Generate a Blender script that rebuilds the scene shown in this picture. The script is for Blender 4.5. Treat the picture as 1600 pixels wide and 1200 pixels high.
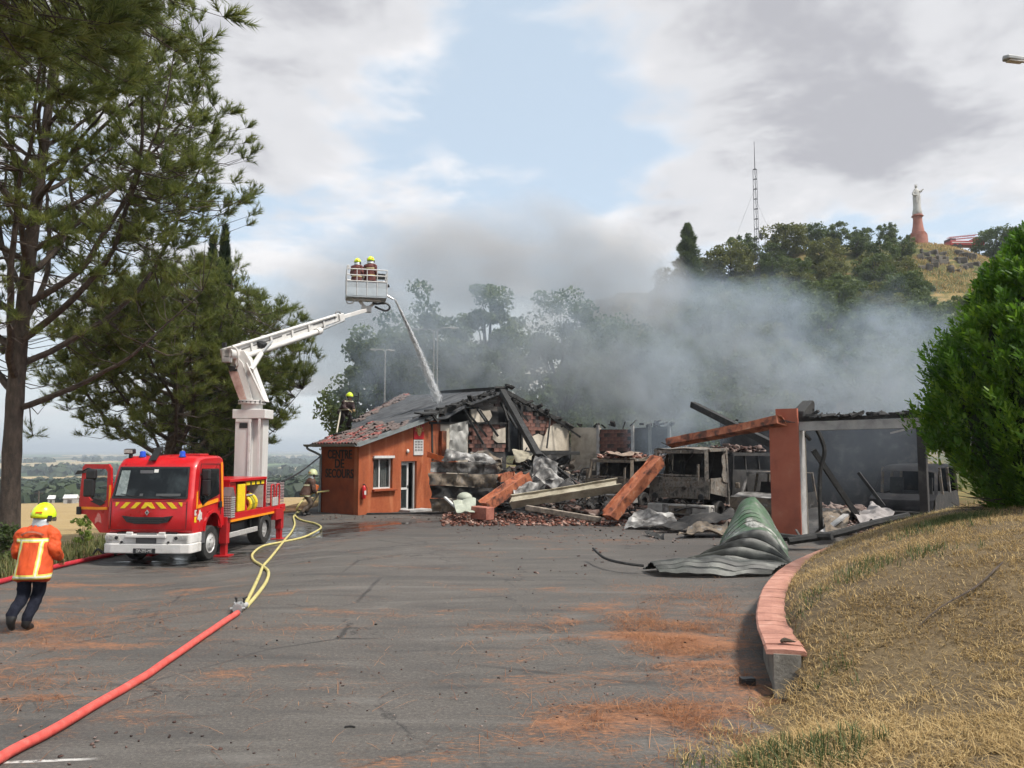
import bpy, bmesh, math, random
import numpy as np
from mathutils import Vector, Matrix, noise as mnoise

for _o in list(bpy.data.objects):
    bpy.data.objects.remove(_o)
scene = bpy.context.scene
COL = scene.collection
R = math.radians
random.seed(7)
rng = np.random.default_rng(7)

# ------------------------------------------------------------------ camera
EYE = Vector((0.0, 0.0, 2.6))
FPX = 1200.0
TILT = math.atan(103.0 / FPX)
cam_d = bpy.data.cameras.new('camera')
cam_d.sensor_width = 36.0
cam_d.lens = 36.0 * FPX / 1600.0
cam_d.clip_start = 0.1
cam_d.clip_end = 30000.0
cam = bpy.data.objects.new('camera', cam_d)
COL.objects.link(cam)
cam.location = EYE
cam.rotation_euler = (math.pi / 2 + TILT, 0, 0)
scene.camera = cam

# ------------------------------------------------------------------ world, sun, exposure
SUN_EL, SUN_AZ = 57.0, 116.0          # azimuth: degrees from +Y towards +X
world = bpy.data.worlds.new('World')
scene.world = world
world.use_nodes = True
wn, wl = world.node_tree.nodes, world.node_tree.links
wn.clear()


def wnode(t, **kw):
    n = wn.new(t)
    for k, v in kw.items():
        setattr(n, k, v)
    return n


def wmath(op, a, b=None, c=None):
    n = wn.new('ShaderNodeMath')
    n.operation = op
    for i, v in enumerate((a, b, c)):
        if v is None:
            continue
        if isinstance(v, (int, float)):
            n.inputs[i].default_value = v
        else:
            wl.new(v, n.inputs[i])
    return n.outputs[0]


sky = wnode('ShaderNodeTexSky', sky_type='NISHITA', sun_disc=False)
sky.sun_elevation = R(SUN_EL)
sky.sun_rotation = R(SUN_AZ)
sky.altitude = 250
sky.air_density = 1.0
sky.dust_density = 2.2
sky.ozone_density = 1.0
tc = wnode('ShaderNodeTexCoord')
sep = wnode('ShaderNodeSeparateXYZ')
wl.new(tc.outputs['Generated'], sep.inputs[0])
dz = wmath('ADD', wmath('MAXIMUM', sep.outputs[2], 0.0), 0.14)
cx = wmath('DIVIDE', sep.outputs[0], dz)
cy = wmath('DIVIDE', sep.outputs[1], dz)
comb = wnode('ShaderNodeCombineXYZ')
wl.new(cx, comb.inputs[0])
wl.new(cy, comb.inputs[1])


def wnoise(scale, detail, rough, off, dist=0.0):
    mp = wnode('ShaderNodeMapping')
    mp.inputs['Location'].default_value = off
    wl.new(comb.outputs[0], mp.inputs[0])
    n = wnode('ShaderNodeTexNoise')
    n.inputs['Scale'].default_value = scale
    n.inputs['Detail'].default_value = detail
    n.inputs['Roughness'].default_value = rough
    n.inputs['Distortion'].default_value = dist
    wl.new(mp.outputs[0], n.inputs['Vector'])
    return n.outputs[0]


def wramp(fac, stops, smooth=True):
    r = wnode('ShaderNodeValToRGB')
    if smooth:
        r.color_ramp.interpolation = 'EASE'
    e = r.color_ramp.elements
    while len(e) < len(stops):
        e.new(0.5)
    for el, (p, c) in zip(e, stops):
        el.position = p
        el.color = (c, c, c, 1) if isinstance(c, (int, float)) else (*c, 1)
    wl.new(fac, r.inputs[0])
    return r.outputs[0]


def wmix(fac, a, b, t='MIX'):
    m = wnode('ShaderNodeMix', data_type='RGBA', blend_type=t)
    for s, v in ((m.inputs[0], fac), (m.inputs[6], a), (m.inputs[7], b)):
        if isinstance(v, (int, float)):
            s.default_value = v if s.type == 'VALUE' else (v, v, v, 1)
        elif isinstance(v, tuple):
            s.default_value = (*v, 1)
        else:
            wl.new(v, s)
    return m.outputs[2]


# broad cloud banks (centre direction as a picture-plane point on the cloud layer, radius) plus billowing noise
def cdir(px, py):
    u, v = (px - 800) / FPX, (600 - py) / FPX
    d = Vector((u, math.cos(TILT) - v * math.sin(TILT), math.sin(TILT) + v * math.cos(TILT))).normalized()
    k = max(d.z, 0) + 0.14
    return d.x / k, d.y / k


def wblob(px, py, rx, ry, amp):
    bx, by = cdir(px, py)
    a = wmath('DIVIDE', wmath('SUBTRACT', cx, bx), rx)
    b = wmath('DIVIDE', wmath('SUBTRACT', cy, by), ry)
    d2 = wmath('ADD', wmath('MULTIPLY', a, a), wmath('MULTIPLY', b, b))
    return wmath('MULTIPLY', wmath('EXPONENT', wmath('MULTIPLY', d2, -1.0)), amp)


big = wnoise(0.95, 5.0, 0.56, (3.1, 0.4, 0), 0.25)
fine = wnoise(2.6, 5.0, 0.58, (1.2, 5.3, 1.0), 0.2)
cover = wmath('ADD', wmath('MULTIPLY', big, 0.52), wmath('MULTIPLY', fine, 0.48))
for bl in ((470, 90, 0.40, 0.34, 0.12), (1220, 60, 0.62, 0.30, 0.13), (1500, 230, 0.62, 0.50, 0.10), (1270, 270, 0.5, 0.45, 0.08),
           (350, 260, 0.55, 0.5, 0.06), (830, 110, 0.20, 0.45, -0.11), (840, 280, 0.5, 0.45, -0.08)):
    cover = wmath('ADD', cover, wblob(*bl))
mask = wramp(cover, [(0.455, 0.0), (0.57, 1.0)])
shade_n = wnoise(2.0, 5.0, 0.6, (0.3, 2.2, 4.0), 0.3)
shade_c = wmath('ADD', wmath('MULTIPLY', shade_n, 0.55), wmath('MULTIPLY', cover, 0.62))
for bl in ((420, 100, 0.22, 0.22, 0.06), (1180, 40, 0.40, 0.20, 0.06), (1240, 270, 0.30, 0.35, 0.04)):
    shade_c = wmath('ADD', shade_c, wblob(*bl))
CK = 6.5
shade = wramp(shade_c, [(0.53, (0.82 * CK, 0.80 * CK, 0.80 * CK)), (0.66, (0.62 * CK, 0.615 * CK, 0.63 * CK)), (0.78, (0.40 * CK, 0.395 * CK, 0.42 * CK))])
base_sky = wmix(0.62, sky.outputs[0], (0.60 * CK, 0.69 * CK, 0.75 * CK))
clouded = wmix(wmath('MULTIPLY', mask, 0.93), base_sky, shade)
# thin white veil low down
veil = wramp(sep.outputs[2], [(0.0, 0.72), (0.30, 0.0)])
clouded = wmix(veil, clouded, (0.62 * CK, 0.65 * CK, 0.67 * CK))
bg = wnode('ShaderNodeBackground')
bg.inputs['Strength'].default_value = 0.10
wl.new(clouded, bg.inputs[0])
wo = wnode('ShaderNodeOutputWorld')
wl.new(bg.outputs[0], wo.inputs[0])
world.cycles.sampling_method = 'MANUAL'
world.cycles.sample_map_resolution = 512

sun_d = bpy.data.lights.new('sun', 'SUN')
sun_d.energy = 2.7
sun_d.angle = R(11.0)
sun_d.color = (1.0, 0.95, 0.87)
sun = bpy.data.objects.new('sun', sun_d)
COL.objects.link(sun)
_sd = Vector((math.sin(R(SUN_AZ)) * math.cos(R(SUN_EL)), math.cos(R(SUN_AZ)) * math.cos(R(SUN_EL)), math.sin(R(SUN_EL))))
sun.rotation_euler = _sd.to_track_quat('Z', 'Y').to_euler()
sun.location = (30, 30, 60)

vs = scene.view_settings
vs.view_transform = 'Standard'
vs.look = 'None'
vs.exposure = 1.0
vs.gamma = 1.0
vs.use_curve_mapping = False
cy_ = scene.cycles
cy_.use_denoising = True
cy_.max_bounces = 5
cy_.diffuse_bounces = 2
cy_.glossy_bounces = 2
cy_.transmission_bounces = 4
cy_.transparent_max_bounces = 12
cy_.volume_bounces = 0
cy_.volume_step_rate = 1.5
cy_.volume_max_steps = 256
cy_.sample_clamp_indirect = 6.0
cy_.caustics_reflective = False
cy_.caustics_refractive = False
cy_.use_adaptive_sampling = True
cy_.adaptive_threshold = 0.03


# ------------------------------------------------------------------ helpers
def ray(px, py):
    u, v = (px - 800) / FPX, (600 - py) / FPX
    return Vector((u, math.cos(TILT) - v * math.sin(TILT), math.sin(TILT) + v * math.cos(TILT)))


def P(px, py, Y):
    d = ray(px, py)
    return EYE + d * (Y / d.y)


def PZ(px, py, z):
    d = ray(px, py)
    return EYE + d * ((z - EYE.z) / d.z)


def sstep(a, b, x):
    t = min(1.0, max(0.0, (x - a) / (b - a)))
    return t * t * (3 - 2 * t)


def G(x, y):
    """height of the forecourt"""
    z = 0.9 * min(1.0, max(0.0, (9.0 - y) / 9.0)) ** 2
    z -= 0.28 * sstep(-3.5, -8.0, x) * sstep(8.0, 15.0, y) * (1 - sstep(26.0, 31.5, y))
    return z


def PGd(px, py):
    z = 0.0
    for _ in range(12):
        p = PZ(px, py, z)
        z = G(p.x, p.y)
    p.z = z
    return p


def link(o, parent=None):
    COL.objects.link(o)
    if parent is not None:
        o.parent = parent
    return o


def thing(name, label, cat, loc=(0, 0, 0), rz=0.0, group=None):
    o = bpy.data.objects.new(name, None)
    o.empty_display_size = 0.2
    COL.objects.link(o)
    o.location = loc
    o.rotation_euler = (0, 0, rz)
    o['label'] = label
    o['category'] = cat
    if group:
        o['group'] = group
    return o


def tag(o, label=None, cat=None, group=None, kind=None):
    if label:
        o['label'] = label
    if cat:
        o['category'] = cat
    if group:
        o['group'] = group
    if kind:
        o['kind'] = kind
    return o


def copy_tree(o, parent=None):
    c = o.copy()
    COL.objects.link(c)
    if parent is not None:
        c.parent = parent
    for ch in list(o.children):
        copy_tree(ch, c)
    return c


class MB:
    """collects shapes into one mesh"""

    def __init__(s):
        s.v, s.f, s.m = [], [], []

    def add(s, vs_, fs_, mi=0, M=None):
        n = len(s.v)
        if M is not None:
            vs_ = [M @ Vector(p) for p in vs_]
        s.v += [tuple(p) for p in vs_]
        for f in fs_:
            s.f.append(tuple(i + n for i in f))
            s.m.append(mi)
        return s

    def box(s, c, d, mi=0, rot=None, M=None, taper=1.0):
        hx, hy, hz = d[0] / 2, d[1] / 2, d[2] / 2
        pts = []
        for z in (-1, 1):
            k = taper if z > 0 else 1.0
            for x, y in ((-1, -1), (1, -1), (1, 1), (-1, 1)):
                pts.append(Vector((x * hx * k, y * hy * k, z * hz)))
        if rot is not None:
            E = Matrix.Rotation(rot[2], 3, 'Z') @ Matrix.Rotation(rot[1], 3, 'Y') @ Matrix.Rotation(rot[0], 3, 'X')
            pts = [E @ p for p in pts]
        pts = [p + Vector(c) for p in pts]
        return s.add(pts, [(0, 3, 2, 1), (4, 5, 6, 7), (0, 1, 5, 4), (1, 2, 6, 5), (2, 3, 7, 6), (3, 0, 4, 7)], mi, M)

    def bar(s, a, b, w, h, mi=0, up=(0, 0, 1)):
        """box beam from a to b"""
        a, b = Vector(a), Vector(b)
        d = (b - a).normalized()
        upv = Vector(up)
        if abs(d.dot(upv)) > 0.98:
            upv = Vector((1, 0, 0))
        r = d.cross(upv).normalized()
        u = r.cross(d).normalized()
        pts = []
        for p in (a, b):
            for i, j in ((-1, -1), (1, -1), (1, 1), (-1, 1)):
                pts.append(p + r * (i * w / 2) + u * (j * h / 2))
        return s.add(pts, [(0, 1, 2, 3), (7, 6, 5, 4), (0, 4, 5, 1), (1, 5, 6, 2), (2, 6, 7, 3), (3, 7, 4, 0)], mi)

    def tube(s, pts, rad, n=8, mi=0, caps=True):
        pts = [Vector(p) for p in pts]
        if not isinstance(rad, (list, tuple)):
            rad = [rad] * len(pts)
        rings = []
        prev = None
        for i, p in enumerate(pts):
            a = pts[max(0, i - 1)]
            b = pts[min(len(pts) - 1, i + 1)]
            d = (b - a)
            if d.length < 1e-9:
                d = Vector((0, 0, 1))
            d.normalize()
            if prev is None:
                r = d.cross(Vector((0, 0, 1)))
                if r.length < 0.05:
                    r = d.cross(Vector((1, 0, 0)))
            else:
                r = prev - d * prev.dot(d)
                if r.length < 1e-6:
                    r = d.cross(Vector((1, 0, 0)))
            r.normalize()
            prev = r
            u = d.cross(r)
            rings.append([p + (r * math.cos(2 * math.pi * k / n) + u * math.sin(2 * math.pi * k / n)) * rad[i] for k in range(n)])
        vs_, fs_ = [], []
        for rg in rings:
            vs_ += rg
        for i in range(len(rings) - 1):
            for k in range(n):
                k2 = (k + 1) % n
                fs_.append((i * n + k, i * n + k2, (i + 1) * n + k2, (i + 1) * n + k))
        if caps:
            fs_.append(tuple(range(n))[::-1])
            fs_.append(tuple((len(rings) - 1) * n + k for k in range(n)))
        return s.add(vs_, fs_, mi)

    def prism(s, poly, h, axis='z', off=0.0, mi=0, M=None):
        """extrude a 2-D polygon; axis z: (x,y)+z, y: (x,z)+y, x: (y,z)+x"""
        n = len(poly)
        vs_ = []
        for k in (off, off + h):
            for a, b in poly:
                vs_.append({'z': (a, b, k), 'y': (a, k, b), 'x': (k, a, b)}[axis])
        fs_ = [tuple(range(n))[::-1], tuple(range(n, 2 * n))]
        for i in range(n):
            j = (i + 1) % n
            fs_.append((i, j, n + j, n + i))
        return s.add(vs_, fs_, mi, M)

    def ball(s, c, r, nu=10, nv=7, mi=0, M=None, top=math.pi):
        c = Vector(c)
        if not isinstance(r, (tuple, list)):
            r = (r, r, r)
        vs_, fs_ = [], []
        for j in range(nv + 1):
            t = top * j / nv
            for i in range(nu):
                a = 2 * math.pi * i / nu
                vs_.append(c + Vector((r[0] * math.sin(t) * math.cos(a), r[1] * math.sin(t) * math.sin(a), r[2] * math.cos(t))))
        for j in range(nv):
            for i in range(nu):
                i2 = (i + 1) % nu
                fs_.append((j * nu + i, (j + 1) * nu + i, (j + 1) * nu + i2, j * nu + i2))
        return s.add(vs_, fs_, mi, M)

    def lathe(s, prof, n=16, mi=0, M=None, c=(0, 0, 0)):
        vs_, fs_ = [], []
        for r, z in prof:
            for i in range(n):
                a = 2 * math.pi * i / n
                vs_.append(Vector((r * math.cos(a), r * math.sin(a), z)) + Vector(c))
        for j in range(len(prof) - 1):
            for i in range(n):
                i2 = (i + 1) % n
                fs_.append((j * n + i, j * n + i2, (j + 1) * n + i2, (j + 1) * n + i))
        fs_.append(tuple(range(n))[::-1])
        fs_.append(tuple((len(prof) - 1) * n + i for i in range(n)))
        return s.add(vs_, fs_, mi, M)

    def build(s, name, mats, parent=None, smooth=False, bevel=0.0, loc=None):
        me = bpy.data.meshes.new(name)
        me.from_pydata(s.v, [], s.f)
        if not isinstance(mats, (list, tuple)):
            mats = [mats]
        for m in mats:
            me.materials.append(m)
        if len(mats) > 1:
            me.polygons.foreach_set('material_index', s.m)
        bm = bmesh.new()
        bm.from_mesh(me)
        bmesh.ops.recalc_face_normals(bm, faces=bm.faces)
        bm.to_mesh(me)
        bm.free()
        if smooth:
            me.polygons.foreach_set('use_smooth', [True] * len(me.polygons))
            if smooth != 'full':
                me.set_sharp_from_angle(angle=R(38))
        o = bpy.data.objects.new(name, me)
        if loc is not None:
            o.location = loc
        link(o, parent)
        if bevel:
            b = o.modifiers.new('bevel', 'BEVEL')
            b.width = bevel
            b.segments = 2
            b.limit_method = 'ANGLE'
            b.angle_limit = R(40)
            b.harden_normals = False
        return o


def np_mesh(name, V, F, mats, parent=None, smooth=False, rnd=None):
    """fast mesh from arrays; F is (m,k). rnd: a value per face stored as attribute 'rnd'"""
    me = bpy.data.meshes.new(name)
    V = np.asarray(V, np.float32)
    F = np.asarray(F, np.int32)
    m, k = F.shape
    me.vertices.add(len(V))
    me.vertices.foreach_set('co', V.ravel())
    me.loops.add(m * k)
    me.loops.foreach_set('vertex_index', F.ravel())
    me.polygons.add(m)
    me.polygons.foreach_set('loop_start', np.arange(0, m * k, k, dtype=np.int32))
    if smooth:
        me.polygons.foreach_set('use_smooth', np.ones(m, bool))
    me.update(calc_edges=True)
    if rnd is not None:
        at = me.attributes.new('rnd', 'FLOAT', 'FACE')
        at.data.foreach_set('value', np.asarray(rnd, np.float32))
    for mm in (mats if isinstance(mats, (list, tuple)) else [mats]):
        me.materials.append(mm)
    o = bpy.data.objects.new(name, me)
    link(o, parent)
    return o


def catmull(pts, n=8):
    pts = [Vector(p) for p in pts]
    out = []
    for i in range(len(pts) - 1):
        p0, p1, p2, p3 = pts[max(0, i - 1)], pts[i], pts[i + 1], pts[min(len(pts) - 1, i + 2)]
        for k in range(n):
            t = k / n
            out.append(0.5 * ((2 * p1) + (p2 - p0) * t + (2 * p0 - 5 * p1 + 4 * p2 - p3) * t * t + (3 * p1 - p0 - 3 * p2 + p3) * t ** 3))
    out.append(pts[-1])
    return out


def text_mesh(name, body, size, mat, parent, M, extrude=0.006, bold=False, sx=1.0):
    cu = bpy.data.curves.new(name, 'FONT')
    cu.body = body
    cu.size = size
    cu.align_x = 'CENTER'
    cu.align_y = 'CENTER'
    cu.extrude = extrude
    if bold:
        cu.offset = size * 0.022
    tmp = bpy.data.objects.new(name + '_tmp', cu)
    COL.objects.link(tmp)
    dg = bpy.context.evaluated_depsgraph_get()
    me = bpy.data.meshes.new_from_object(tmp.evaluated_get(dg))
    bpy.data.objects.remove(tmp)
    me.transform(M @ Matrix.Diagonal((sx, 1, 1, 1)))
    me.materials.clear()
    me.materials.append(mat)
    o = bpy.data.objects.new(name, me)
    link(o, parent)
    return o


# ------------------------------------------------------------------ materials
MATS = {}


def nt(name):
    m = bpy.data.materials.new(name)
    m.use_nodes = True
    n, l = m.node_tree.nodes, m.node_tree.links
    b = n['Principled BSDF']
    return m, n, l, b


def _noise(n, l, co, scale, detail=6, rough=0.6, dist=0.0, vs_=(1, 1, 1)):
    mp = n.new('ShaderNodeMapping')
    mp.inputs['Scale'].default_value = vs_
    l.new(co, mp.inputs[0])
    t = n.new('ShaderNodeTexNoise')
    t.inputs['Scale'].default_value = scale
    t.inputs['Detail'].default_value = detail
    t.inputs['Roughness'].default_value = rough
    t.inputs['Distortion'].default_value = dist
    l.new(mp.outputs[0], t.inputs['Vector'])
    return t.outputs[0]


def _ramp(n, l, fac, stops, interp='LINEAR'):
    r = n.new('ShaderNodeValToRGB')
    r.color_ramp.interpolation = interp
    e = r.color_ramp.elements
    while len(e) < len(stops):
        e.new(0.5)
    for el, (p, c) in zip(e, stops):
        el.position = p
        el.color = (c, c, c, 1) if isinstance(c, (int, float)) else (*c, 1)
    l.new(fac, r.inputs[0])
    return r.outputs[0]


def _mix(n, l, fac, a, b, t='MIX'):
    m = n.new('ShaderNodeMix')
    m.data_type = 'RGBA'
    m.blend_type = t
    for s, v in ((m.inputs[0], fac), (m.inputs[6], a), (m.inputs[7], b)):
        if isinstance(v, (int, float)):
            s.default_value = v if s.type == 'VALUE' else (v, v, v, 1)
        elif isinstance(v, tuple):
            s.default_value = (*v, 1)
        else:
            l.new(v, s)
    return m.outputs[2]


def _mathn(n, l, op, *a):
    m = n.new('ShaderNodeMath')
    m.operation = op
    for i, v in enumerate(a):
        if isinstance(v, (int, float)):
            m.inputs[i].default_value = v
        else:
            l.new(v, m.inputs[i])
    return m.outputs[0]


def mat(name, stops, scale=4.0, rough=0.7, metal=0.0, bump=0.0, bscale=30.0, detail=7, vs_=(1, 1, 1), coat=0.0, rvar=0.0, coord='Object', dist=0.3, spec=0.5):
    if name in MATS:
        return MATS[name]
    m, n, l, b = nt(name)
    t = n.new('ShaderNodeTexCoord')
    co = t.outputs[coord]
    if isinstance(stops[0], (int, float)):
        k = 0.82
        stops = [(0.3, tuple(c * k for c in stops)), (0.7, stops)]
    f = _noise(n, l, co, scale, detail, 0.62, dist, vs_)
    l.new(_ramp(n, l, f, stops), b.inputs['Base Color'])
    b.inputs['Roughness'].default_value = rough
    b.inputs['Metallic'].default_value = metal
    b.inputs['Coat Weight'].default_value = coat
    b.inputs['Specular IOR Level'].default_value = spec
    if rvar:
        l.new(_ramp(n, l, f, [(0.3, max(0.02, rough - rvar)), (0.7, min(1, rough + rvar))]), b.inputs['Roughness'])
    if bump:
        bn = n.new('ShaderNodeBump')
        bn.inputs['Strength'].default_value = bump
        bn.inputs['Distance'].default_value = 0.02
        l.new(_noise(n, l, co, bscale, 5, 0.6), bn.inputs['Height'])
        l.new(bn.outputs[0], b.inputs['Normal'])
    MATS[name] = m
    return m


def leaf_mat(name, c0, c1, c2, nscale=0.5, trans=0.35, rough=0.55):
    """foliage: colour from a per-leaf random value and slow noise, some light through the leaf"""
    if name in MATS:
        return MATS[name]
    m, n, l, b = nt(name)
    at = n.new('ShaderNodeAttribute')
    at.attribute_name = 'rnd'
    t = n.new('ShaderNodeTexCoord')
    f = _noise(n, l, t.outputs['Object'], nscale, 3, 0.5)
    mixv = _mathn(n, l, 'ADD', _mathn(n, l, 'MULTIPLY', at.outputs['Fac'], 0.55), _mathn(n, l, 'MULTIPLY', f, 0.45))
    c = _ramp(n, l, mixv, [(0.2, c0), (0.5, c1), (0.82, c2)])
    l.new(c, b.inputs['Base Color'])
    b.inputs['Roughness'].default_value = rough
    b.inputs['Specular IOR Level'].default_value = 0.3
    tr = n.new('ShaderNodeBsdfTranslucent')
    l.new(c, tr.inputs['Color'])
    ms = n.new('ShaderNodeMixShader')
    ms.inputs[0].default_value = trans
    l.new(b.outputs[0], ms.inputs[1])
    l.new(tr.outputs[0], ms.inputs[2])
    l.new(ms.outputs[0], n['Material Output'].inputs[0])
    MATS[name] = m
    return m


def glass_mat(name, tint=(0.02, 0.025, 0.03), alpha=0.8, rough=0.05):
    """window glass: a glossy pane that lets some of what is behind through"""
    if name in MATS:
        return MATS[name]
    m, n, l, b = nt(name)
    b.inputs['Base Color'].default_value = (*tint, 1)
    b.inputs['Roughness'].default_value = rough
    b.inputs['Specular IOR Level'].default_value = 0.7
    b.inputs['Alpha'].default_value = alpha
    MATS[name] = m
    return m


RED = mat('truck_red', [(0.26, (0.27, 0.022, 0.020)), (0.40, (0.45, 0.008, 0.012)), (0.55, (0.52, 0.007, 0.011)), (0.72, (0.55, 0.030, 0.03))], 2.2, 0.36, coat=0.2, rvar=0.14, bump=0.04, bscale=4)
RED_D = mat('truck_red_dull', [(0.3, (0.36, 0.010, 0.014)), (0.7, (0.44, 0.016, 0.02))], 6.0, 0.45, bump=0.05)
WHITE = mat('white_paint', [(0.25, (0.42, 0.39, 0.35)), (0.42, (0.62, 0.605, 0.58)), (0.7, (0.72, 0.70, 0.675))], 4.0, 0.42, bump=0.03)
MASTW = mat('mast_white', [(0.25, (0.46, 0.445, 0.425)), (0.5, (0.60, 0.585, 0.56)), (0.8, (0.68, 0.665, 0.64))], 1.6, 0.5, vs_=(1, 1, 0.25))
YELLOW = mat('yellow_paint', [(0.3, (0.72, 0.50, 0.01)), (0.7, (0.82, 0.60, 0.015))], 5.0, 0.5)
ORANGE_ST = mat('orange_stripe', [(0.3, (0.80, 0.26, 0.008)), (0.7, (0.90, 0.33, 0.012))], 5.0, 0.45)
BLACK = mat('black_plastic', [(0.3, (0.010, 0.010, 0.011)), (0.7, (0.022, 0.022, 0.023))], 8.0, 0.5)
RUBBER = mat('tyre_rubber', [(0.3, (0.012, 0.012, 0.012)), (0.7, (0.035, 0.033, 0.03))], 12.0, 0.8, bump=0.2)
STEEL = mat('brushed_steel', [(0.3, (0.42, 0.42, 0.42)), (0.7, (0.56, 0.56, 0.55))], 10.0, 0.4, metal=0.7, bump=0.05)
ALU = mat('aluminium', [(0.3, (0.46, 0.45, 0.44)), (0.7, (0.64, 0.63, 0.61))], 9.0, 0.45, metal=0.35)
GREYP = mat('grey_paint', [(0.3, (0.40, 0.45, 0.49)), (0.7, (0.50, 0.56, 0.60))], 6.0, 0.5)
GLASS = glass_mat('cab_glass', (0.012, 0.015, 0.018), 0.86)
GLASS_T = glass_mat('thin_glass', (0.10, 0.13, 0.14), 0.30)
GLASS_W = glass_mat('window_glass', (0.05, 0.06, 0.06), 0.35, 0.06)
BLUE_L = glass_mat('beacon_blue', (0.01, 0.07, 0.55), 0.95, 0.15)
BARK = mat('pine_bark', [(0.3, (0.030, 0.023, 0.018)), (0.55, (0.075, 0.055, 0.042)), (0.75, (0.12, 0.092, 0.072))], 9.0, 0.9, bump=1.0, bscale=16, vs_=(1, 1, 0.35))
CHAR = mat('charred_wood', [(0.3, (0.008, 0.008, 0.008)), (0.6, (0.028, 0.027, 0.026)), (0.8, (0.10, 0.095, 0.09))], 5.0, 0.85, bump=0.6, bscale=25)
BURNT = mat('burnt_steel', [(0.26, (0.022, 0.020, 0.018)), (0.41, (0.095, 0.078, 0.062)), (0.50, (0.20, 0.155, 0.11)), (0.60, (0.12, 0.11, 0.10)), (0.72, (0.46, 0.43, 0.39))], 3.4, 0.75, metal=0.15, bump=0.5, bscale=18)
BURNT_D = mat('soot_steel', [(0.3, (0.008, 0.008, 0.009)), (0.6, (0.035, 0.032, 0.03)), (0.82, (0.14, 0.12, 0.10))], 3.5, 0.8, bump=0.5, bscale=18)
ASHW = mat('ash_sheet', [(0.30, (0.018, 0.017, 0.016)), (0.43, (0.085, 0.08, 0.075)), (0.54, (0.20, 0.19, 0.18)), (0.70, (0.46, 0.45, 0.43))], 2.6, 0.6, metal=0.15, bump=0.4, bscale=12)
# ------------------------------------------------------------------ the land: one sheet to the horizon
WALL_ARC = catmull([(2.48, 7.2, 0), (2.80, 8.5, 0), (3.23, 10.2, 0), (4.1, 12.5, 0), (5.25, 14.7, 0), (6.95, 17.1, 0), (8.6, 18.9, 0), (10.4, 20.1, 0), (12.6, 20.9, 0)], 6)
BANK_EDGE = [Vector(p) for p in ((0.7, -6, 0), (0.9, 1, 0), (1.15, 4.2, 0), (1.45, 5.7, 0), (1.75, 6.6, 0))] + WALL_ARC + [Vector((18, 21.5, 0)), Vector((40, 22, 0))]


def bank_dist(x, y):
    """signed distance to the bank's foot, positive on the bank's side"""
    best, sgn = 1e9, 1
    for a, b in zip(BANK_EDGE[:-1], BANK_EDGE[1:]):
        ex, ey = b.x - a.x, b.y - a.y
        t = max(0, min(1, ((x - a.x) * ex + (y - a.y) * ey) / (ex * ex + ey * ey)))
        dx, dy = x - a.x - ex * t, y - a.y - ey * t
        d = dx * dx + dy * dy
        if d < best:
            best = d
            sgn = 1 if (ex * dy - ey * dx) < 0 else -1
    return sgn * math.sqrt(best)


def bank_z(x, y, d):
    base = 0.9 * min(1.0, max(0.0, (9.0 - y) / 9.0)) ** 2
    lip = 0.40 * sstep(7.6, 9.2, y)
    k = max(0.0, d)
    z = base + lip * sstep(-0.1, 0.5, d) + 1.72 * (1 - math.exp(-k / 2.8)) * (0.55 + 0.45 * sstep(5, 11, y))
    z += 0.05 * mnoise.noise(Vector((x * 0.8, y * 0.8, 0.3))) * min(1, k)
    return z


def hill_z(x, y):
    """the wooded hill on the right: crest about 40 m up, 140 m away"""
    crest = 33.5 + 10.0 * sstep(18, 75, x) - 6.0 * sstep(79, 101, x)
    side = sstep(6, 26, x + 0.10 * (y - 100))
    rise = sstep(45, 112, y) * 0.56 + sstep(112, 150, y) * 0.44
    z = crest * rise * side
    z += 1.6 * mnoise.noise(Vector((x * 0.045, y * 0.045, 2.0))) * side * sstep(55, 75, y)
    return z


def land_z(x, y):
    r = math.hypot(x, y)
    az = math.degrees(math.atan2(x, y)) if r > 0.01 else 0.0
    # valley to the left and beyond
    v = -0.36 - 0.053 * max(0.0, r - 22)
    if r > 330:
        v = -16.7 - 13.0 * sstep(330, 900, r)
        v += 17.0 * sstep(1800, 6500, r) * (0.45 + 0.8 * mnoise.noise(Vector((x * 0.00045, y * 0.00045, 5.0))))
        v += 6.0 * sstep(500, 1500, r) * mnoise.noise(Vector((x * 0.0016, y * 0.0016, 1.0)))
    else:
        v += 0.5 * mnoise.noise(Vector((x * 0.02, y * 0.02, 7.0))) * sstep(30, 60, r)
    # plateau where the station stands, ending at the forecourt's left edge
    edge = -11.4 - 1.4 * sstep(20, 10, y) + 2.2 * sstep(27, 34, y) - 2.5 * sstep(42, 60, y)
    w = sstep(edge - 5.5, edge - 1.2, x)
    if y < 0:
        w = max(w, sstep(-30, -10, x) * 1.0)
    far = 1 - sstep(140, 420, r) * sstep(28, 12, az if az < 180 else 0)
    plate = G(x, y) - 0.06
    return v * (1 - w * far) + (plate + hill_z(x, y)) * w * far


azs = np.concatenate([np.arange(-46, 46, 0.7), np.arange(46, 314, 6.0)])
rads = [1.5]
while rads[-1] < 14000:
    r_ = rads[-1]
    rads.append(r_ + max(0.8, r_ * 0.035))
V, F = [(0, 0, land_z(0, 0))], []
na = len(azs)
for r_ in rads:
    for a in azs:
        x, y = r_ * math.sin(R(a)), r_ * math.cos(R(a))
        z = land_z(x, y)
        if r_ < 30:
            d = bank_dist(x, y)
            if d > -0.3:
                z = min(z, 5)
                if d > 0.2:
                    z = max(z, bank_z(x, y, d) - 0.35)
        V.append((x, y, z))
tri = [(0, 1 + (i + 1) % na, 1 + i) for i in range(na)]
for j in range(len(rads) - 1):
    for i in range(na):
        i2 = (i + 1) % na
        F.append((1 + j * na + i, 1 + j * na + i2, 1 + (j + 1) * na + i2, 1 + (j + 1) * na + i))

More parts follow.
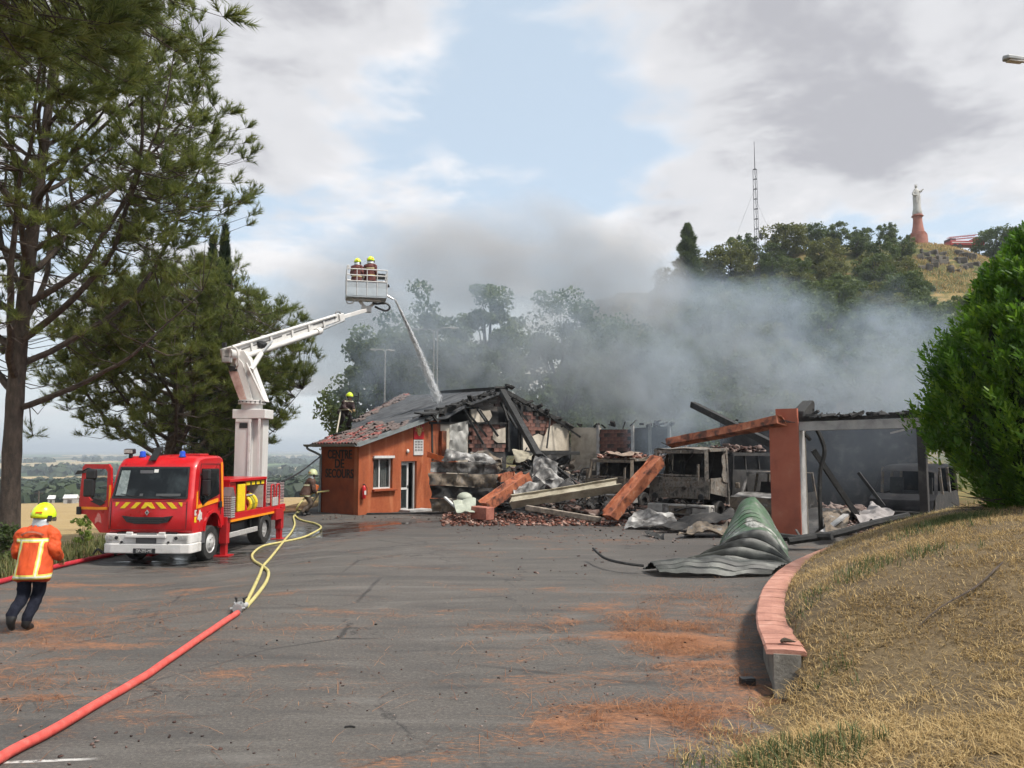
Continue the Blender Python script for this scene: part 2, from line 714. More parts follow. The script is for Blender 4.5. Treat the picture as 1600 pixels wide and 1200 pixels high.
m, n, l, b = nt('land')
t = n.new('ShaderNodeTexCoord')
pos = n.new('ShaderNodeNewGeometry').outputs['Position']
vor = n.new('ShaderNodeTexVoronoi')
vor.inputs['Scale'].default_value = 0.0032
mp = n.new('ShaderNodeMapping')
mp.inputs['Scale'].default_value = (1.0, 0.55, 0.0)
l.new(pos, mp.inputs[0])
dis = n.new('ShaderNodeMixRGB')
dis.blend_type = 'ADD'
dis.inputs[0].default_value = 90.0
l.new(mp.outputs[0], dis.inputs[1])
nn = n.new('ShaderNodeTexNoise')
nn.inputs['Scale'].default_value = 0.004
l.new(mp.outputs[0], nn.inputs['Vector'])
l.new(nn.outputs['Color'], dis.inputs[2])
l.new(dis.outputs[0], vor.inputs['Vector'])
sepc = n.new('ShaderNodeSeparateColor')
l.new(vor.outputs['Color'], sepc.inputs[0])
fields = _ramp(n, l, sepc.outputs[0], [(0.0, (0.035, 0.060, 0.028)), (0.42, (0.05, 0.085, 0.032)), (0.43, (0.38, 0.29, 0.15)), (0.62, (0.44, 0.35, 0.19)), (0.63, (0.12, 0.17, 0.055)), (0.8, (0.16, 0.20, 0.07)), (0.81, (0.33, 0.27, 0.16))], 'CONSTANT')
# stubble field just below the forecourt
st_n = _noise(n, l, pos, 0.35, 6, 0.6, 0.4)
st_f = _noise(n, l, pos, 6.0, 4, 0.7)
stub = _ramp(n, l, st_n, [(0.3, (0.27, 0.185, 0.085)), (0.55, (0.36, 0.26, 0.125)), (0.75, (0.41, 0.31, 0.165))])
stub = _mix(n, l, 0.35, stub, _ramp(n, l, st_f, [(0.3, (0.18, 0.12, 0.055)), (0.7, (0.50, 0.38, 0.2))]))
wv = n.new('ShaderNodeTexWave')
wv.inputs['Scale'].default_value = 0.16
wv.inputs['Distortion'].default_value = 1.5
wv.inputs['Detail'].default_value = 3
mpw = n.new('ShaderNodeMapping')
mpw.inputs['Rotation'].default_value = (0, 0, R(58))
l.new(pos, mpw.inputs[0])
l.new(mpw.outputs[0], wv.inputs['Vector'])
stub = _mix(n, l, _ramp(n, l, wv.outputs['Fac'], [(0.80, 0.0), (0.97, 0.5)]), stub, (0.20, 0.14, 0.07))
ln = n.new('ShaderNodeVectorMath')
ln.operation = 'LENGTH'
l.new(pos, ln.inputs[0])
fieldmask = _ramp(n, l, _mathn(n, l, 'DIVIDE', ln.outputs['Value'], 1000.0), [(0.300, 0.0), (0.306, 1.0)])
c = _mix(n, l, fieldmask, stub, fields)
# earth and dry weeds close to the forecourt
sx = n.new('ShaderNodeSeparateXYZ')
l.new(pos, sx.inputs[0])
soil = _ramp(n, l, _noise(n, l, pos, 1.6, 8, 0.7, 0.5), [(0.3, (0.075, 0.042, 0.024)), (0.52, (0.15, 0.085, 0.045)), (0.7, (0.22, 0.145, 0.08))])
edgef = _mathn(n, l, 'ADD', sx.outputs[0], _mathn(n, l, 'MULTIPLY', _noise(n, l, pos, 0.5, 5, 0.6), 5.0))
c = _mix(n, l, _ramp(n, l, _mathn(n, l, 'DIVIDE', _mathn(n, l, 'ADD', edgef, 40.0), 60.0), [(0.43, 0.0), (0.455, 1.0)]), c, soil)
# scrub and dry grass on the hill
scrub = _ramp(n, l, _noise(n, l, pos, 0.22, 8, 0.68, 0.6), [(0.3, (0.035, 0.048, 0.018)), (0.5, (0.10, 0.10, 0.04)), (0.62, (0.27, 0.19, 0.085)), (0.8, (0.36, 0.26, 0.13))])
plain = _ramp(n, l, _mathn(n, l, 'DIVIDE', sx.outputs[1], 100.0), [(0.36, 0.0), (0.44, 1.0)])
hillz = _ramp(n, l, _mathn(n, l, 'DIVIDE', _mathn(n, l, 'ADD', sx.outputs[2], 2.0), 40.0), [(0.03, 0.0), (0.05, 1.0)])
hillm = _mathn(n, l, 'MULTIPLY', _mathn(n, l, 'MULTIPLY', plain, hillz), _ramp(n, l, _mathn(n, l, 'DIVIDE', ln.outputs['Value'], 1000.0), [(0.25, 1.0), (0.4, 0.0)]))
c = _mix(n, l, hillm, c, scrub)
l.new(c, b.inputs['Base Color'])
b.inputs['Roughness'].default_value = 0.95
b.inputs['Specular IOR Level'].default_value = 0.1
bn = n.new('ShaderNodeBump')
bn.inputs['Strength'].default_value = 0.5
bn.inputs['Distance'].default_value = 0.1
l.new(_noise(n, l, pos, 3.0, 6, 0.7), bn.inputs['Height'])
l.new(bn.outputs[0], b.inputs['Normal'])
LAND = m
me = bpy.data.meshes.new('ground')
me.from_pydata(V, [], tri + F)
LAND_ZMIN = min(v[2] for v in V)
me.polygons.foreach_set('use_smooth', [True] * len(me.polygons))
me.materials.append(LAND)
ground = link(bpy.data.objects.new('ground', me))
tag(ground, 'stubble field and wooded valley falling away to the hazy horizon', None, None, 'structure')

# ------------------------------------------------------------------ asphalt forecourt
m, n, l, b = nt('asphalt')
pos = n.new('ShaderNodeNewGeometry').outputs['Position']
sx = n.new('ShaderNodeSeparateXYZ')
l.new(pos, sx.inputs[0])
big = _noise(n, l, pos, 0.28, 7, 0.62, 0.8, (1, 1, 0))
grain = _noise(n, l, pos, 75.0, 3, 0.8, 0, (1, 1, 0))
mid = _noise(n, l, pos, 3.2, 8, 0.7, 0.5, (1, 1, 0))
asp = _ramp(n, l, big, [(0.28, (0.050, 0.043, 0.038)), (0.5, (0.080, 0.069, 0.059)), (0.72, (0.128, 0.110, 0.092))])
asp = _mix(n, l, 0.40, asp, _ramp(n, l, mid, [(0.3, (0.038, 0.036, 0.035)), (0.7, (0.135, 0.125, 0.115))]))
asp = _mix(n, l, 0.42, asp, _ramp(n, l, grain, [(0.32, (0.018, 0.018, 0.018)), (0.52, (0.085, 0.080, 0.075)), (0.72, (0.27, 0.25, 0.23))]))
cobs = _noise(n, l, pos, 24.0, 6, 0.85, 0.2, (1, 1, 0))
asp = _mix(n, l, 0.55, asp, _ramp(n, l, cobs, [(0.36, (0.022, 0.021, 0.021)), (0.50, (0.082, 0.073, 0.064)), (0.60, (0.145, 0.128, 0.110)), (0.70, (0.33, 0.29, 0.25))]))
ck = n.new('ShaderNodeTexVoronoi')
ck.feature = 'DISTANCE_TO_EDGE'
ck.inputs['Scale'].default_value = 0.42
ckv = n.new('ShaderNodeMixRGB')
ckv.blend_type = 'ADD'
ckv.inputs[0].default_value = 0.9
l.new(pos, ckv.inputs[1])
l.new(_noise(n, l, pos, 1.6, 6, 0.7, 0, (1, 1, 0)), ckv.inputs[2])
l.new(ckv.outputs[0], ck.inputs['Vector'])
asp = _mix(n, l, _mathn(n, l, 'MULTIPLY', _ramp(n, l, ck.outputs[0], [(0.006, 0.75), (0.016, 0.0)]), _ramp(n, l, big, [(0.42, 0.0), (0.6, 1.0)])), asp, (0.016, 0.015, 0.015))
# broad pale and dark sweeps left by tyres and by water
sweep = _noise(n, l, pos, 0.6, 5, 0.6, 1.2, (0.45, 2.2, 0))
asp = _mix(n, l, _ramp(n, l, sweep, [(0.50, 0.0), (0.68, 0.55)]), asp, (0.034, 0.033, 0.033))
asp = _mix(n, l, _ramp(n, l, sweep, [(0.30, 0.45), (0.44, 0.0)]), asp, (0.155, 0.145, 0.132))
# rust-coloured pine needles and grit washed into streaks
ndl = _noise(n, l, pos, 0.85, 9, 0.66, 0.5, (0.55, 1.25, 0))
ndf = _noise(n, l, pos, 15.0, 8, 0.8, 1.2, (0.6, 1.5, 0))
lit = _mathn(n, l, 'ADD', _mathn(n, l, 'MULTIPLY', ndl, 0.55), _mathn(n, l, 'MULTIPLY', ndf, 0.45))


def gblob(x0, y0, rx, ry, amp):
    a = _mathn(n, l, 'DIVIDE', _mathn(n, l, 'SUBTRACT', sx.outputs[0], x0), rx)
    c_ = _mathn(n, l, 'DIVIDE', _mathn(n, l, 'SUBTRACT', sx.outputs[1], y0), ry)
    d2 = _mathn(n, l, 'ADD', _mathn(n, l, 'MULTIPLY', a, a), _mathn(n, l, 'MULTIPLY', c_, c_))
    return _mathn(n, l, 'MULTIPLY', _mathn(n, l, 'EXPONENT', _mathn(n, l, 'MULTIPLY', d2, -1.0)), amp)


for bl in ((2.6, 10.6, 0.9, 3.4, 0.075), (1.7, 11.2, 2.2, 2.6, 0.055), (1.4, 8.0, 1.4, 1.2, 0.055), (-7.0, 12.3, 3.0, 4.0, 0.06), (-6.0, 8.3, 1.6, 1.6, 0.05), (-9.8, 16.5, 2.2, 2.0, 0.05), (2.8, 22.5, 2.5, 1.6, 0.05), (0.4, 6.6, 1.5, 0.9, 0.03), (3.6, 14.6, 1.3, 1.4, 0.05)):
    lit = _mathn(n, l, 'ADD', lit, gblob(*bl))
litm = _ramp(n, l, lit, [(0.567, 0.0), (0.625, 0.66), (0.71, 0.9)])
lcol = _ramp(n, l, ndf, [(0.3, (0.13, 0.055, 0.026)), (0.5, (0.27, 0.105, 0.042)), (0.7, (0.40, 0.20, 0.095))])
asp = _mix(n, l, litm, asp, lcol)
# fallen soot and ash along the burnt front
soot = _mathn(n, l, 'ADD', gblob(1.5, 26.5, 9.0, 3.4, 0.8), gblob(5.0, 20.0, 2.6, 3.0, 0.6))
soot = _mathn(n, l, 'MULTIPLY', soot, _ramp(n, l, mid, [(0.25, 0.4), (0.6, 1.0)]))
asp = _mix(n, l, soot, asp, _ramp(n, l, ndf, [(0.3, (0.016, 0.015, 0.014)), (0.6, (0.06, 0.05, 0.045)), (0.75, (0.16, 0.13, 0.11))]))
# standing water round the truck and the hoses
wet = _mathn(n, l, 'ADD', gblob(-8.6, 20.0, 3.0, 2.6, 0.25), gblob(-6.4, 25.5, 3.0, 4.0, 0.25))
wet = _mathn(n, l, 'ADD', wet, gblob(-0.5, 28.0, 8.0, 2.6, 0.20))
wet = _mathn(n, l, 'ADD', wet, gblob(-3.0, 19.5, 3.5, 1.6, 0.10))
wet = _mathn(n, l, 'ADD', wet, _mathn(n, l, 'MULTIPLY', _noise(n, l, pos, 1.25, 8, 0.68, 1.4, (0.45, 1.6, 0)), 0.72))
wetm = _ramp(n, l, wet, [(0.53, 0.0), (0.66, 1.0)])
asp = _mix(n, l, _mathn(n, l, 'MULTIPLY', wetm, 0.62), asp, (0.020, 0.019, 0.019))
# scuffed white paint line
pl_y = _mathn(n, l, 'ADD', sx.outputs[1], _mathn(n, l, 'MULTIPLY', sx.outputs[0], -0.11))
pl = _mathn(n, l, 'MULTIPLY', _ramp(n, l, _mathn(n, l, 'ABSOLUTE', _mathn(n, l, 'SUBTRACT', pl_y, 6.95)), [(0.022, 1.0), (0.034, 0.0)]), _ramp(n, l, _mathn(n, l, 'DIVIDE', _mathn(n, l, 'ADD', sx.outputs[0], 10.0), 10.0), [(0.64, 1.0), (0.66, 0.0)]))
pl = _mathn(n, l, 'MULTIPLY', pl, _ramp(n, l, ndf, [(0.40, 0.0), (0.52, 0.8)]))
asp = _mix(n, l, pl, asp, (0.62, 0.60, 0.57))
l.new(asp, b.inputs['Base Color'])
rg = _mix(n, l, wetm, 0.86, 0.13)
l.new(rg, b.inputs['Roughness'])
bn = n.new('ShaderNodeBump')
bn.inputs['Strength'].default_value = 0.55
bn.inputs['Distance'].default_value = 0.008
hh = _mathn(n, l, 'ADD', grain, _mathn(n, l, 'MULTIPLY', litm, 1.5))
l.new(_mathn(n, l, 'MULTIPLY', hh, _mathn(n, l, 'SUBTRACT', 1.0, _mathn(n, l, 'MULTIPLY', wetm, 0.9))), bn.inputs['Height'])
l.new(bn.outputs[0], b.inputs['Normal'])
ASPHALT = m

xs = np.concatenate([np.arange(-14, 20, 0.5)])
ys = np.arange(-8, 47, 0.5)
Vv, idx, Ff = [], {}, []


def fc_edge(y):
    return -11.4 - 1.4 * sstep(20, 10, y) + 2.2 * sstep(27, 34, y) + 0.25 * mnoise.noise(Vector((0, y * 0.6, 0)))


for j, y in enumerate(ys):
    e = fc_edge(y)
    nx = 60
    for i in range(nx + 1):
        x = e + (20 - e) * i / nx
        d = bank_dist(x, y) if y < 24 else -1
        if d > 0.25:          # tuck under the bank
            z = G(x, y) - 0.25
        else:
            z = G(x, y) + 0.015 * mnoise.noise(Vector((x * 0.25, y * 0.25, 0)))
        if i == 0:
            z -= 0.05
        Vv.append((x, y, z))
for j in range(len(ys) - 1):
    for i in range(60):
        a = j * 61 + i
        Ff.append((a, a + 1, a + 62, a + 61))
fo = np_mesh('forecourt', Vv, Ff, ASPHALT, smooth=True)
tag(fo, 'worn dark asphalt forecourt with rusty pine needles and wet patches', None, None, 'structure')
# ------------------------------------------------------------------ dry grass bank on the right
m, n, l, b = nt('dry_bank')
pos = n.new('ShaderNodeNewGeometry').outputs['Position']
c = _ramp(n, l, _noise(n, l, pos, 0.9, 8, 0.65, 0.6), [(0.28, (0.045, 0.030, 0.018)), (0.48, (0.10, 0.070, 0.037)), (0.70, (0.20, 0.145, 0.072))])
c = _mix(n, l, 0.5, c, _ramp(n, l, _noise(n, l, pos, 22, 6, 0.75, 0.6), [(0.32, (0.05, 0.034, 0.018)), (0.55, (0.15, 0.105, 0.052)), (0.75, (0.34, 0.26, 0.135))]))
l.new(c, b.inputs['Base Color'])
b.inputs['Roughness'].default_value = 0.95
bn = n.new('ShaderNodeBump')
bn.inputs['Strength'].default_value = 0.8
bn.inputs['Distance'].default_value = 0.03
l.new(_noise(n, l, pos, 18, 6, 0.75), bn.inputs['Height'])
l.new(bn.outputs[0], b.inputs['Normal'])
BANKM = m
Vv, Ff = [], []
NU, NV = 120, 34
edge_pts = catmull([(p.x, p.y, 0) for p in BANK_EDGE[2:-2:3]] + [(18, 21.5, 0)], 8)
# march along the foot line, then out across the bank
L = [0]
for a, c_ in zip(edge_pts[:-1], edge_pts[1:]):
    L.append(L[-1] + (c_ - a).length)


def on_edge(s):
    for i in range(len(L) - 1):
        if s <= L[i + 1]:
            t = (s - L[i]) / (L[i + 1] - L[i])
            return edge_pts[i].lerp(edge_pts[i + 1], t)
    return edge_pts[-1]


bxs = np.arange(0.6, 26, 0.22)
bys = np.arange(1.0, 24, 0.22)
gridz = {}
for j, y in enumerate(bys):
    for i, x in enumerate(bxs):
        d = bank_dist(x, y)
        gridz[(i, j)] = (d, bank_z(x, y, d) if d > -0.9 else 0)
vid = {}
for (i, j), (d, z) in gridz.items():
    if d > 0.06 - (0.93 if bys[j] < 8.2 else 0.0):
        if bys[j] < 8.4 and d < 0.3:
            zz = G(bxs[i], bys[j]) + 0.10 * (d + 0.12 + 0.34 * mnoise.noise(Vector((bxs[i] * 1.6, bys[j] * 1.6, 0))) + 0.12 * mnoise.noise(Vector((bxs[i] * 5, bys[j] * 5, 2))))
            z = zz + (z - zz) * sstep(-0.1, 0.3, d) if d > -0.1 else zz
        elif bys[j] >= 8.0 and d < 0.25:
            z = min(z, 0.30)
        vid[(i, j)] = len(Vv)
        Vv.append((bxs[i], bys[j], z))
for (i, j) in vid:
    q = [(i, j), (i + 1, j), (i + 1, j + 1), (i, j + 1)]
    if all(k in vid for k in q):
        Ff.append([vid[k] for k in q])
bank = np_mesh('grass_bank', Vv, Ff, BANKM, smooth=True)
tag(bank, 'sloping bank of dry yellow grass beside the curved wall', None, None, 'structure')

# blades of dry grass
GRASS = leaf_mat('dry_grass', (0.19, 0.13, 0.055), (0.43, 0.295, 0.125), (0.62, 0.47, 0.235), 0.7, 0.3, 0.7)
GRASSG = leaf_mat('green_grass', (0.045, 0.065, 0.022), (0.09, 0.12, 0.04), (0.16, 0.18, 0.07), 1.5, 0.3, 0.6)


def blades(name, pts, hmin, hmax, wid, mat_, lean=1.0, parent=None):
    """each blade a bent strip of two quads"""
    N = len(pts)
    pts = np.asarray(pts)
    az = rng.uniform(0, 2 * np.pi, N)
    h = rng.uniform(hmin, hmax, N)
    ln_ = np.abs(rng.normal(0.75, 0.5, N)) * lean
    dirx, diry = np.cos(az), np.sin(az)
    w = wid * rng.uniform(0.6, 1.3, N)
    px_, py_ = -diry * w, dirx * w
    rows = []
    for t, k in ((0.0, 1.0), (0.5, 0.8), (1.0, 0.15)):
        off = ln_ * h * t ** 1.6
        up = h * t * (1 - 0.35 * np.minimum(ln_, 1.8) * t * 0.8)
        cx_ = pts[:, 0] + dirx * off
        cy2 = pts[:, 1] + diry * off
        cz = pts[:, 2] + np.maximum(up, 0.004 + 0.01 * t) - 0.01 * (t == 0)
        rows.append(np.stack([cx_ - px_ * k, cy2 - py_ * k, cz], 1))
        rows.append(np.stack([cx_ + px_ * k, cy2 + py_ * k, cz], 1))
    V_ = np.stack(rows, 1).reshape(-1, 3)
    base = np.arange(N)[:, None] * 6
    F_ = np.concatenate([base + np.array([[0, 1, 3, 2]]), base + np.array([[2, 3, 5, 4]])], 0)
    rv = rng.uniform(0, 1, N)
    o = np_mesh(name, V_, F_, mat_, parent, rnd=np.concatenate([rv, rv]))
    tag(o, kind='stuff')
    return o


pts, gpts = [], []
while len(pts) < 84000:
    y = 3.5 + 17.0 * random.random() ** 1.5
    x = random.uniform(0.9, 0.9 + y * 0.62 + 1.5)
    if x > y * 0.72 + 1.2:
        continue
    d = bank_dist(x, y)
    ragged = (0.28 * mnoise.noise(Vector((x * 1.7, y * 1.7, 0)))) if y < 8.3 else 0.0
    if d < (0.32 if y > 8.3 else -0.35 + ragged):
        continue
    if y < 8.3 and d < 0.1 and random.random() < 0.7:
        continue
    nz = mnoise.noise(Vector((x * 0.9, y * 0.9, 4.0)))
    nz += 0.5 * mnoise.noise(Vector((x * 3.1, y * 3.1, 1.0)))
    if nz < -0.12 and random.random() < 0.7:
        continue
    z = bank_z(x, y, d) if not (y < 8.0 and d < 0.1) else G(x, y) + 0.03
    gz = mnoise.noise(Vector((x * 0.75, y * 0.75, 9.0))) + 0.35 * mnoise.noise(Vector((x * 4, y * 4, 3.0)))
    if gz > 0.42 and random.random() < 0.35:
        gpts.append((x, y, z))
    else:
        pts.append((x, y, z))
gr = blades('dry_grass', pts, 0.02, 0.08, 0.0036, GRASS, 2.2)
tag(gr, 'dry straw coloured grass covering the bank', None)
c0 = P(1490, 826, 12.2)
for _ in range(2600):
    a, r_ = random.uniform(0, 6.28), abs(random.gauss(0, 0.33))
    x, y = c0.x + r_ * math.cos(a), c0.y + r_ * math.sin(a) * 0.7
    gpts.append((x, y, bank_z(x, y, bank_dist(x, y))))
gg = blades('green_weeds', gpts, 0.05, 0.16, 0.005, GRASSG, 0.8)
tag(gg, 'patches of green weeds among the dry grass of the bank', None)

# ------------------------------------------------------------------ curved low wall with terracotta coping tiles
CONC = mat('wall_render', [(0.3, (0.11, 0.10, 0.085)), (0.55, (0.22, 0.205, 0.175)), (0.75, (0.34, 0.32, 0.28))], 5.0, 0.9, bump=0.5)
TERRA = mat('terracotta_coping', [(0.25, (0.15, 0.075, 0.058)), (0.38, (0.33, 0.15, 0.108)), (0.55, (0.42, 0.20, 0.145)), (0.72, (0.50, 0.28, 0.215))], 3.5, 0.75, bump=0.4, coord='Object')
cw = thing('garden_wall', 'curved low wall with pink terracotta coping holding back the grass bank', 'wall')
arc = [p for p in WALL_ARC if p.y > 8.35]
# even arc-length samples
cum = [0]
for a, b_ in zip(arc[:-1], arc[1:]):
    cum.append(cum[-1] + (b_ - a).length)


def arc_at(s):
    for i in range(len(cum) - 1):
        if s <= cum[i + 1] + 1e-6:
            t = (s - cum[i]) / (cum[i + 1] - cum[i])
            p = arc[i].lerp(arc[i + 1], t)
            d = (arc[i + 1] - arc[i]).normalized()
            return p, d
    return arc[-1], (arc[-1] - arc[-2]).normalized()


TOT = cum[-1]
body = MB()
ns = 60
vs_, fs_ = [], []
WT = 0.41
for i in range(ns + 1):
    p, d = arc_at(TOT * i / ns)
    nrm = Vector((d.y, -d.x, 0))
    for off, z in ((0.02, -0.3), (0.02, WT), (0.30, WT), (0.30, -0.3)):
        q = p + nrm * off
        vs_.append((q.x, q.y, z))
for i in range(ns):
    for k in range(3):
        fs_.append((i * 4 + k, (i + 1) * 4 + k, (i + 1) * 4 + k + 1, i * 4 + k + 1))
fs_.append((0, 1, 2, 3))
fs_.append((ns * 4, ns * 4 + 3, ns * 4 + 2, ns * 4 + 1))
body.add(vs_, fs_).build('wall_body', CONC, cw)
tl = 0.235
nt_ = int(TOT / tl)
for i in range(nt_):
    s0, s1 = i * tl + 0.003, (i + 1) * tl - 0.003
    mb = MB()
    jz = random.uniform(-0.003, 0.003)
    jo = random.uniform(-0.003, 0.003)
    if i == 0:
        jz, s0 = -0.012, 0.02
    vs_ = []
    prof = [(-0.055, 0.0), (-0.06, 0.03), (-0.04, 0.052), (0.14, 0.062), (0.34, 0.052), (0.365, 0.03), (0.36, 0.0)]
    for s in (s0, s1):
        p, d = arc_at(s)
        nrm = Vector((d.y, -d.x, 0))
        for off, h in prof:
            q = p + nrm * (off + jo)
            vs_.append((q.x, q.y, WT + h + jz))
    k = len(prof)
    fs_ = [tuple(range(k)), tuple(range(k, 2 * k))[::-1]] + [(a, (a + 1) % k, k + (a + 1) % k, k + a) for a in range(k)]
    o_ = mb.add(vs_, fs_).build('coping_tile', TERRA, cw)
    if i == 0:
        tag(o_, 'broken end coping tile')
mb = MB()
e0 = arc_at(0.18)[0]
mb.tube(catmull([(0, 0, 0), (0.05, 0.01, 0.012), (0.11, -0.005, 0.006), (0.16, -0.01, 0.0)], 4), [0.012, 0.02, 0.022, 0.026, 0.03, 0.026, 0.022, 0.02, 0.016, 0.012, 0.01, 0.008, 0.005], 7)
pc = mb.build('pine_cone', mat('cone_brown', (0.06, 0.045, 0.03), 30, 0.9, bump=0.8), smooth=True)
pc.location = (e0.x + 0.12, e0.y, WT + 0.086)
tag(pc, 'small dark pine cone lying on the end of the wall coping', 'pine cone')
mb = MB()
mb.box((0, 0, 0.04), (0.16, 0.09, 0.08)).box((0, -0.048, 0.04), (0.10, 0.012, 0.05))
o_ = mb.build('drain_box', BLACK, bevel=0.006)
o_.location = PGd(1168, 1070)
o_.rotation_euler = (0, 0, 0.1)
tag(o_, 'small black box on the ground beside the wall end', 'box')

# fallen stick on the bank
a, b_ = P(1436, 985, 8.2), P(1572, 952, 8.8)


def onbank(p, up=0.03):
    return Vector((p.x, p.y, bank_z(p.x, p.y, bank_dist(p.x, p.y)) + up))


st = [onbank(a.lerp(b_, t) + Vector((0, 0.03 * math.sin(t * 7), 0)), 0.09) for t in np.linspace(0, 1, 9)]
o_ = MB().tube(st, [0.004, 0.007, 0.008, 0.009, 0.010, 0.011, 0.011, 0.012, 0.010], 6).build('stick', BARK, smooth=True)
tag(o_, 'thin fallen stick lying on the dry grass bank', 'stick')

# ------------------------------------------------------------------ big clipped conifer bush
THUJA = leaf_mat('thuja_leaf', (0.022, 0.072, 0.008), (0.10, 0.215, 0.017), (0.27, 0.41, 0.036), 1.1, 0.45, 0.5)
BX, BY = 9.62, 13.0
bz0 = bank_z(BX, BY, bank_dist(BX, BY))
bush = thing('conifer_bush', 'large bright green egg shaped conifer bush on the grass bank', 'bush', (BX, BY, bz0 - 0.45))
HB, RB = 5.0, 2.12


def bush_r(t):
    """radius at height fraction t"""
    return RB * (math.sin(math.pi * min(1, (0.10 + 0.90 * t)) ** 0.78) ** 0.74)


plumes = []
for i in range(4300):
    t = random.random() ** 0.9
    a = random.uniform(0, 2 * math.pi)
    rr = bush_r(t) * (1 + 0.17 * mnoise.noise(Vector((math.cos(a) * 2.2, math.sin(a) * 2.2, t * 5.0))) + 0.09 * mnoise.noise(Vector((math.cos(a) * 7, math.sin(a) * 7, t * 16.0)))) * (random.uniform(0.84, 1.03) if random.random() > 0.03 else random.uniform(1.03, 1.12))
    if mnoise.noise(Vector((math.cos(a) * 3.3, math.sin(a) * 3.3, t * 8.0 + 4))) < -0.38:
        rr *= 0.86
    plumes.append((rr * math.cos(a), rr * math.sin(a), 0.12 + t * HB, a, t))
Vs, Fs, Rn = [], [], []
nl = 26
for (x, y, z, a, t) in plumes:
    pr = random.random() * 0.55 + 0.35 * (0.5 + mnoise.noise(Vector((x * 1.3, y * 1.3, z * 1.3))))
    hgt = random.uniform(0.24, 0.46)
    out = Vector((math.cos(a), math.sin(a), 0))
    ax = (Vector((0, 0, 1)) + out * random.uniform(0.25, 0.75) + Vector((random.gauss(0, .2), random.gauss(0, .2), 0))).normalized()
    s1 = ax.cross(out).normalized()
    s2 = ax.cross(s1)
    for k in range(nl):
        q = k / nl
        rad = 0.10 * math.sin(math.pi * (0.15 + 0.8 * q))
        b_ = random.uniform(0, 6.28)
        rd = s1 * math.cos(b_) + s2 * math.sin(b_)
        c_ = Vector((x, y, z)) + ax * (q * hgt) + rd * rad * random.uniform(0.3, 1)
        up = (ax + rd * 0.7).normalized() * random.uniform(0.035, 0.125)
        sd = up.cross(rd).normalized() * random.uniform(0.008, 0.030)
        i0 = len(Vs)
        Vs += [c_ - sd, c_ + sd, c_ + up + sd * 0.5, c_ + up - sd * 0.5]
        Fs.append((i0, i0 + 1, i0 + 2, i0 + 3))
        Rn.append(min(1, max(0, pr + random.gauss(0, 0.10))))
cr = np_mesh('crown', [tuple(v) for v in Vs], Fs, THUJA, bush, rnd=Rn)
cr['kind'] = 'stuff'
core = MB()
cv = []
nu, nv = 24, 16
for j in range(nv + 1):
    t = j / nv
    for i in range(nu):
        a = 2 * math.pi * i / nu
        rr = bush_r(t) * 0.80 * (1 + 0.08 * math.sin(a * 5 + j))
        cv.append((rr * math.cos(a), rr * math.sin(a), 0.35 + t * (HB - 0.5)))
core.add(cv, [(j * nu + i, j * nu + (i + 1) % nu, (j + 1) * nu + (i + 1) % nu, (j + 1) * nu + i) for j in range(nv) for i in range(nu)])
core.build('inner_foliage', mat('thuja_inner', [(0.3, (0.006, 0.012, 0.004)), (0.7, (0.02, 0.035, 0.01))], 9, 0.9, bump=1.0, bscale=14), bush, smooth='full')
tk = MB()
for k in range(7):
    a = k * 0.9
    tk.tube([(0.15 * math.cos(a), 0.15 * math.sin(a), -0.2), (0.4 * math.cos(a), 0.4 * math.sin(a), 0.5), (1.2 * math.cos(a), 1.2 * math.sin(a), 1.1)], [0.09, 0.06, 0.03], 6)
tk.build('stem', BARK, bush, smooth=True)
# low dead twigs sweeping out at the foot
tw = MB()
for k in range(22):
    a = random.uniform(2.2, 5.4)
    r0 = random.uniform(0.5, 1.2)
    r1 = r0 + random.uniform(0.7, 1.5)
    z0 = random.uniform(0.05, 0.5)
    tw.tube([(r0 * math.cos(a), r0 * math.sin(a), z0), ((r0 + r1) / 2 * math.cos(a + .08), (r0 + r1) / 2 * math.sin(a + .08), z0 - 0.05), (r1 * math.cos(a + .1), r1 * math.sin(a + .1), z0 + random.uniform(-.1, .25))], [0.014, 0.010, 0.004], 5)
tw.build('dead_twigs', BARK, bush)['kind'] = 'stuff'
# ------------------------------------------------------------------ pines
PINE = leaf_mat('pine_needle', (0.070, 0.100, 0.028), (0.165, 0.20, 0.050), (0.265, 0.28, 0.078), 0.35, 0.55, 0.55)


def tufts(points, dirs, length, width, nn_, spread=0.75):
    """bottle-brush needle tufts; returns V,F,rnd arrays (one thin triangle a needle)"""
    Pt = np.asarray(points, float)
    D = np.asarray(dirs, float)
    D /= np.linalg.norm(D, axis=1)[:, None] + 1e-9
    N = len(Pt)
    Vs, Fs, rn = [], [], []
    tr = rng.uniform(0, 1, N)
    for k in range(nn_):
        rv = rng.normal(size=(N, 3))
        rv /= np.linalg.norm(rv, axis=1)[:, None]
        d = D + rv * spread
        d /= np.linalg.norm(d, axis=1)[:, None]
        L_ = length * rng.uniform(0.65, 1.15, N)[:, None]
        side = np.cross(d, rng.normal(size=(N, 3)))
        side /= np.linalg.norm(side, axis=1)[:, None] + 1e-9
        st = Pt - D * (rng.uniform(0, 0.7, N)[:, None] * length)
        a = st - side * width
        b_ = st + side * width
        c_ = st + d * L_
        i0 = len(Vs) * 0
        Vs.append(np.stack([a, b_, c_], 1))
        rn.append(np.clip(tr * 0.75 + rng.uniform(0, 0.25, N), 0, 1))
    V_ = np.concatenate(Vs, 0).reshape(-1, 3)
    F_ = np.arange(len(V_)).reshape(-1, 3)
    return V_, F_, np.concatenate(rn)


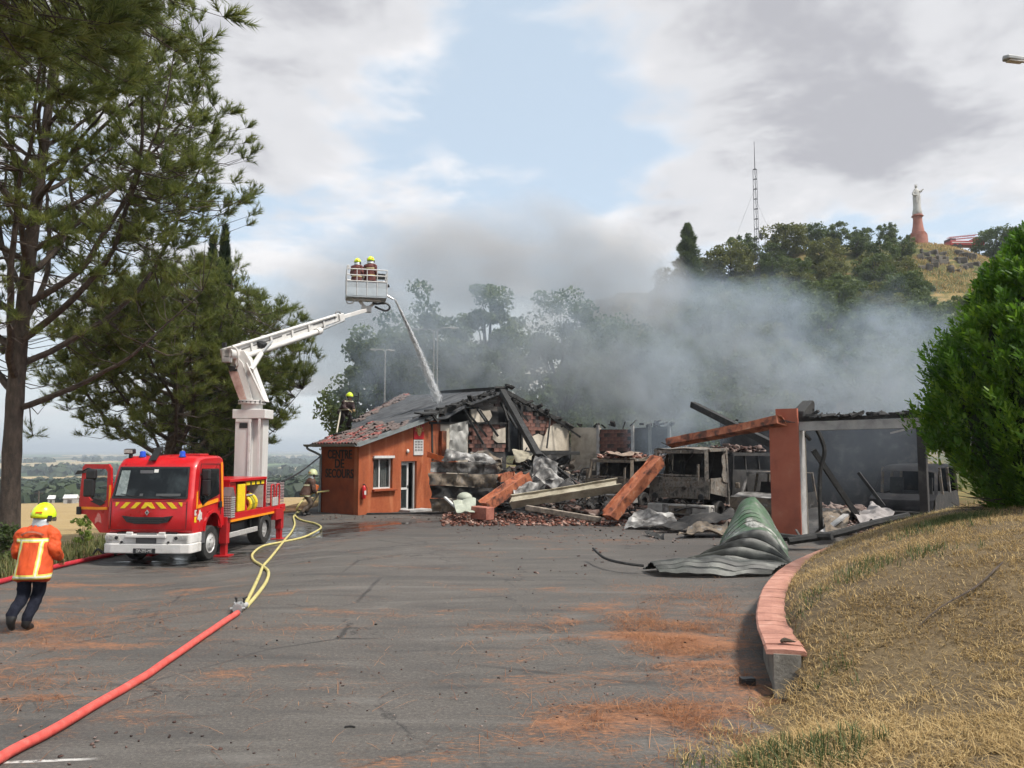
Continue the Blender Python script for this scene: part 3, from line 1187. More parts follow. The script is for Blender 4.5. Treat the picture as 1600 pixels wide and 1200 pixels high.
def pine(name, label, base, height, tr, env_c, env_r, nlimb, zlow, lean=(0, 0), seed=1, tuft_l=0.22, needles=18, dens=1.0, keep=None, up=0.55, nspray=1500, group='pines along the left edge'):
    rs = random.Random(seed)
    root = thing(name, label, 'tree', base, 0, group)
    # trunk
    tp, rd = [], []
    for k in range(13):
        t = k / 12
        tp.append(Vector((lean[0] * t * height + 0.18 * math.sin(t * 5 + seed), lean[1] * t * height + 0.15 * math.cos(t * 4 + seed) - 0.15, -0.4 + t * (height + 0.4))))
        rd.append(tr * (1.28 if k == 0 else 1.0) * (1 - t) ** 0.75 + 0.03)

    def trunk_at(z):
        t = max(0, min(0.999, (z + 0.4) / (height + 0.4))) * 12
        i = int(t)
        return tp[i].lerp(tp[i + 1], t - i), rd[i] * (1 - (t - i)) + rd[i + 1] * (t - i)

    fine = catmull(tp, 3)
    frd = []
    for i in range(len(fine)):
        q = i / (len(fine) - 1) * 12
        k = min(11, int(q))
        frd.append((rd[k] * (1 - (q - k)) + rd[k + 1] * (q - k)) * (1 + 0.05 * rs.uniform(-1, 1)))
    MB().tube(fine, frd, 14).build('trunk', BARK, root, smooth='full')
    br = MB()
    tips, tdir = [], []
    limbs, lp = [], []

    def inside(p):
        q = ((p.x - env_c[0]) / env_r[0]) ** 2 + ((p.y - env_c[1]) / env_r[1]) ** 2 + ((p.z - env_c[2]) / env_r[2]) ** 2
        return q

    for i in range(nlimb):
        f = (i + 0.5) / nlimb
        z0 = zlow + (height * 0.93 - zlow) * f ** 0.85
        a = i * 2.39996 + rs.uniform(-0.35, 0.35)
        p0, r0 = trunk_at(z0)
        d = Vector((math.cos(a), math.sin(a), rs.uniform(0.25, 0.55) + 0.35 * f)).normalized()
        pts_ = [p0.copy()]
        p = p0.copy()
        steps = 0
        while steps < 26:
            d = (d + Vector((rs.gauss(0, 0.09), rs.gauss(0, 0.09), up * 0.10 + rs.gauss(0, 0.05)))).normalized()
            p = p + d * 0.45
            pts_.append(p.copy())
            steps += 1
            if steps > 4 and inside(p) > 1.0:
                break
        if len(pts_) < 4:
            continue
        lr = min(r0 * 0.5, 0.010 * len(pts_) * 0.45 + 0.03)
        nlp = len(pts_)
        if keep is None or any(keep(Vector(base) + q) for q in pts_):
            br.tube(pts_, [lr * (1 - 0.90 * k / (nlp - 1)) for k in range(nlp)], 6, caps=False)
        limbs.append((pts_, lr))
        for k in range(1, nlp):
            lp.append(pts_[k])
    # sprays fill the crown unevenly; each hangs on a twig from the nearest limb
    LP = np.array([tuple(q) for q in lp])
    got = 0
    tries = 0
    while got < nspray and tries < nspray * 12:
        tries += 1
        d = np.array([rs.gauss(0, 1) for _ in range(3)])
        d /= np.linalg.norm(d)
        k = rs.uniform(0.30, 1.06) ** 0.55
        lump = 1 + 0.22 * mnoise.noise(Vector(d * 2.1) + Vector((seed, 0, 0)))
        p = Vector((env_c[0] + d[0] * env_r[0] * k * lump, env_c[1] + d[1] * env_r[1] * k * lump, env_c[2] + d[2] * env_r[2] * k * lump))
        if keep is not None and not keep(Vector(base) + p):
            continue
        low = (p.z - (env_c[2] - env_r[2])) / env_r[2]
        if low < 0.85 and rs.random() > 0.16 + 0.5 * low:
            continue
        if mnoise.noise(p * 0.55 + Vector((seed, 3, 1))) < -0.22 and rs.random() < 0.8:
            continue
        got += 1
        i = int(np.argmin(((LP - np.array(p)) ** 2 * np.array([1, 1, 1.0])).sum(1) + np.maximum(0, LP[:, 2] - p.z) * 3))
        q0 = Vector(LP[i])
        ln0 = (p - q0).length
        midp = q0.lerp(p, 0.55) - Vector((0, 0, 0.12 * ln0))
        br.tube([q0, midp, p], [0.010 + 0.004 * ln0, 0.008 + 0.002 * ln0, 0.005], 4, caps=False)
        out = (p - midp).normalized()
        nsub = rs.randint(5, 8)
        for _ in range(nsub):
            d3 = (out * 0.7 + Vector((rs.gauss(0, .55), rs.gauss(0, .55), rs.uniform(0.0, 0.85)))).normalized()
            L3 = rs.uniform(0.18, 0.55)
            e = p + d3 * L3
            br.tube([p, e], [0.006, 0.003], 3, caps=False)
            for f_ in ((1.0, 0.55) if L3 > 0.3 else (1.0,)):
                tips.append(tuple(p.lerp(e, f_)))
                tdir.append(tuple(d3 + Vector((0, 0, 0.2))))
    b_ = br.build('branches', BARK, root)
    b_['kind'] = 'stuff'
    V_, F_, rn = tufts(tips, tdir, tuft_l, tuft_l * 0.036, needles)
    c_ = np_mesh('crown', V_, F_, PINE, root, rnd=rn)
    c_['kind'] = 'stuff'
    return root


pA = P(25, 862, 22.0)
pine('pine_tree', 'tall pine with bare lower limbs, thick trunk behind the walking firefighter', (pA.x, pA.y, -0.55), 17.5, 0.25, (0.3, 0.0, 11.2), (5.3, 5.4, 6.9), 40, 4.0, (0.012, 0), 3, 0.22, 22, nspray=1650)
pB = P(266, 740, 31.0)
pine('pine_tree', 'pine with spreading crown directly behind the fire truck', (pB.x, pB.y, -0.9), 10.2, 0.40, (0.5, 0, 6.7), (4.7, 4.7, 4.1), 36, 1.8, (0.01, 0), 11, 0.23, 20, nspray=1700)
# nearer pine standing outside the picture, only its high branches reach in
pine('pine_tree', 'overhanging pine branches in the upper left corner, nearest to the viewer', (-10.6, 9.8, 0.2), 14.5, 0.30, (0.9, 0.9, 10.9), (5.0, 5.0, 3.4), 26, 7.6, (0.0, 0), 23, 0.25, 30, nspray=420, keep=lambda q: q.x > -9.4 and q.y > 6)

# ------------------------------------------------------------------ cypresses behind the second pine
CYP = leaf_mat('cypress_leaf', (0.006, 0.014, 0.007), (0.018, 0.036, 0.014), (0.04, 0.065, 0.022), 1.2, 0.15)


def cypress(label, base, h, rad, seed):
    root = thing('cypress_tree', label, 'tree', base, 0, 'cypresses behind the pine')
    rs = np.random.default_rng(seed)
    N = 5200
    t = rs.uniform(0, 1, N) ** 0.8
    a = rs.uniform(0, 2 * np.pi, N)
    rr = rad * (np.sin(np.pi * (0.12 + 0.88 * t)) ** 0.55) * np.where(t > 0.6, 1 - (t - 0.6) * 1.9, 1.0).clip(0.06) * (0.82 + 0.18 * np.sin(a * 5 + t * 17)) * rs.uniform(0.7, 1.05, N)
    pts_ = np.stack([rr * np.cos(a), rr * np.sin(a), 0.2 + t * h], 1)
    dirs = np.stack([np.cos(a) * 0.35, np.sin(a) * 0.35, np.ones(N)], 1)
    V_, F_, rn = tufts(pts_, dirs, 0.34, 0.035, 5, 0.45)
    np_mesh('crown', V_, F_, CYP, root, rnd=rn)['kind'] = 'stuff'
    MB().tube([(0, 0, -0.5), (0, 0, h * 0.5), (0, 0, h * 0.93)], [0.2, 0.14, 0.03], 8).build('trunk', BARK, root, smooth=True)
    return root


for i, (px_, top, w) in enumerate(((322, 378, 0.95), (341, 360, 1.0), (357, 560, 1.05))):
    p = P(px_, 703, 37.0 + i)
    zt = P(px_, top, 37.0 + i).z
    cypress(('cypress spire left of the taller one above the second pine', 'tallest dark cypress spire rising above the second pine', 'low dark cypress behind the lifting mast')[i], (p.x, p.y, -1.2), zt + 1.2, w, 30 + i)

# ------------------------------------------------------------------ broadleaf trees
LEAF_A = leaf_mat('leaf_dark', (0.040, 0.062, 0.022), (0.082, 0.118, 0.037), (0.14, 0.18, 0.055), 0.25, 0.42)
LEAF_B = leaf_mat('leaf_olive', (0.062, 0.074, 0.022), (0.14, 0.152, 0.040), (0.22, 0.22, 0.066), 0.25, 0.42)
LEAF_C = leaf_mat('leaf_mid', (0.046, 0.070, 0.023), (0.105, 0.142, 0.042), (0.165, 0.205, 0.066), 0.25, 0.42)
TRUNKM = mat('grey_bark', [(0.3, (0.03, 0.026, 0.022)), (0.7, (0.10, 0.088, 0.074))], 6, 0.9, bump=0.7)


def leaf_mesh(seed, h, rx, nclump, nleaf, size, trunk_frac=0.22, squash=0.95):
    """crown of leaf clumps: returns arrays and limb list"""
    rs = np.random.default_rng(seed)
    cs = []
    zc = h * (0.5 + trunk_frac / 2)
    rz = h * (1 - trunk_frac) / 2
    while len(cs) < nclump:
        d = rs.normal(size=3)
        d /= np.linalg.norm(d)
        k = rs.uniform(0.35, 1.0) ** 0.6
        lump = 1 + 0.20 * mnoise.noise(Vector(d * 1.7 + seed))
        p = np.array([d[0] * rx * k * lump, d[1] * rx * k * lump, zc + d[2] * rz * k * lump * squash])
        if p[2] < h * trunk_frac * 0.8:
            continue
        cs.append(p)
    cs = np.array(cs)
    cr_ = rs.uniform(0.55, 1.2, nclump) * rx * 0.30
    N = nclump * nleaf
    d = rs.normal(size=(N, 3))
    d /= np.linalg.norm(d, axis=1)[:, None]
    rr = rs.uniform(0.2, 1.0, N) ** 0.5
    ci = np.repeat(np.arange(nclump), nleaf)
    C = cs[ci] + d * (cr_[ci] * rr)[:, None] * np.array([1, 1, 0.75])
    u = rs.normal(size=(N, 3))
    u /= np.linalg.norm(u, axis=1)[:, None]
    w = np.cross(u, rs.normal(size=(N, 3)))
    w /= np.linalg.norm(w, axis=1)[:, None]
    s = size * rs.uniform(0.6, 1.25, N)[:, None]
    Vq = np.stack([C - u * s, C + w * s * 0.55, C + u * s, C - w * s * 0.55], 1).reshape(-1, 3)
    Fq = np.arange(N * 4).reshape(-1, 4)
    rn = np.clip(rs.uniform(0, 1, nclump)[ci] * 0.6 + rs.uniform(0, 0.4, N), 0, 1)
    return Vq, Fq, rn, cs


def make_tree(name, label, seed, h, rx, lmat, nclump=90, nleaf=110, size=0.16, group=None, tf=0.22):
    root = thing(name, label, 'tree', (0, 0, 0), 0, group)
    Vq, Fq, rn, cs = leaf_mesh(seed, h, rx, nclump, nleaf, size, tf)
    np_mesh('crown', Vq, Fq, lmat, root, rnd=rn)['kind'] = 'stuff'
    mb = MB()
    mb.tube([(0, 0, -0.8), (0.1, 0, h * 0.2), (0.0, 0.15, h * 0.5), (0.1, 0.1, h * 0.85)], [h * 0.028, h * 0.020, h * 0.014, 0.02], 8)
    for k in range(0, nclump, max(1, nclump // 26)):
        z0 = min(max(h * 0.18, cs[k][2] * 0.55), h * 0.7)
        a = Vector((0.05, 0.1, z0))
        e = Vector(cs[k])
        mb.tube([a, a.lerp(e, 0.5) + Vector((0, 0, -0.12 * h * 0.2)), e], [h * 0.009, h * 0.005, 0.012], 5, caps=False)
    mb.build('trunk', TRUNKM, root, smooth=True)
    return root


# row of large trees behind the station
spots = [  # px, top py, Y, half width px, mat, label
    (590, 500, 52, 62, LEAF_C, 'low left shoulder tree of the clump behind the burnt roof'),
    (660, 447, 55, 70, LEAF_A, 'broad dark tree behind the twin street lamp'),
    (764, 418, 57, 48, LEAF_C, 'pointed tallest tree of the clump right of the twin street lamp'),
    (722, 520, 54, 60, LEAF_A, 'lower tree filling the middle of the clump behind the station'),
    (880, 452, 66, 60, LEAF_A, 'rounded tree veiled by smoke, alone behind the station centre'),
    (970, 486, 70, 62, LEAF_C, 'smoke veiled tree left of the wooded hill'),
    (1040, 520, 68, 52, LEAF_A, 'smoke veiled tree at the foot of the wooded hill'),
]
for i, (px_, top, Y, hw, lm, lab) in enumerate(spots):
    p = P(px_, 703, Y)
    zt = P(px_, top, Y).z
    z0 = land_z(p.x, p.y) if px_ > 640 else -0.8
    h = zt - z0
    t_ = make_tree('broadleaf_tree', lab, 50 + i, h, hw / FPX * Y * 1.35, lm, 120, 150, 0.17, 'trees behind the burnt station', 0.04)
    t_.location = (p.x, p.y, z0)
    if px_ == 764:
        t_.children[0].scale = (1, 1, 1)

# wooded hillside: a few kinds of tree, copied
protos = [make_tree('hillside_tree', 'x', 80, 8.0, 3.4, LEAF_A, 60, 80, 0.24, None, 0.1),
          make_tree('hillside_tree', 'x', 81, 7.2, 3.7, LEAF_B, 60, 80, 0.24, None, 0.08),
          make_tree('hillside_tree', 'x', 82, 9.0, 3.5, LEAF_C, 60, 80, 0.24, None, 0.12)]
used = [False] * 3


def put_tree(k, x, y, s, label, group, sz=1.0, sink=0.6):
    if not used[k]:
        o = protos[k]
        used[k] = True
    else:
        o = copy_tree(protos[k])
    o.location = (x, y, land_z(x, y) - sink)
    o.scale = (s, s, s * sz)
    o.rotation_euler = (0, 0, random.uniform(0, 6.28))
    o['label'] = label
    o['group'] = group
    return o


# crest trees, placed one by one
crest = [(1140, 352, 138, 1, 'small topped olive green tree left of the lattice mast'), (1225, 345, 141, 1, 'rounded crest tree just right of the lattice mast'),
         (1268, 346, 142, 0, 'dark crest tree, second right of the lattice mast'), (1306, 343, 143, 2, 'tallest crest tree midway between mast and statue'),
         (1345, 356, 143, 0, 'crest tree, second left of the statue'), (1385, 368, 144, 2, 'last crest tree left of the statue'),
         (1556, 350, 146, 0, 'dark tree at the crest right of the hilltop fire engine'), (1592, 346, 144, 2, 'crest tree at the right picture edge')]
for px_, top, Y, k, lab in crest:
    p = P(px_, top, Y)
    g = land_z(p.x, p.y) - 0.6
    s = max(0.55, (p.z - g) / (8.0, 7.2, 9.0)[k])
    put_tree(k, p.x, p.y, min(s, 1.25), lab, 'trees along the hill crest')
    if s > 1.25:
        pass
hs = random.Random(5)
cnt = 0
for _ in range(4000):
    x = hs.uniform(4, 92)
    y = hs.uniform(62, 144)
    pxl = 800 + x / y * FPX
    if pxl < 945 or pxl > 1640:
        continue
    sc_ = hs.uniform(0.6, 0.95)
    if 703 - (land_z(x, y) + 8.4 * sc_ - 3.2) / y * FPX < (438 if pxl > 1425 else 350 if pxl > 1030 else 455):      # keep the skyline and the bare top below the statue
        continue
    if cnt > 125:
        break
    okk = True
    for o in COL.objects:
        if o.name.startswith('hillside_tree') and o.type == 'EMPTY' and (o.location.x - x) ** 2 + (o.location.y - y) ** 2 < 4.3 ** 2:
            okk = False
            break
    if not okk:
        continue
    kk = hs.choice((0, 0, 1, 2, 2))
    zone = 'at the left end of' if pxl < 1120 else 'below the mast on' if pxl < 1260 else 'midway along' if pxl < 1400 else 'below the statue on' if pxl < 1520 else 'at the right end of'
    put_tree(kk, x, y, sc_, ('dark green', 'olive green', 'mid green')[kk] + ' leafy tree ' + zone + ' the wooded hillside', 'trees on the wooded hillside')
    cnt += 1
for k in range(3):
    if not used[k]:
        put_tree(k, 40, 100, 0.8, 'leafy tree in the wood covering the smoky hillside', 'trees on the wooded hillside')

# dark pointed conifer at the left end of the hill
p = P(1074, 348, 128)
g = land_z(p.x, p.y) - 1
root = thing('fir_tree', 'dark pointed conifer at the left end of the wooded hill', 'tree', (p.x, p.y, g))
rs_ = np.random.default_rng(77)
hh = p.z - g
N = 6500
t = rs_.uniform(0, 1, N) ** 0.75
a = rs_.uniform(0, 2 * np.pi, N)
rr = 4.4 * (1 - t) ** 0.6 * (0.72 + 0.28 * np.sin(t * 40 + a * 3)) * rs_.uniform(0.35, 1.05, N)
pts_ = np.stack([rr * np.cos(a), rr * np.sin(a), 0.6 + t * (hh - 0.8)], 1)
V_, F_, rn = tufts(pts_, np.stack([np.cos(a), np.sin(a), 0.5 * np.ones(N)], 1), 0.6, 0.05, 5, 0.5)
np_mesh('crown', V_, F_, CYP if False else LEAF_A, root, rnd=rn)['kind'] = 'stuff'
MB().tube([(0, 0, -0.5), (0, 0, hh * 0.95)], [0.3, 0.03], 8).build('trunk', TRUNKM, root)

# ------------------------------------------------------------------ far woods in the valley: one mass
rs_ = np.random.default_rng(12)
C, Sz = [], []
while len(C) < 2300:
    az = rs_.uniform(-47, -4)
    r_ = 305 * (2.9 ** rs_.uniform(0, 1)) 
    x, y = r_ * math.sin(R(az)), r_ * math.cos(R(az))
    gap = mnoise.noise(Vector((x * 0.006, y * 0.006, 3.0)))
    if gap > (0.28 if r_ > 420 else 0.5):
        continue
    C.append((x, y, land_z(x, y)))
    Sz.append(rs_.uniform(4.0, 6.5))
for k in range(1500):      # hedges and copses farther off
    az = rs_.uniform(-47, -4)
    r_ = rs_.uniform(900, 3200)
    x, y = r_ * math.sin(R(az)), r_ * math.cos(R(az))
    if mnoise.noise(Vector((x * 0.0022, y * 0.0045, 8.0))) < 0.16:
        continue
    C.append((x, y, land_z(x, y)))
    Sz.append(rs_.uniform(8, 14))
C = np.array(C)
Sz = np.array(Sz)
K = 34
N = len(C) * K
d = rs_.normal(size=(N, 3))
d /= np.linalg.norm(d, axis=1)[:, None]
d[:, 2] = np.abs(d[:, 2]) * 0.9
ci = np.repeat(np.arange(len(C)), K)
ctr = C[ci] + d * Sz[ci][:, None] * np.array([1, 1, 1.15]) * rs_.uniform(0.55, 1.0, N)[:, None]
u = np.cross(d, rs_.normal(size=(N, 3)))
u /= np.linalg.norm(u, axis=1)[:, None]
w = np.cross(d, u) + d * rs_.uniform(-0.5, 0.5, N)[:, None]
s = (Sz[ci] * rs_.uniform(0.25, 0.45, N))[:, None]
Vq = np.stack([ctr - u * s, ctr - w * s, ctr + u * s, ctr + w * s], 1).reshape(-1, 3)
o = np_mesh('far_woods', Vq, np.arange(N * 4).reshape(-1, 4), leaf_mat('far_leaf', (0.014, 0.024, 0.012), (0.03, 0.048, 0.02), (0.055, 0.075, 0.028), 0.02, 0.15), rnd=np.clip(np.repeat(rs_.uniform(0, 1, len(C)), K) * 0.7 + rs_.uniform(0, .3, N), 0, 1))
tag(o, 'dark far woods spread over the valley floor', None, None, 'stuff')

# weeds along the forecourt's left edge and one pale green bush
wp = []
for _ in range(5200):
    y = random.uniform(15, 30)
    x = fc_edge(y) - abs(random.gauss(0.9, 0.7))
    wp.append((x, y, land_z(x, y)))
o = blades('edge_weeds', wp, 0.10, 0.42, 0.012, leaf_mat('weed', (0.05, 0.07, 0.02), (0.13, 0.15, 0.05), (0.27, 0.25, 0.10), 0.8, 0.3), 0.5)
tag(o, 'straggly green weeds along the forecourt edge', None)
p = P(126, 850, 23.0)
root = thing('young_shrub', 'pale green upright shrub between the walking firefighter and the truck', 'shrub', (p.x, p.y, land_z(p.x, p.y)))
Vq, Fq, rn, cs = leaf_mesh(91, 1.05, 0.34, 26, 60, 0.035, 0.06, 1.0)
np_mesh('foliage', Vq, Fq, leaf_mat('shrub_leaf', (0.10, 0.16, 0.03), (0.20, 0.28, 0.05), (0.33, 0.40, 0.10), 1.5, 0.4), root, rnd=rn)['kind'] = 'stuff'
mb = MB()
for k in range(8):
    mb.tube([(0, 0, -0.1), tuple(cs[k * 3])], [0.012, 0.004], 4)
mb.build('stems', BARK, root)['kind'] = 'stuff'
# dark shrub by the pine's foot
p = P(2, 850, 20.5)
root = thing('dark_shrub', 'dark green shrub at the left picture edge by the pine trunk', 'shrub', (p.x - 0.3, p.y, land_z(p.x, p.y)))
Vq, Fq, rn, cs = leaf_mesh(92, 1.0, 0.65, 30, 60, 0.06, 0.05, 1.0)
np_mesh('foliage', Vq, Fq, LEAF_A, root, rnd=rn)['kind'] = 'stuff'
mb = MB()
for k in range(8):
    mb.tube([(0, 0, -0.1), tuple(cs[k * 3])], [0.012, 0.004], 4)
mb.build('stems', BARK, root)['kind'] = 'stuff'
# ------------------------------------------------------------------ burnt fire station
ORW = None
m, n, l, b = nt('orange_render')
tc_ = n.new('ShaderNodeTexCoord').outputs['Object']
sp_ = n.new('ShaderNodeSeparateXYZ')
l.new(tc_, sp_.inputs[0])
runs = _noise(n, l, tc_, 1.5, 5, 0.6, 0.6, (1.6, 1.6, 0.22))
patch = _noise(n, l, tc_, 0.9, 6, 0.6, 0.5)
c = _ramp(n, l, runs, [(0.30, (0.15, 0.034, 0.012)), (0.44, (0.28, 0.064, 0.020)), (0.55, (0.36, 0.096, 0.034)), (0.63, (0.48, 0.19, 0.090))])
c = _mix(n, l, _ramp(n, l, patch, [(0.42, 0.0), (0.62, 0.75)]), c, (0.32, 0.064, 0.019))
c = _mix(n, l, 0.22, c, _ramp(n, l, _noise(n, l, tc_, 9, 6, 0.7), [(0.3, (0.2, 0.035, 0.01)), (0.7, (0.62, 0.20, 0.07))]))
sootx = _mathn(n, l, 'ADD', _mathn(n, l, 'MULTIPLY', sp_.outputs[0], 0.5), _mathn(n, l, 'MULTIPLY', _noise(n, l, tc_, 2.2, 7, 0.7, 0.6, (1, 1, .5)), 1.3))
c = _mix(n, l, _ramp(n, l, _mathn(n, l, 'ADD', _mathn(n, l, 'MULTIPLY', sootx, .4), 1.2), [(0.48, 0.0), (0.64, 0.85)]), c, (0.035, 0.018, 0.013))
l.new(c, b.inputs['Base Color'])
b.inputs['Roughness'].default_value = 0.8
bn = n.new('ShaderNodeBump')
bn.inputs['Strength'].default_value = 0.35
bn.inputs['Distance'].default_value = 0.01
l.new(_noise(n, l, tc_, 45, 5, 0.6), bn.inputs['Height'])
l.new(bn.outputs[0], b.inputs['Normal'])
ORW = m
ORSH = mat('orange_render_shaded', [(0.28, (0.16, 0.030, 0.010)), (0.5, (0.27, 0.055, 0.016)), (0.75, (0.38, 0.090, 0.028))], 1.3, 0.85, bump=0.35, bscale=45)  # darker copy of the orange render; the eave wall's shade is in the colour
ORB = mat('orange_concrete', [(0.30, (0.020, 0.014, 0.012)), (0.41, (0.14, 0.045, 0.024)), (0.50, (0.33, 0.10, 0.045)), (0.62, (0.42, 0.15, 0.07)), (0.74, (0.42, 0.29, 0.22))], 3.0, 0.75, bump=0.25)
ORP = mat('orange_pillar_render', [(0.28, (0.26, 0.075, 0.045)), (0.45, (0.37, 0.105, 0.06)), (0.6, (0.41, 0.125, 0.072)), (0.74, (0.46, 0.18, 0.115))], 1.5, 0.8, bump=0.25, bscale=40)
CREAM = mat('sooty_plaster', [(0.25, (0.10, 0.085, 0.07)), (0.40, (0.33, 0.29, 0.235)), (0.58, (0.55, 0.49, 0.40)), (0.75, (0.62, 0.57, 0.48))], 0.9, 0.85, bump=0.3)
SOOTW = mat('soot_wall', [(0.3, (0.012, 0.012, 0.013)), (0.55, (0.040, 0.038, 0.037)), (0.78, (0.13, 0.12, 0.11))], 1.6, 0.9, bump=0.4)
BRICKM = mat('smoked_brick', [(0.28, (0.055, 0.030, 0.026)), (0.5, (0.15, 0.068, 0.052)), (0.72, (0.25, 0.125, 0.095))], 2.3, 0.85, bump=0.5, coord='Object')
BRICKD = mat('black_brick', [(0.28, (0.018, 0.014, 0.013)), (0.5, (0.055, 0.036, 0.032)), (0.72, (0.12, 0.075, 0.062))], 3.1, 0.85, bump=0.5)
GREYW = mat('grey_concrete', [(0.28, (0.20, 0.195, 0.19)), (0.5, (0.36, 0.35, 0.34)), (0.75, (0.50, 0.49, 0.47))], 1.8, 0.85, bump=0.3)
BOARD = mat('grey_burnt_board', [(0.28, (0.025, 0.022, 0.02)), (0.5, (0.085, 0.075, 0.066)), (0.75, (0.17, 0.15, 0.13))], 3.0, 0.85, bump=0.5, vs_=(0.3, 1, 3))
ZINC = mat('grey_zinc', [(0.3, (0.15, 0.165, 0.165)), (0.7, (0.27, 0.29, 0.285))], 3.0, 0.5, metal=0.2)
ALUW = mat('white_frame', [(0.3, (0.50, 0.50, 0.49)), (0.7, (0.64, 0.64, 0.62))], 5.0, 0.5)
TILEM = mat('red_roof_tile', [(0.26, (0.025, 0.016, 0.015)), (0.45, (0.12, 0.030, 0.026)), (0.60, (0.22, 0.055, 0.045)), (0.75, (0.36, 0.24, 0.21))], 5.5, 0.8, bump=0.4)
TILEG = mat('sooted_roof_tile', [(0.26, (0.03, 0.026, 0.025)), (0.5, (0.10, 0.075, 0.068)), (0.75, (0.27, 0.22, 0.20))], 3.0, 0.85, bump=0.4)
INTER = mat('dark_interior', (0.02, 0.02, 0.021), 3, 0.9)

UX, UY = 0.632, 0.775
ROT_ST = math.atan2(UY, UX)
ST0 = Vector((-0.47, 38.0, 0.0))
U3, V3 = Vector((UX, UY, 0)), Vector((-UY, UX, 0))


def S(px_, py_, t=0.0):
    """picture point on the wall plane t -> (s, z) there"""
    d = ray(px_, py_)
    o = EYE - ST0
    k = (t - o.dot(V3)) / d.dot(V3)
    q = o + d * k
    return q.dot(U3), q.z


def SE(px_, py_, s):
    """picture point on the plane s=const -> (t, z)"""
    d = ray(px_, py_)
    o = EYE - ST0
    k = (s - o.dot(U3)) / d.dot(U3)
    q = o + d * k
    return q.dot(V3), q.z


def stw(s, t, z):
    return ST0 + U3 * s + V3 * t + Vector((0, 0, z))


station = thing('fire_station', 'burnt orange fire station with collapsed tile roof and sooty gable wall', 'building', ST0, ROT_ST)


def rake(s):
    return 5.6 - 0.2945 * abs(s)


def spanel(name, poly, mat_, t0=0.0, th=0.25, parent=station, smooth=False):
    """(s,z) polygon extruded along t"""
    return MB().prism(poly, th, 'y', t0).build(name, mat_, parent)


# ---- orange office front: wall with real openings for window and door
S0, S1 = -9.0, -4.35
wl_, wt_ = S(583.5, 716)
wr_, wb_ = S(613, 763)
dl_, dt_ = S(627, 716)
dr_, _ = S(650.5, 790)
wz0, wz1 = wb_, wt_
dz1 = 2.12
strips = [[(S0, -0.2), (wl_, -0.2), (wl_, rake(wl_) - 0.12), (S0, rake(S0) - 0.12)],
          [(wl_, -0.2), (wr_, -0.2), (wr_, wz0), (wl_, wz0)],
          [(wl_, wz1), (wr_, wz1), (wr_, rake(wr_) - 0.12), (wl_, rake(wl_) - 0.12)],
          [(wr_, -0.2), (dl_, -0.2), (dl_, rake(dl_) - 0.12), (wr_, rake(wr_) - 0.12)],
          [(dl_, dz1), (dr_, dz1), (dr_, rake(dr_) - 0.12), (dl_, rake(dl_) - 0.12)],
          [(dr_, -0.2), (S1, -0.2), (S1, rake(S1) - 0.12), (dr_, rake(dr_) - 0.12)]]
mb = MB()
for pz in strips:
    mb.prism(pz, 0.28, 'y', 0.0)
mb.build('front_wall', ORW, station)
# eave-side wall with the lettering
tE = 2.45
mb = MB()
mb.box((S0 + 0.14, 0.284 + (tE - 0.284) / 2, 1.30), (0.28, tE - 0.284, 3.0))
o = mb.build('lettered_wall', ORSH, station)
o['label'] = 'orange wall with shade in its colour and black lettering'
MB().prism([(S0 + 0.3, -0.2), (-0.2, -0.2), (-0.2, 5.2), (S0 + 0.3, 2.75)], 0.2, 'y', tE - 0.2).build('rear_wall', SOOTW, station)
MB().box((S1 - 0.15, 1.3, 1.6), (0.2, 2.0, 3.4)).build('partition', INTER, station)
# lettering on the wall facing left
LET = mat('black_letter', (0.012, 0.011, 0.010), 9, 0.7)
for txt, pyc, sz in (('CENTRE', 710.5, 0.50), ('DE', 725, 0.50), ('SECOURS', 740.5, 0.50)):
    tt, zz = SE(530 if txt != 'DE' else 532, pyc, S0)
    M = Matrix.Translation((S0 - 0.004, 1.22, zz)) @ Matrix.Rotation(-math.pi / 2, 4, 'Z') @ Matrix.Rotation(math.pi / 2, 4, 'X')
    text_mesh('lettering', txt, sz, LET, station, M, 0.012, True, 0.86 if txt != 'DE' else 1.0)
# window
win = MB()
fw = 0.06
win.box((wl_ + fw / 2, 0.17, (wz0 + wz1) / 2), (fw, 0.07, wz1 - wz0)).box((wr_ - fw / 2, 0.17, (wz0 + wz1) / 2), (fw, 0.07, wz1 - wz0))
win.box(((wl_ + wr_) / 2, 0.17, wz0 + fw / 2), (wr_ - wl_ - 2 * fw, 0.07, fw)).box(((wl_ + wr_) / 2, 0.17, wz1 - fw / 2), (wr_ - wl_ - 2 * fw, 0.07, fw))
wmid = wl_ + (wr_ - wl_) * 0.42
win.box((wmid, 0.17, (wz0 + wz1) / 2), (0.07, 0.068, wz1 - wz0 - 2 * fw))
wo_ = win.build('window', ALUW, station)
for a, b_ in ((wl_ + fw, wmid - 0.035), (wmid + 0.035, wr_ - fw)):
    MB().box(((a + b_) / 2, 0.18, (wz0 + wz1) / 2), (b_ - a, 0.012, wz1 - wz0 - 2 * fw)).build('pane', GLASS_W, wo_)
cu = MB()
for k in range(int((wr_ - wl_) / 0.05)):
    x = wl_ + 0.05 + k * 0.05
    if 0.52 < (x - wl_) / (wr_ - wl_) < 0.58 or (x - wl_) / (wr_ - wl_) > 0.88:
        continue
    cu.tube([(x, 0.25 + 0.015 * (k % 2), wz0 + 0.05), (x, 0.25 + 0.015 * (k % 2), wz1 - 0.05)], 0.028, 6)
cu.build('curtain', mat('curtain', (0.42, 0.42, 0.39), 3, 0.9), wo_, smooth=True)
MB().box(((wl_ + wr_) / 2, -0.05, wz1 + 0.05), (wr_ - wl_ + 0.06, 0.10, 0.10)).build('shutter_box', ALUW, wo_)
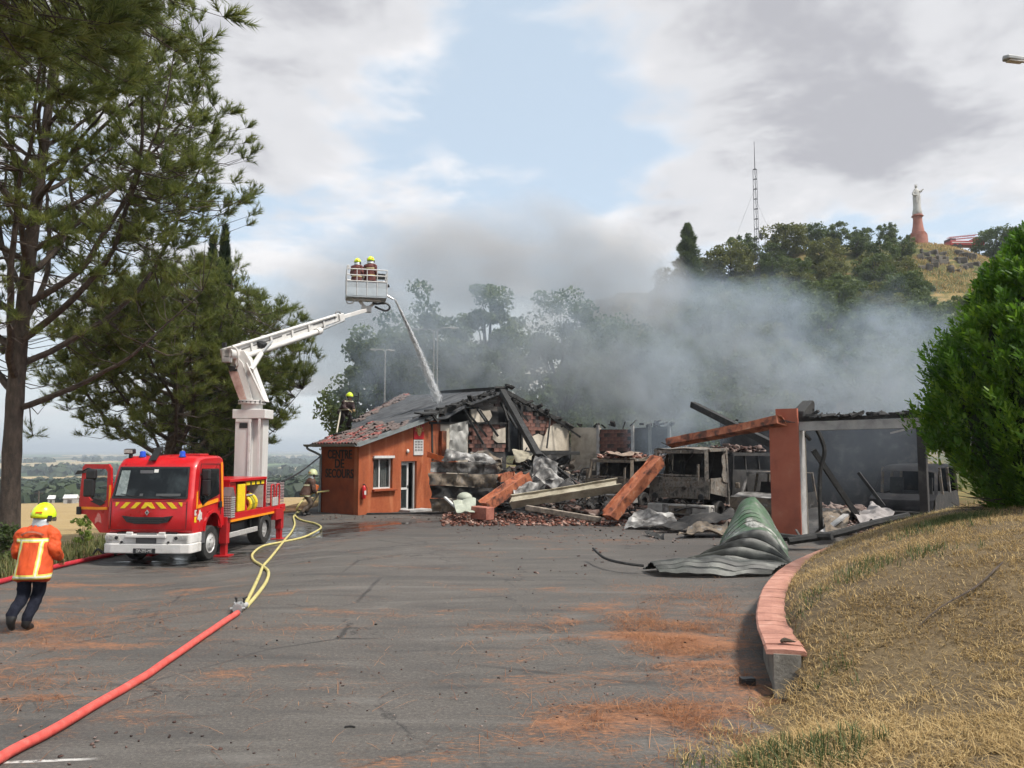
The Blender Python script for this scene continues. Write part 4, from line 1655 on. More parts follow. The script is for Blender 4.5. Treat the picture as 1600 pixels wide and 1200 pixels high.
MB().box(((wl_ + wr_) / 2 + 0.05, -0.06, wz0 - 0.05), (wr_ - wl_ + 0.22, 0.20, 0.08)).build('sill', ORSH, wo_, bevel=0.01)
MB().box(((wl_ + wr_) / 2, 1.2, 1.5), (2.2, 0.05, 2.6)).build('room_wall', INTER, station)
# door: white frame, one glazed leaf ajar
dm = MB()
for x in (dl_ + 0.035, dr_ - 0.035):
    dm.box((x, 0.17, dz1 / 2), (0.07, 0.09, dz1))
dm.box(((dl_ + dr_) / 2, 0.17, dz1 - 0.035), (dr_ - dl_ - 0.14, 0.09, 0.07))
do = dm.build('door', ALUW, station)
lw = (dr_ - dl_ - 0.14) * 0.66
lf = MB()
lx0 = dl_ + 0.075
for x in (lx0 + 0.045, lx0 + lw - 0.045):
    lf.box((x, 0.20, dz1 / 2 - 0.02), (0.09, 0.05, dz1 - 0.10))
for z in (0.08, 0.95, dz1 - 0.13):
    lf.box((lx0 + lw / 2, 0.20, z), (lw - 0.18, 0.048, 0.09))
lo = lf.build('leaf', ALUW, do)
MB().box((lx0 + lw / 2, 0.20, dz1 / 2), (lw - 0.16, 0.012, dz1 - 0.2)).build('pane', GLASS_W, lo)
MB().box((lx0 + lw - 0.045, 0.16, 1.02), (0.03, 0.06, 0.13)).build('handle', BLACK, lo)
# emblem sign, white notice panel, bulkhead lamp
a, z1_ = S(646, 663)
b_, z0_ = S(661, 686)
sg = MB().box(((a + b_) / 2, -0.03, (z0_ + z1_) / 2), (b_ - a, 0.05, z1_ - z0_)).build('emblem_sign', mat('sign_red', (0.42, 0.008, 0.012), 4, 0.5), station)
GOLD = mat('emblem_gold', [(0.35, (0.30, 0.19, 0.05)), (0.6, (0.52, 0.38, 0.14)), (0.75, (0.62, 0.55, 0.38))], 14, 0.5, bump=0.5)
em = MB()
cx_, cz_ = (a + b_) / 2, (z0_ + z1_) / 2
hh_ = (z1_ - z0_) * 0.44
out = []
for k in range(16):          # flaming-grenade outline: round body, jagged top
    an = 2 * math.pi * k / 16
    rr = hh_ * (0.55 + (0.38 if (k % 2 == 0 and 0.3 < an < 2.9) else 0.0) + (0.12 if an > 4.2 and an < 5.3 else 0))
    out.append((cx_ + rr * 0.80 * math.cos(an), cz_ + rr * math.sin(an)))
em.prism(out, 0.02, 'y', -0.078)
em.ball((cx_, -0.078, cz_ - hh_ * 0.12), (hh_ * 0.26, 0.02, hh_ * 0.34), 10, 6)
em.build('emblem', GOLD, sg)
for k in range(7):
    an = math.pi * (0.05 + 0.15 * k)
    MB().ball((cx_ + hh_ * 0.78 * math.cos(an), -0.07, cz_ + hh_ * 0.92 * math.sin(an)), (0.03, 0.02, 0.045), 7, 5).build('emblem_stud', GOLD, sg)
a, z1_ = S(646, 687)
b_, z0_ = S(660.5, 711)
pn = MB().box(((a + b_) / 2, -0.02, (z0_ + z1_) / 2), (b_ - a, 0.035, z1_ - z0_)).build('notice_panel', mat('panel_white', [(0.3, (0.42, 0.41, 0.40)), (0.7, (0.60, 0.59, 0.57))], 6, 0.6), station)
for r_ in range(4):
    for c_ in range(3):
        w_, h_ = (b_ - a) / 3.4, (z1_ - z0_) / 6.0
        MB().box((a + (c_ + 0.7) * (b_ - a) / 3.4, -0.042, z1_ - (r_ + 0.75) * (z1_ - z0_) / 5.6), (w_ * 0.72, 0.008, h_ * 0.62)).build('notice_plate', mat('plate_grey', (0.20, 0.19, 0.19), 9, 0.6), pn)
a, z_ = S(636, 705)
MB().ball((a, -0.05, z_), (0.07, 0.06, 0.09), 10, 7).build('wall_lamp', WHITE, station, smooth=True)
# plinth stain strip / step before the door
MB().box(((dl_ + dr_) / 2 + 0.1, -0.35, 0.03), (1.3, 0.65, 0.12)).build('doorstep', GREYW, station, bevel=0.01)
MB().box((S1 + 0.05, 0.06, 1.7), (0.30, 0.5, 3.5)).build('corner_pier', ORW, station)

# ---- eaves, gutter and downpipe
mb = MB()
z_e = rake(S0) - 0.02
mb.prism([(S0 - 0.42, z_e - 0.17), (S0 - 0.30, z_e - 0.20), (-4.9, rake(-4.9) - 0.16), (-4.9, rake(-4.9) + 0.05), (S0 - 0.42, rake(S0 - 0.42) + 0.05)], 0.05, 'y', -0.40)
mb.build('verge_board', ZINC, station)
mb = MB()
gx = S0 - 0.46
pr = [(gx - 0.12 * math.cos(k / 8 * math.pi), z_e - 0.10 - 0.10 * math.sin(k / 8 * math.pi)) for k in range(9)]
pr += [(gx - 0.10 * math.cos(k / 8 * math.pi), z_e - 0.10 - 0.08 * math.sin(k / 8 * math.pi)) for k in range(8, -1, -1)]
mb.prism(pr, tE + 0.9, 'y', -0.42)
mb.build('gutter', ZINC, station)
MB().box((S0 - 0.17, tE / 2 + 0.0, z_e - 0.10), (0.34, tE + 0.7, 0.05)).build('soffit', ZINC, station)
MB().tube(catmull([(gx, tE + 0.35, z_e - 0.19), (gx + 0.03, tE + 0.32, z_e - 0.30), (S0 - 0.08, tE - 0.02, z_e - 0.55), (S0 - 0.07, tE - 0.06, z_e - 0.8), (S0 - 0.07, tE - 0.06, 0.0)], 5), 0.05, 10).build('downpipe', ZINC, station, smooth=True)

# ---- roof: sagging sooty deck, loose canal tiles on the lower slope
def roof_z(s, t):
    z = rake(s)
    sag = -0.34 * math.exp(-((s + 4.4) / 0.9) ** 2 - ((t - 0.5) / 1.3) ** 2) - 0.10 * math.exp(-((s + 2.2) / 1.5) ** 2 - ((t - 1.5) / 1.5) ** 2)
    sag += 0.20 * math.exp(-((s + 5.4) / 0.5) ** 2 - ((t + 0.1) / 0.8) ** 2)
    return z + sag + 0.03 * mnoise.noise(Vector((s * 2, t * 2, 0)))


def deck(name, quadfun, ns_, nt2, mat_, th=0.10):
    Vt, Ft = [], []
    for k, dz_ in enumerate((0, -th)):
        for i in range(ns_ + 1):
            for j in range(nt2 + 1):
                s, t = quadfun(i / ns_, j / nt2)
                Vt.append((s, t, roof_z(s, t) + dz_))
    W_ = (ns_ + 1) * (nt2 + 1)
    q = lambda i, j, k: k * W_ + i * (nt2 + 1) + j
    for i in range(ns_):
        for j in range(nt2):
            Ft.append((q(i, j, 0), q(i + 1, j, 0), q(i + 1, j + 1, 0), q(i, j + 1, 0)))
            Ft.append((q(i, j, 1), q(i, j + 1, 1), q(i + 1, j + 1, 1), q(i + 1, j, 1)))
    for i in range(ns_):
        Ft.append((q(i, 0, 0), q(i, 0, 1), q(i + 1, 0, 1), q(i + 1, 0, 0)))
        Ft.append((q(i, nt2, 0), q(i + 1, nt2, 0), q(i + 1, nt2, 1), q(i, nt2, 1)))
    for j in range(nt2):
        Ft.append((q(0, j, 0), q(0, j + 1, 0), q(0, j + 1, 1), q(0, j, 1)))
        Ft.append((q(ns_, j, 0), q(ns_, j, 1), q(ns_, j + 1, 1), q(ns_, j + 1, 0)))
    return MB().add(Vt, Ft).build(name, mat_, station)


DECKM = mat('sooty_roof_deck', [(0.3, (0.016, 0.017, 0.019)), (0.5, (0.048, 0.050, 0.054)), (0.75, (0.12, 0.122, 0.125))], 2.0, 0.7, bump=0.4, vs_=(0.5, 2.0, 1))
front_roof = deck('roof', lambda u, v: (S0 - 0.42 + u * (9.42 - 0.03), -0.36 + v * (tE + 0.45)), 26, 10, DECKM)
rear_roof = deck('rear_roof', lambda u, v: ((-7.3 + 1.6 * v) * (1 - u) + (-0.03) * u, 2.62 + v * (1.9 + 2.9 * u)), 20, 10, DECKM)
# walls under the rear roof so that it is a building from any side
MB().prism([(-7.0, -0.3), (-0.2, -0.3), (-0.2, 5.0), (-7.0, 3.3)], 0.2, 'y', 4.2).build('rear_wall', SOOTW, station)
MB().box((-6.9, 3.4, 1.6), (0.2, 1.55, 3.4)).build('side_wall', ORSH, station)


def tile_mesh(name, mat_):
    vs_, fs_ = [], []
    nseg = 5
    for y, r0 in ((0, 0.085), (0.42, 0.068)):
        for k in range(nseg + 1):
            a = math.pi * k / nseg
            vs_.append((y, r0 * math.cos(a), r0 * math.sin(a)))
        for k in range(nseg + 1):
            a = math.pi * k / nseg
            vs_.append((y, (r0 - 0.014) * math.cos(a), (r0 - 0.014) * math.sin(a)))
    w = 2 * (nseg + 1)
    for k in range(nseg):
        fs_.append((k, k + 1, w + k + 1, w + k))
        fs_.append((nseg + 1 + k, w + nseg + 1 + k, w + nseg + 2 + k, nseg + 2 + k))
        fs_.append((k, nseg + 1 + k, nseg + 2 + k, k + 1))
    mb_ = MB().add(vs_, fs_)
    o = mb_.build(name, mat_)
    me_ = o.data
    bpy.data.objects.remove(o)
    return me_


TM = [tile_mesh('roof_tile', TILEM), tile_mesh('roof_tile', TILEG)]
slope = math.atan(0.2945)


def put_tile(s, t, k, parent, jz=0.0, jr=0.05):
    o = bpy.data.objects.new('roof_tile', TM[k])
    link(o, parent)
    o.location = (s, t, roof_z(s, t) + 0.012 + jz)
    o.rotation_euler = (random.gauss(0, jr), -slope + random.gauss(0, 0.03), random.gauss(0, jr))
    o.scale = (1, 1.05, 1)
    return o


for i in range(9):
    for j in range(15):
        s = S0 - 0.46 + i * 0.36
        t = -0.30 + j * 0.195
        keep_p = 0.97 if i < 2 else 0.90 - 0.05 * i
        if random.random() > keep_p:
            continue
        messy = i >= 2
        put_tile(s + (random.gauss(0, .06) if messy else 0), t + (random.gauss(0, .03) if messy else 0), 0 if random.random() < (0.6 if i < 2 else 0.3) else 1, front_roof, random.uniform(0, .05) if messy else 0, 0.16 if messy else 0.03)
for j in range(70):      # pale tiles left along the rear edges
    u = random.random()
    v = 1 - abs(random.gauss(0, 0.12))
    s, t = (-7.3 + 1.6 * v) * (1 - u) + (-0.03) * u, 2.62 + v * (1.9 + 2.9 * u)
    put_tile(s, t, 1 if random.random() < 0.88 else 0, rear_roof, 0.01, 0.10)
# burnt timber stubs and lifted felt along the broken edge
fl = MB()
for (s, t, w_, h_) in ((-5.6, -0.30, 1.0, 0.22), (-5.1, -0.1, 0.8, 0.15), (-4.4, 0.0, 0.9, 0.10)):
    fl.box((s, t, roof_z(s, t) + h_ / 2), (w_, 0.5, 0.06), rot=(0.15, -slope + random.uniform(-.25, .25), random.uniform(-.2, .2)))
fl.build('lifted_felt', CHAR, station)

# ---- sooty gable wall behind the collapsed bay
gable = thing('tmp', 'x', 'x')
bpy.data.objects.remove(gable)
top_l = [(s, rake(s) - 0.10) for s in (-4.2, -2.0, 0.0)]
T0 = 0.10


def px_panel(name, pts, mat_, t0, th, jag=0.0):
    poly = [S(x, y, t0) for x, y in pts]
    if jag:
        fine = []
        for a, b_ in zip(poly, poly[1:] + poly[:1]):
            for k in range(4):
                q = Vector((a[0], a[1], 0)).lerp(Vector((b_[0], b_[1], 0)), k / 4)
                fine.append((q.x + random.uniform(-jag, jag), q.y + random.uniform(-jag, jag)))
        poly = fine
    return spanel(name, poly, mat_, t0, th)


px_panel('wall_panel', [(667, 660), (731, 660), (731, 812), (667, 812)], CREAM, T0, 0.2)
px_panel('lower_wall', [(731, 706), (791, 706), (791, 812), (731, 812)], SOOTW, T0, 0.2)
px_panel('lower_wall', [(812, 704), (891, 704), (891, 800), (812, 800)], SOOTW, T0, 0.2)
px_panel('backing_wall', [(731, 660), (791, 660), (791, 706), (731, 706)], SOOTW, T0 + 0.10, 0.14)
px_panel('backing_wall', [(812, 634), (845, 645), (889, 668), (891, 704), (812, 704)], SOOTW, T0 + 0.10, 0.14)
px_panel('plaster_patch', [(736, 640), (748, 638), (755, 642), (766, 641), (769, 650), (764, 658), (750, 660), (737, 659)], CREAM, T0 - 0.05, 0.10)
px_panel('plaster_patch', [(771, 673), (790, 668), (790, 692), (778, 692), (770, 686)], CREAM, T0 - 0.03, 0.05)
px_panel('plaster_patch', [(868, 660), (888, 669), (890, 704), (838, 704), (832, 690), (826, 684), (842, 678), (851, 682), (856, 670)], CREAM, T0 - 0.03, 0.05)
px_panel('plaster_patch', [(813, 680), (824, 684), (829, 694), (834, 704), (813, 704)], CREAM, T0 - 0.03, 0.05)
px_panel('beam', [(664, 657), (791, 634), (791, 640), (664, 663)], BOARD, T0 - 0.06, 0.14) if False else None
# boarded gable top: each board a piece
gs = random.Random(3)
for k in range(8):
    z = 4.55 + k * 0.125
    half = (5.5 - z) / 0.2945
    if half < 0.2:
        continue
    x0, x1 = -half, -0.25
    if x0 < -3.2:
        x0 = -3.2
    cuts = [x0] + sorted(gs.uniform(x0, x1) for _ in range(2)) + [x1]
    for a, b_ in zip(cuts[:-1], cuts[1:]):
        if b_ - a < 0.15 or gs.random() < 0.08:
            continue
        MB().box(((a + b_) / 2, T0 + 0.04 + gs.uniform(-.02, .02), z), (b_ - a - 0.015, 0.035, 0.115), rot=(0, gs.gauss(0, .012), 0)).build('gable_board', BOARD, station)
# steel/timber post and lintels framing the black void
for a, b_, w in (((668, 661), (791, 661.5), 0.09), ((700, 640), (702, 660), 0.05), ((672, 660), (673, 720), 0.10), ((791, 612), (792, 706), 0.16), ((812, 634), (813, 706), 0.12)):
    p0, p1 = S(*a, T0), S(*b_, T0)
    MB().bar((p0[0], T0 - 0.08, p0[1]), (p1[0], T0 - 0.08, p1[1]), w, w).build('frame_bar', CHAR, station)
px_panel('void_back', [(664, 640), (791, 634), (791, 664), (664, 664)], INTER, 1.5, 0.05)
px_panel('void_back', [(790, 625), (815, 630), (815, 712), (790, 712)], mat('painted_skylit_smoke', [(0.3, (0.03, 0.035, 0.042)), (0.7, (0.10, 0.115, 0.135))], 2, 0.8), 1.1, 0.05)  # second panel carries the blue of sky-lit smoke beyond the doorway as colour
# rakes: charred rafters
for sgn, e in ((-1, -5.6), (1, 5.9)):
    for t in (-0.05, 0.45):
        MB().bar((0, t, 5.55), (e, t, rake(e) - 0.03), 0.10, 0.20).build('rafter', CHAR, station)
MB().bar((0, -0.3, 5.62), (0, 4.6, 5.62), 0.16, 0.22).build('ridge_beam', CHAR, station)
for k in range(5):
    t = 1.0 + 0.9 * k
    MB().bar((0, t, 5.5), (random.uniform(1.5, 3.2), t + random.uniform(-.2, .2), 5.5 - random.uniform(.45, 1.0)), 0.08, 0.14).build('rafter', CHAR, station)
for k in range(26):      # cracked tiles clinging to the right rake
    s = 2.6 + k * 0.125
    o = bpy.data.objects.new('roof_tile', TM[1])
    link(o, station)
    o.location = (s, 0.12 + random.uniform(-.08, .08), rake(s) + 0.06)
    o.rotation_euler = (random.gauss(0, .3), slope + random.gauss(0, .15), random.gauss(0, .5))
    o.scale = (0.7, 1, 1)

# exposed hollow bricks, course by course
BM = {}
for nm, mm in (('a', BRICKM), ('b', BRICKD)):
    o = MB().box((0, 0, 0), (0.385, 0.10, 0.178)).build('brick', mm, bevel=0)
    BM[nm] = o.data
    bpy.data.objects.remove(o)


def bricks(poly_px, t0, parent=station, drop=0.05, dark=0.3, hor=True, seed=0):
    rs = random.Random(seed)
    poly = [S(x, y, t0) for x, y in poly_px]
    xs_, zs_ = [p[0] for p in poly], [p[1] for p in poly]

    def inp(x, z):
        c_ = False
        for (x1, z1), (x2, z2) in zip(poly, poly[1:] + poly[:1]):
            if (z1 > z) != (z2 > z) and x < (x2 - x1) * (z - z1) / (z2 - z1) + x1:
                c_ = not c_
        return c_
    z = min(zs_) + 0.095
    r_ = 0
    while z < max(zs_):
        x = min(xs_) + (0.2 if r_ % 2 else 0.0)
        while x < max(xs_):
            if inp(x, z) and rs.random() > drop:
                o = bpy.data.objects.new('brick', BM['b' if rs.random() < dark else 'a'])
                link(o, parent)
                o.location = (x, t0 + rs.uniform(-.012, .012), z)
                o.rotation_euler = (0, rs.gauss(0, .01), 0)
            x += 0.40
        z += 0.192
        r_ += 1


bricks([(732, 662), (790, 662), (790, 672), (770, 673), (770, 688), (778, 693), (790, 693), (790, 706), (732, 706)], T0 + 0.03, seed=1, dark=0.25)
bricks([(813, 640), (845, 650), (868, 660), (856, 670), (851, 682), (842, 678), (826, 684), (813, 680)], T0 + 0.03, seed=2, dark=0.35)
bricks([(742, 626), (788, 614), (788, 633), (742, 633)], T0 + 0.12, seed=3, dark=0.9, drop=0.25)

# ---- back wall of the garage
SB = 5.9
bwall = MB()
for (ta, tb, ha, hb) in ((0.1, -3.0, 3.95, 3.9), (-3.0, -6.0, 3.9, 3.9)):
    pass


def back_panel(name, pts, mat_, s0=SB, th=0.22, jag=0.0):
    poly = [SE(x, y, s0) for x, y in pts]
    if jag:
        fine = []
        for a, b_ in zip(poly, poly[1:] + poly[:1]):
            for k in range(5):
                q = Vector((a[0], a[1], 0)).lerp(Vector((b_[0], b_[1], 0)), k / 5)
                fine.append((q.x + random.uniform(-jag, jag), q.y + random.uniform(-jag, jag)))
        poly = fine
    return MB().prism(poly, th, 'x', s0).build(name, mat_, station)


back_panel('back_wall', [(892, 668), (936, 668), (933, 700), (930, 735), (892, 735)], CREAM)
back_panel('back_wall', [(933, 671), (988, 671), (988, 735), (930, 735)], SOOTW, SB + 0.08, 0.14)
back_panel('back_wall', [(990, 669), (1048, 666), (1048, 735), (990, 735)], mat('smoked_steel_panel', [(0.3, (0.02, 0.024, 0.028)), (0.7, (0.065, 0.075, 0.082))], 2, 0.6), SB + 0.05, 0.12)
MB().box((SB + 0.12, -8.5, 0.65), (0.2, 17.0, 1.7)).build('back_wall_base', SOOTW, station)
MB().box((SB + 0.14, -13.0, 2.1), (0.2, 8.6, 3.6)).build('back_wall', SOOTW, station)
# brick patch of the back wall
rs = random.Random(9)
t_a, z_a = SE(934, 672, SB)
t_b, z_b = SE(987, 705, SB)
r_ = 0
z = z_b + 0.09
while z < z_a:
    t = t_a - 0.2 - (0.2 if r_ % 2 else 0)
    while t > t_b + 0.15:
        o = bpy.data.objects.new('brick', BM['a' if rs.random() < 0.75 else 'b'])
        link(o, station)
        o.location = (SB + 0.03, t, z)
        o.rotation_euler = (0, 0, math.pi / 2)
        t -= 0.40
    z += 0.192
    r_ += 1
for px_ in (935, 989, 1016, 1046):
    t, z = SE(px_, 667, SB)
    MB().box((SB - 0.04, t, 1.95), (0.12, 0.14, 3.95)).build('wall_post', GREYW if px_ < 1000 else ZINC, station)

# ---- garage corner pillar, right-hand lintel and post
pc_ = P(1252, 838, 22.75)         # front corner between the orange and the white face
q = pc_ - ST0
ps, pt = q.dot(U3), q.dot(V3)
PW, PD = 0.86, 0.88
MB().box((ps + 0.04, pt + PW / 2, 1.72), (0.08, PW, 3.64)).build('pillar_face', ORP, station)
MB().box((ps + 0.06, pt + PW * 0.78 / 2 + 0.0, 3.68), (0.12, PW * 0.74, 0.30)).build('pillar_cap', ORP, station)
MB().box((ps + 0.08 + (PD - 0.08) * 0.31, pt + 0.15, 1.66), ((PD - 0.08) * 0.62, 0.29, 3.52)).build('pillar_side', GREYW, station)
MB().box((ps + 0.62 + 0.13, pt + 0.20, 1.62), (0.26, 0.26, 3.40)).build('pillar_back', CREAM, station)
MB().bar((ps + 0.25, pt + 0.02, 3.30), (ps + 0.25, pt - 3.9, 3.34), 0.34, 0.26).build('lintel', GREYW, station)
MB().bar((ps + 0.25, pt + 0.04, 3.50), (ps + 0.20, pt - 3.5, 3.53), 0.30, 0.10).build('lintel_top', CHAR, station)
MB().bar((ps + 0.18, pt - 3.25, -0.2), (ps + 0.18, pt - 3.25, 3.2), 0.20, 0.24).build('post', SOOTW, station)
MB().bar((ps + 0.30, pt - 3.8, 3.40), (ps + 0.05, pt - 2.5, 3.06), 0.10, 0.05).build('hanging_strip', GREYW, station)
mb = MB()
for k in range(46):
    mb.box((ps + 0.2 + random.uniform(-.15, .15), pt - random.uniform(0.2, 3.6), 3.58 + random.uniform(-.02, .05)), (random.uniform(.08, .3), random.uniform(.1, .4), random.uniform(.02, .07)), rot=(random.gauss(0, .25), random.gauss(0, .3), random.uniform(0, 3)))
mb.build('lintel_debris', CHAR, station)['kind'] = 'stuff'
# broken beam stump on the pillar head
mb = MB()
mb.prism([(0.0, 3.5), (1.0, 3.42), (1.1, 4.05), (0.95, 4.12), (0.35, 3.88), (0.05, 3.75)], 0.34, 'y', 0.0, M=Matrix.Translation((ps + 0.10, pt - 0.14, 0)))
mb.build('burnt_stump', CHAR, station, bevel=0.03)
for k, (a, b_) in enumerate((((0.4, 0.3, 3.5), (0.9, -0.05, 2.9)), ((0.5, 0.1, 3.4), (0.35, -0.5, 3.75)), ((0.9, 0.3, 3.3), (1.0, -0.15, 3.85)))):
    MB().bar((ps + a[0], pt + a[1], a[2]), (ps + b_[0], pt + b_[1], b_[2]), 0.10, 0.07).build('charred_stick', CHAR, station)
# charred posts and curled steel hanging behind the pillar
MB().tube(catmull([(ps + 0.9, pt - 0.25, 3.25), (ps + 0.95, pt - 0.45, 2.6), (ps + 0.9, pt - 0.30, 1.8), (ps + 0.9, pt - 0.28, 0.2)], 5), 0.07, 6).build('bent_post', CHAR, station, smooth=True)
MB().bar((ps + 1.0, pt - 0.1, 2.6), (ps + 1.8, pt - 1.15, 0.5), 0.14, 0.14).build('leaning_post', CHAR, station)
MB().bar((ps + 2.4, pt - 1.0, 1.9), (ps + 2.4, pt - 1.7, 0.9), 0.09, 0.09).build('leaning_post', CHAR, station)

# ragged burnt edges: stubs, torn felt and cracked tile heaps along verge, ridge and wall heads
rg_ = random.Random(77)
rp = MB()
for k in range(150):
    if k < 60:
        s = rg_.uniform(-5.6, 0.3)
        c_ = (s, rg_.uniform(-.45, .1), rake(s) + rg_.uniform(-.10, .16))
    elif k < 105:
        s = rg_.uniform(0, 5.9)
        c_ = (s, rg_.uniform(-.2, .5), rake(s) + rg_.uniform(-.18, .14))
    else:
        c_ = (SB + rg_.uniform(-.1, .3), rg_.uniform(-16.5, 0), 3.92 + rg_.uniform(-.12, .10) if True else 0)
        if c_[1] < -6.2 and c_[1] > -8.8:
            continue
    rp.box(c_, (rg_.uniform(.08, .55), rg_.uniform(.06, .3), rg_.uniform(.03, .13)), rot=(rg_.gauss(0, .4), rg_.gauss(0, .45), rg_.uniform(0, 3.1)))
rp.build('ragged_edge', CHAR, station)['kind'] = 'stuff'
for k in range(9):
    s = rg_.uniform(-4.2, 4.5)
    MB().bar((s, rg_.uniform(-.3, .5), rake(s) - rg_.uniform(.1, .5)), (s + rg_.gauss(0, .7), rg_.uniform(-1.4, -.2), rake(s) - rg_.uniform(.9, 2.2)), .07, .10).build('hanging_timber', CHAR, station)
# ------------------------------------------------------------------ aerial platform fire truck
# local axes: x to the viewer's right, y towards the truck's rear, z up, bumper front at y=0
TR = Vector((-9.08, 19.35, -0.28))
TRZ = R(-4.5)
truck = thing('fire_truck', 'red fire truck with open door, white bumper and raised white lifting mast', 'fire truck', TR, TRZ)
HW = 1.09


def tpoint(px_, py_, Y):
    """world picture point -> truck local"""
    w = P(px_, py_, Y) - TR
    return Matrix.Rotation(-TRZ, 3, 'Z') @ w


# cab shell: side profile swept across with rounded shoulders
prof = [(0.14, 0.80), (0.06, 0.86), (0.03, 1.05), (0.05, 1.62), (0.10, 1.68), (0.30, 2.42), (0.36, 2.52), (0.52, 2.66), (0.80, 2.715), (1.70, 2.73), (1.86, 2.68), (1.92, 2.5), (1.92, 0.84), (1.62, 0.84), (1.56, 1.10), (1.36, 1.27), (1.08, 1.27), (0.88, 1.10), (0.80, 0.80)]
stations = [(-HW, 0.05), (-HW + 0.05, 0.015), (-HW + 0.14, 0.0), (0, -0.03), (HW - 0.14, 0.0), (HW - 0.05, 0.015), (HW, 0.05)]
vs_, fs_ = [], []
k = len(prof)
cy0, cz0 = 0.95, 1.8
for x, inset in stations:
    for (y, z) in prof:
        front = max(0.0, 1 - y / 0.6)
        up_ = sstep(1.7, 2.7, z)
        xx = x * (1 - 0.055 * up_)
        yy = y + inset * 1.6 * front if y < 1.0 else y - inset * 0.6
        zz = z - inset * (1.2 if z > 2.4 else 0)
        vs_.append((xx, yy, zz))
for i in range(len(stations) - 1):
    for j in range(k):
        j2 = (j + 1) % k
        fs_.append((i * k + j, i * k + j2, (i + 1) * k + j2, (i + 1) * k + j))
fs_.append(tuple(range(k)))
fs_.append(tuple((len(stations) - 1) * k + j for j in range(k))[::-1])
cab = MB().add(vs_, fs_).build('cab', RED, truck, smooth=True)


def front_y(z, x=0.0):
    """cab front surface at height z"""
    y = 0.03 + (0.02 * (z - 1.05) / 0.57 if z < 1.62 else 0.02 + (z - 1.64) * 0.272)
    return y - 0.048 * (1 - min(1, abs(x) / (HW - 0.14))) * max(0, 1 - y / 0.6) + 0.03 * max(0, abs(x) - (HW - 0.14))


# windscreen: curved dark pane with a black border, proud of the shell
def front_patch(name, outline_fn, nx, nz, z0, z1, mat_, off, parent, th=0.012):
    Vt, Ft = [], []
    for kk in (0, 1):
        for j in range(nz + 1):
            z = z0 + (z1 - z0) * j / nz
            xa, xb = outline_fn(z)
            for i in range(nx + 1):
                x = xa + (xb - xa) * i / nx
                Vt.append((x, front_y(z, x) - off + kk * th, z))
    w_ = (nx + 1) * (nz + 1)
    for j in range(nz):
        for i in range(nx):
            a = j * (nx + 1) + i
            Ft.append((a, a + 1, a + nx + 2, a + nx + 1))
            Ft.append((w_ + a, w_ + a + nx + 1, w_ + a + nx + 2, w_ + a + 1))
    for j in range(nz):
        a, b_ = j * (nx + 1), (j + 1) * (nx + 1)
        Ft.append((a, b_, w_ + b_, w_ + a))
        a, b_ = a + nx, b_ + nx
        Ft.append((a, w_ + a, w_ + b_, b_))
    for i in range(nx):
        Ft.append((i, w_ + i, w_ + i + 1, i + 1))
        a = nz * (nx + 1) + i
        Ft.append((a, a + 1, w_ + a + 1, w_ + a))
    return MB().add(Vt, Ft).build(name, mat_, parent, smooth=True)


def ws(z, m=0.0):
    t = (z - 1.66) / 0.80
    return -(0.99 - m) + 0.075 * t, (0.99 - m) - 0.075 * t


surround = front_patch('windscreen_surround', lambda z: ws(z), 12, 8, 1.665, 2.455, BLACK, 0.010, truck)
CABG = mat('windscreen_dark', [(0.32, (0.006, 0.007, 0.008)), (0.5, (0.011, 0.013, 0.014)), (0.68, (0.040, 0.050, 0.053))], 1.3, 0.08, spec=0.22)
screen = front_patch('windscreen', lambda z: ws(z, 0.05), 12, 8, 1.715, 2.415, CABG, 0.018, truck)
PALE = mat('painted_screen_light', [(0.3, (0.10, 0.125, 0.125)), (0.5, (0.20, 0.24, 0.235)), (0.7, (0.36, 0.40, 0.39))], 7.0, 0.3)
front_patch('light_through_screen', lambda z: (-0.90 + 0.075 * (z - 1.66), -0.62), 3, 6, 1.74, 2.36, PALE, 0.022, screen)  # pale patch painted as light showing through the windscreen
front_patch('sticker', lambda z: (0.02, 0.13), 1, 1, 2.31, 2.39, WHITE, 0.024, screen)
front_patch('sun_visor', lambda z: (-0.36 + 0.2 * (2.37 - z), 0.0), 2, 1, 2.29, 2.37, mat('visor_grey', (0.10, 0.10, 0.105), 9, 0.7), 0.022, screen)
front_patch('dashboard', lambda z: (-0.25, 0.80), 2, 1, 1.73, 1.79, mat('dash_grey', (0.08, 0.085, 0.085), 9, 0.7), 0.022, screen)
for x0, x1 in ((-0.75, 0.0), (0.0, 0.72)):
    MB().tube([(x0 + 0.7, 0.015, 1.69), (x0 + 0.30, 0.03, 1.73), (x0, 0.055, 1.78)], 0.010, 5).build('wiper', BLACK, truck)
# sunshade lip and strap over the roof front
MB().prism([(-0.10, 0.22), (0.10, 0.22), (0.05, 0.75), (-0.14, 0.75)], 0.02, 'z', 0.0, M=Matrix.Translation((-0.10, 0.12, 2.47)) @ Matrix.Rotation(R(38), 4, 'X')).build('roof_strap', BLACK, truck)
# front grille: dark smile-shaped intake with bars
gr_ = MB()
gp = [(-0.66, 1.245), (-0.40, 1.215), (0.40, 1.215), (0.66, 1.245), (0.52, 1.09), (0.30, 1.045), (-0.30, 1.045), (-0.52, 1.09)]
gr_.prism(gp, 0.04, 'y', -0.034)
go = gr_.build('grille', BLACK, truck)
for z, w_ in ((1.185, 0.98), (1.13, 0.86), (1.085, 0.74)):
    MB().box((0, -0.042, z), (w_, 0.018, 0.022)).build('grille_bar', mat('grille_bar', (0.035, 0.035, 0.037), 9, 0.4), go)
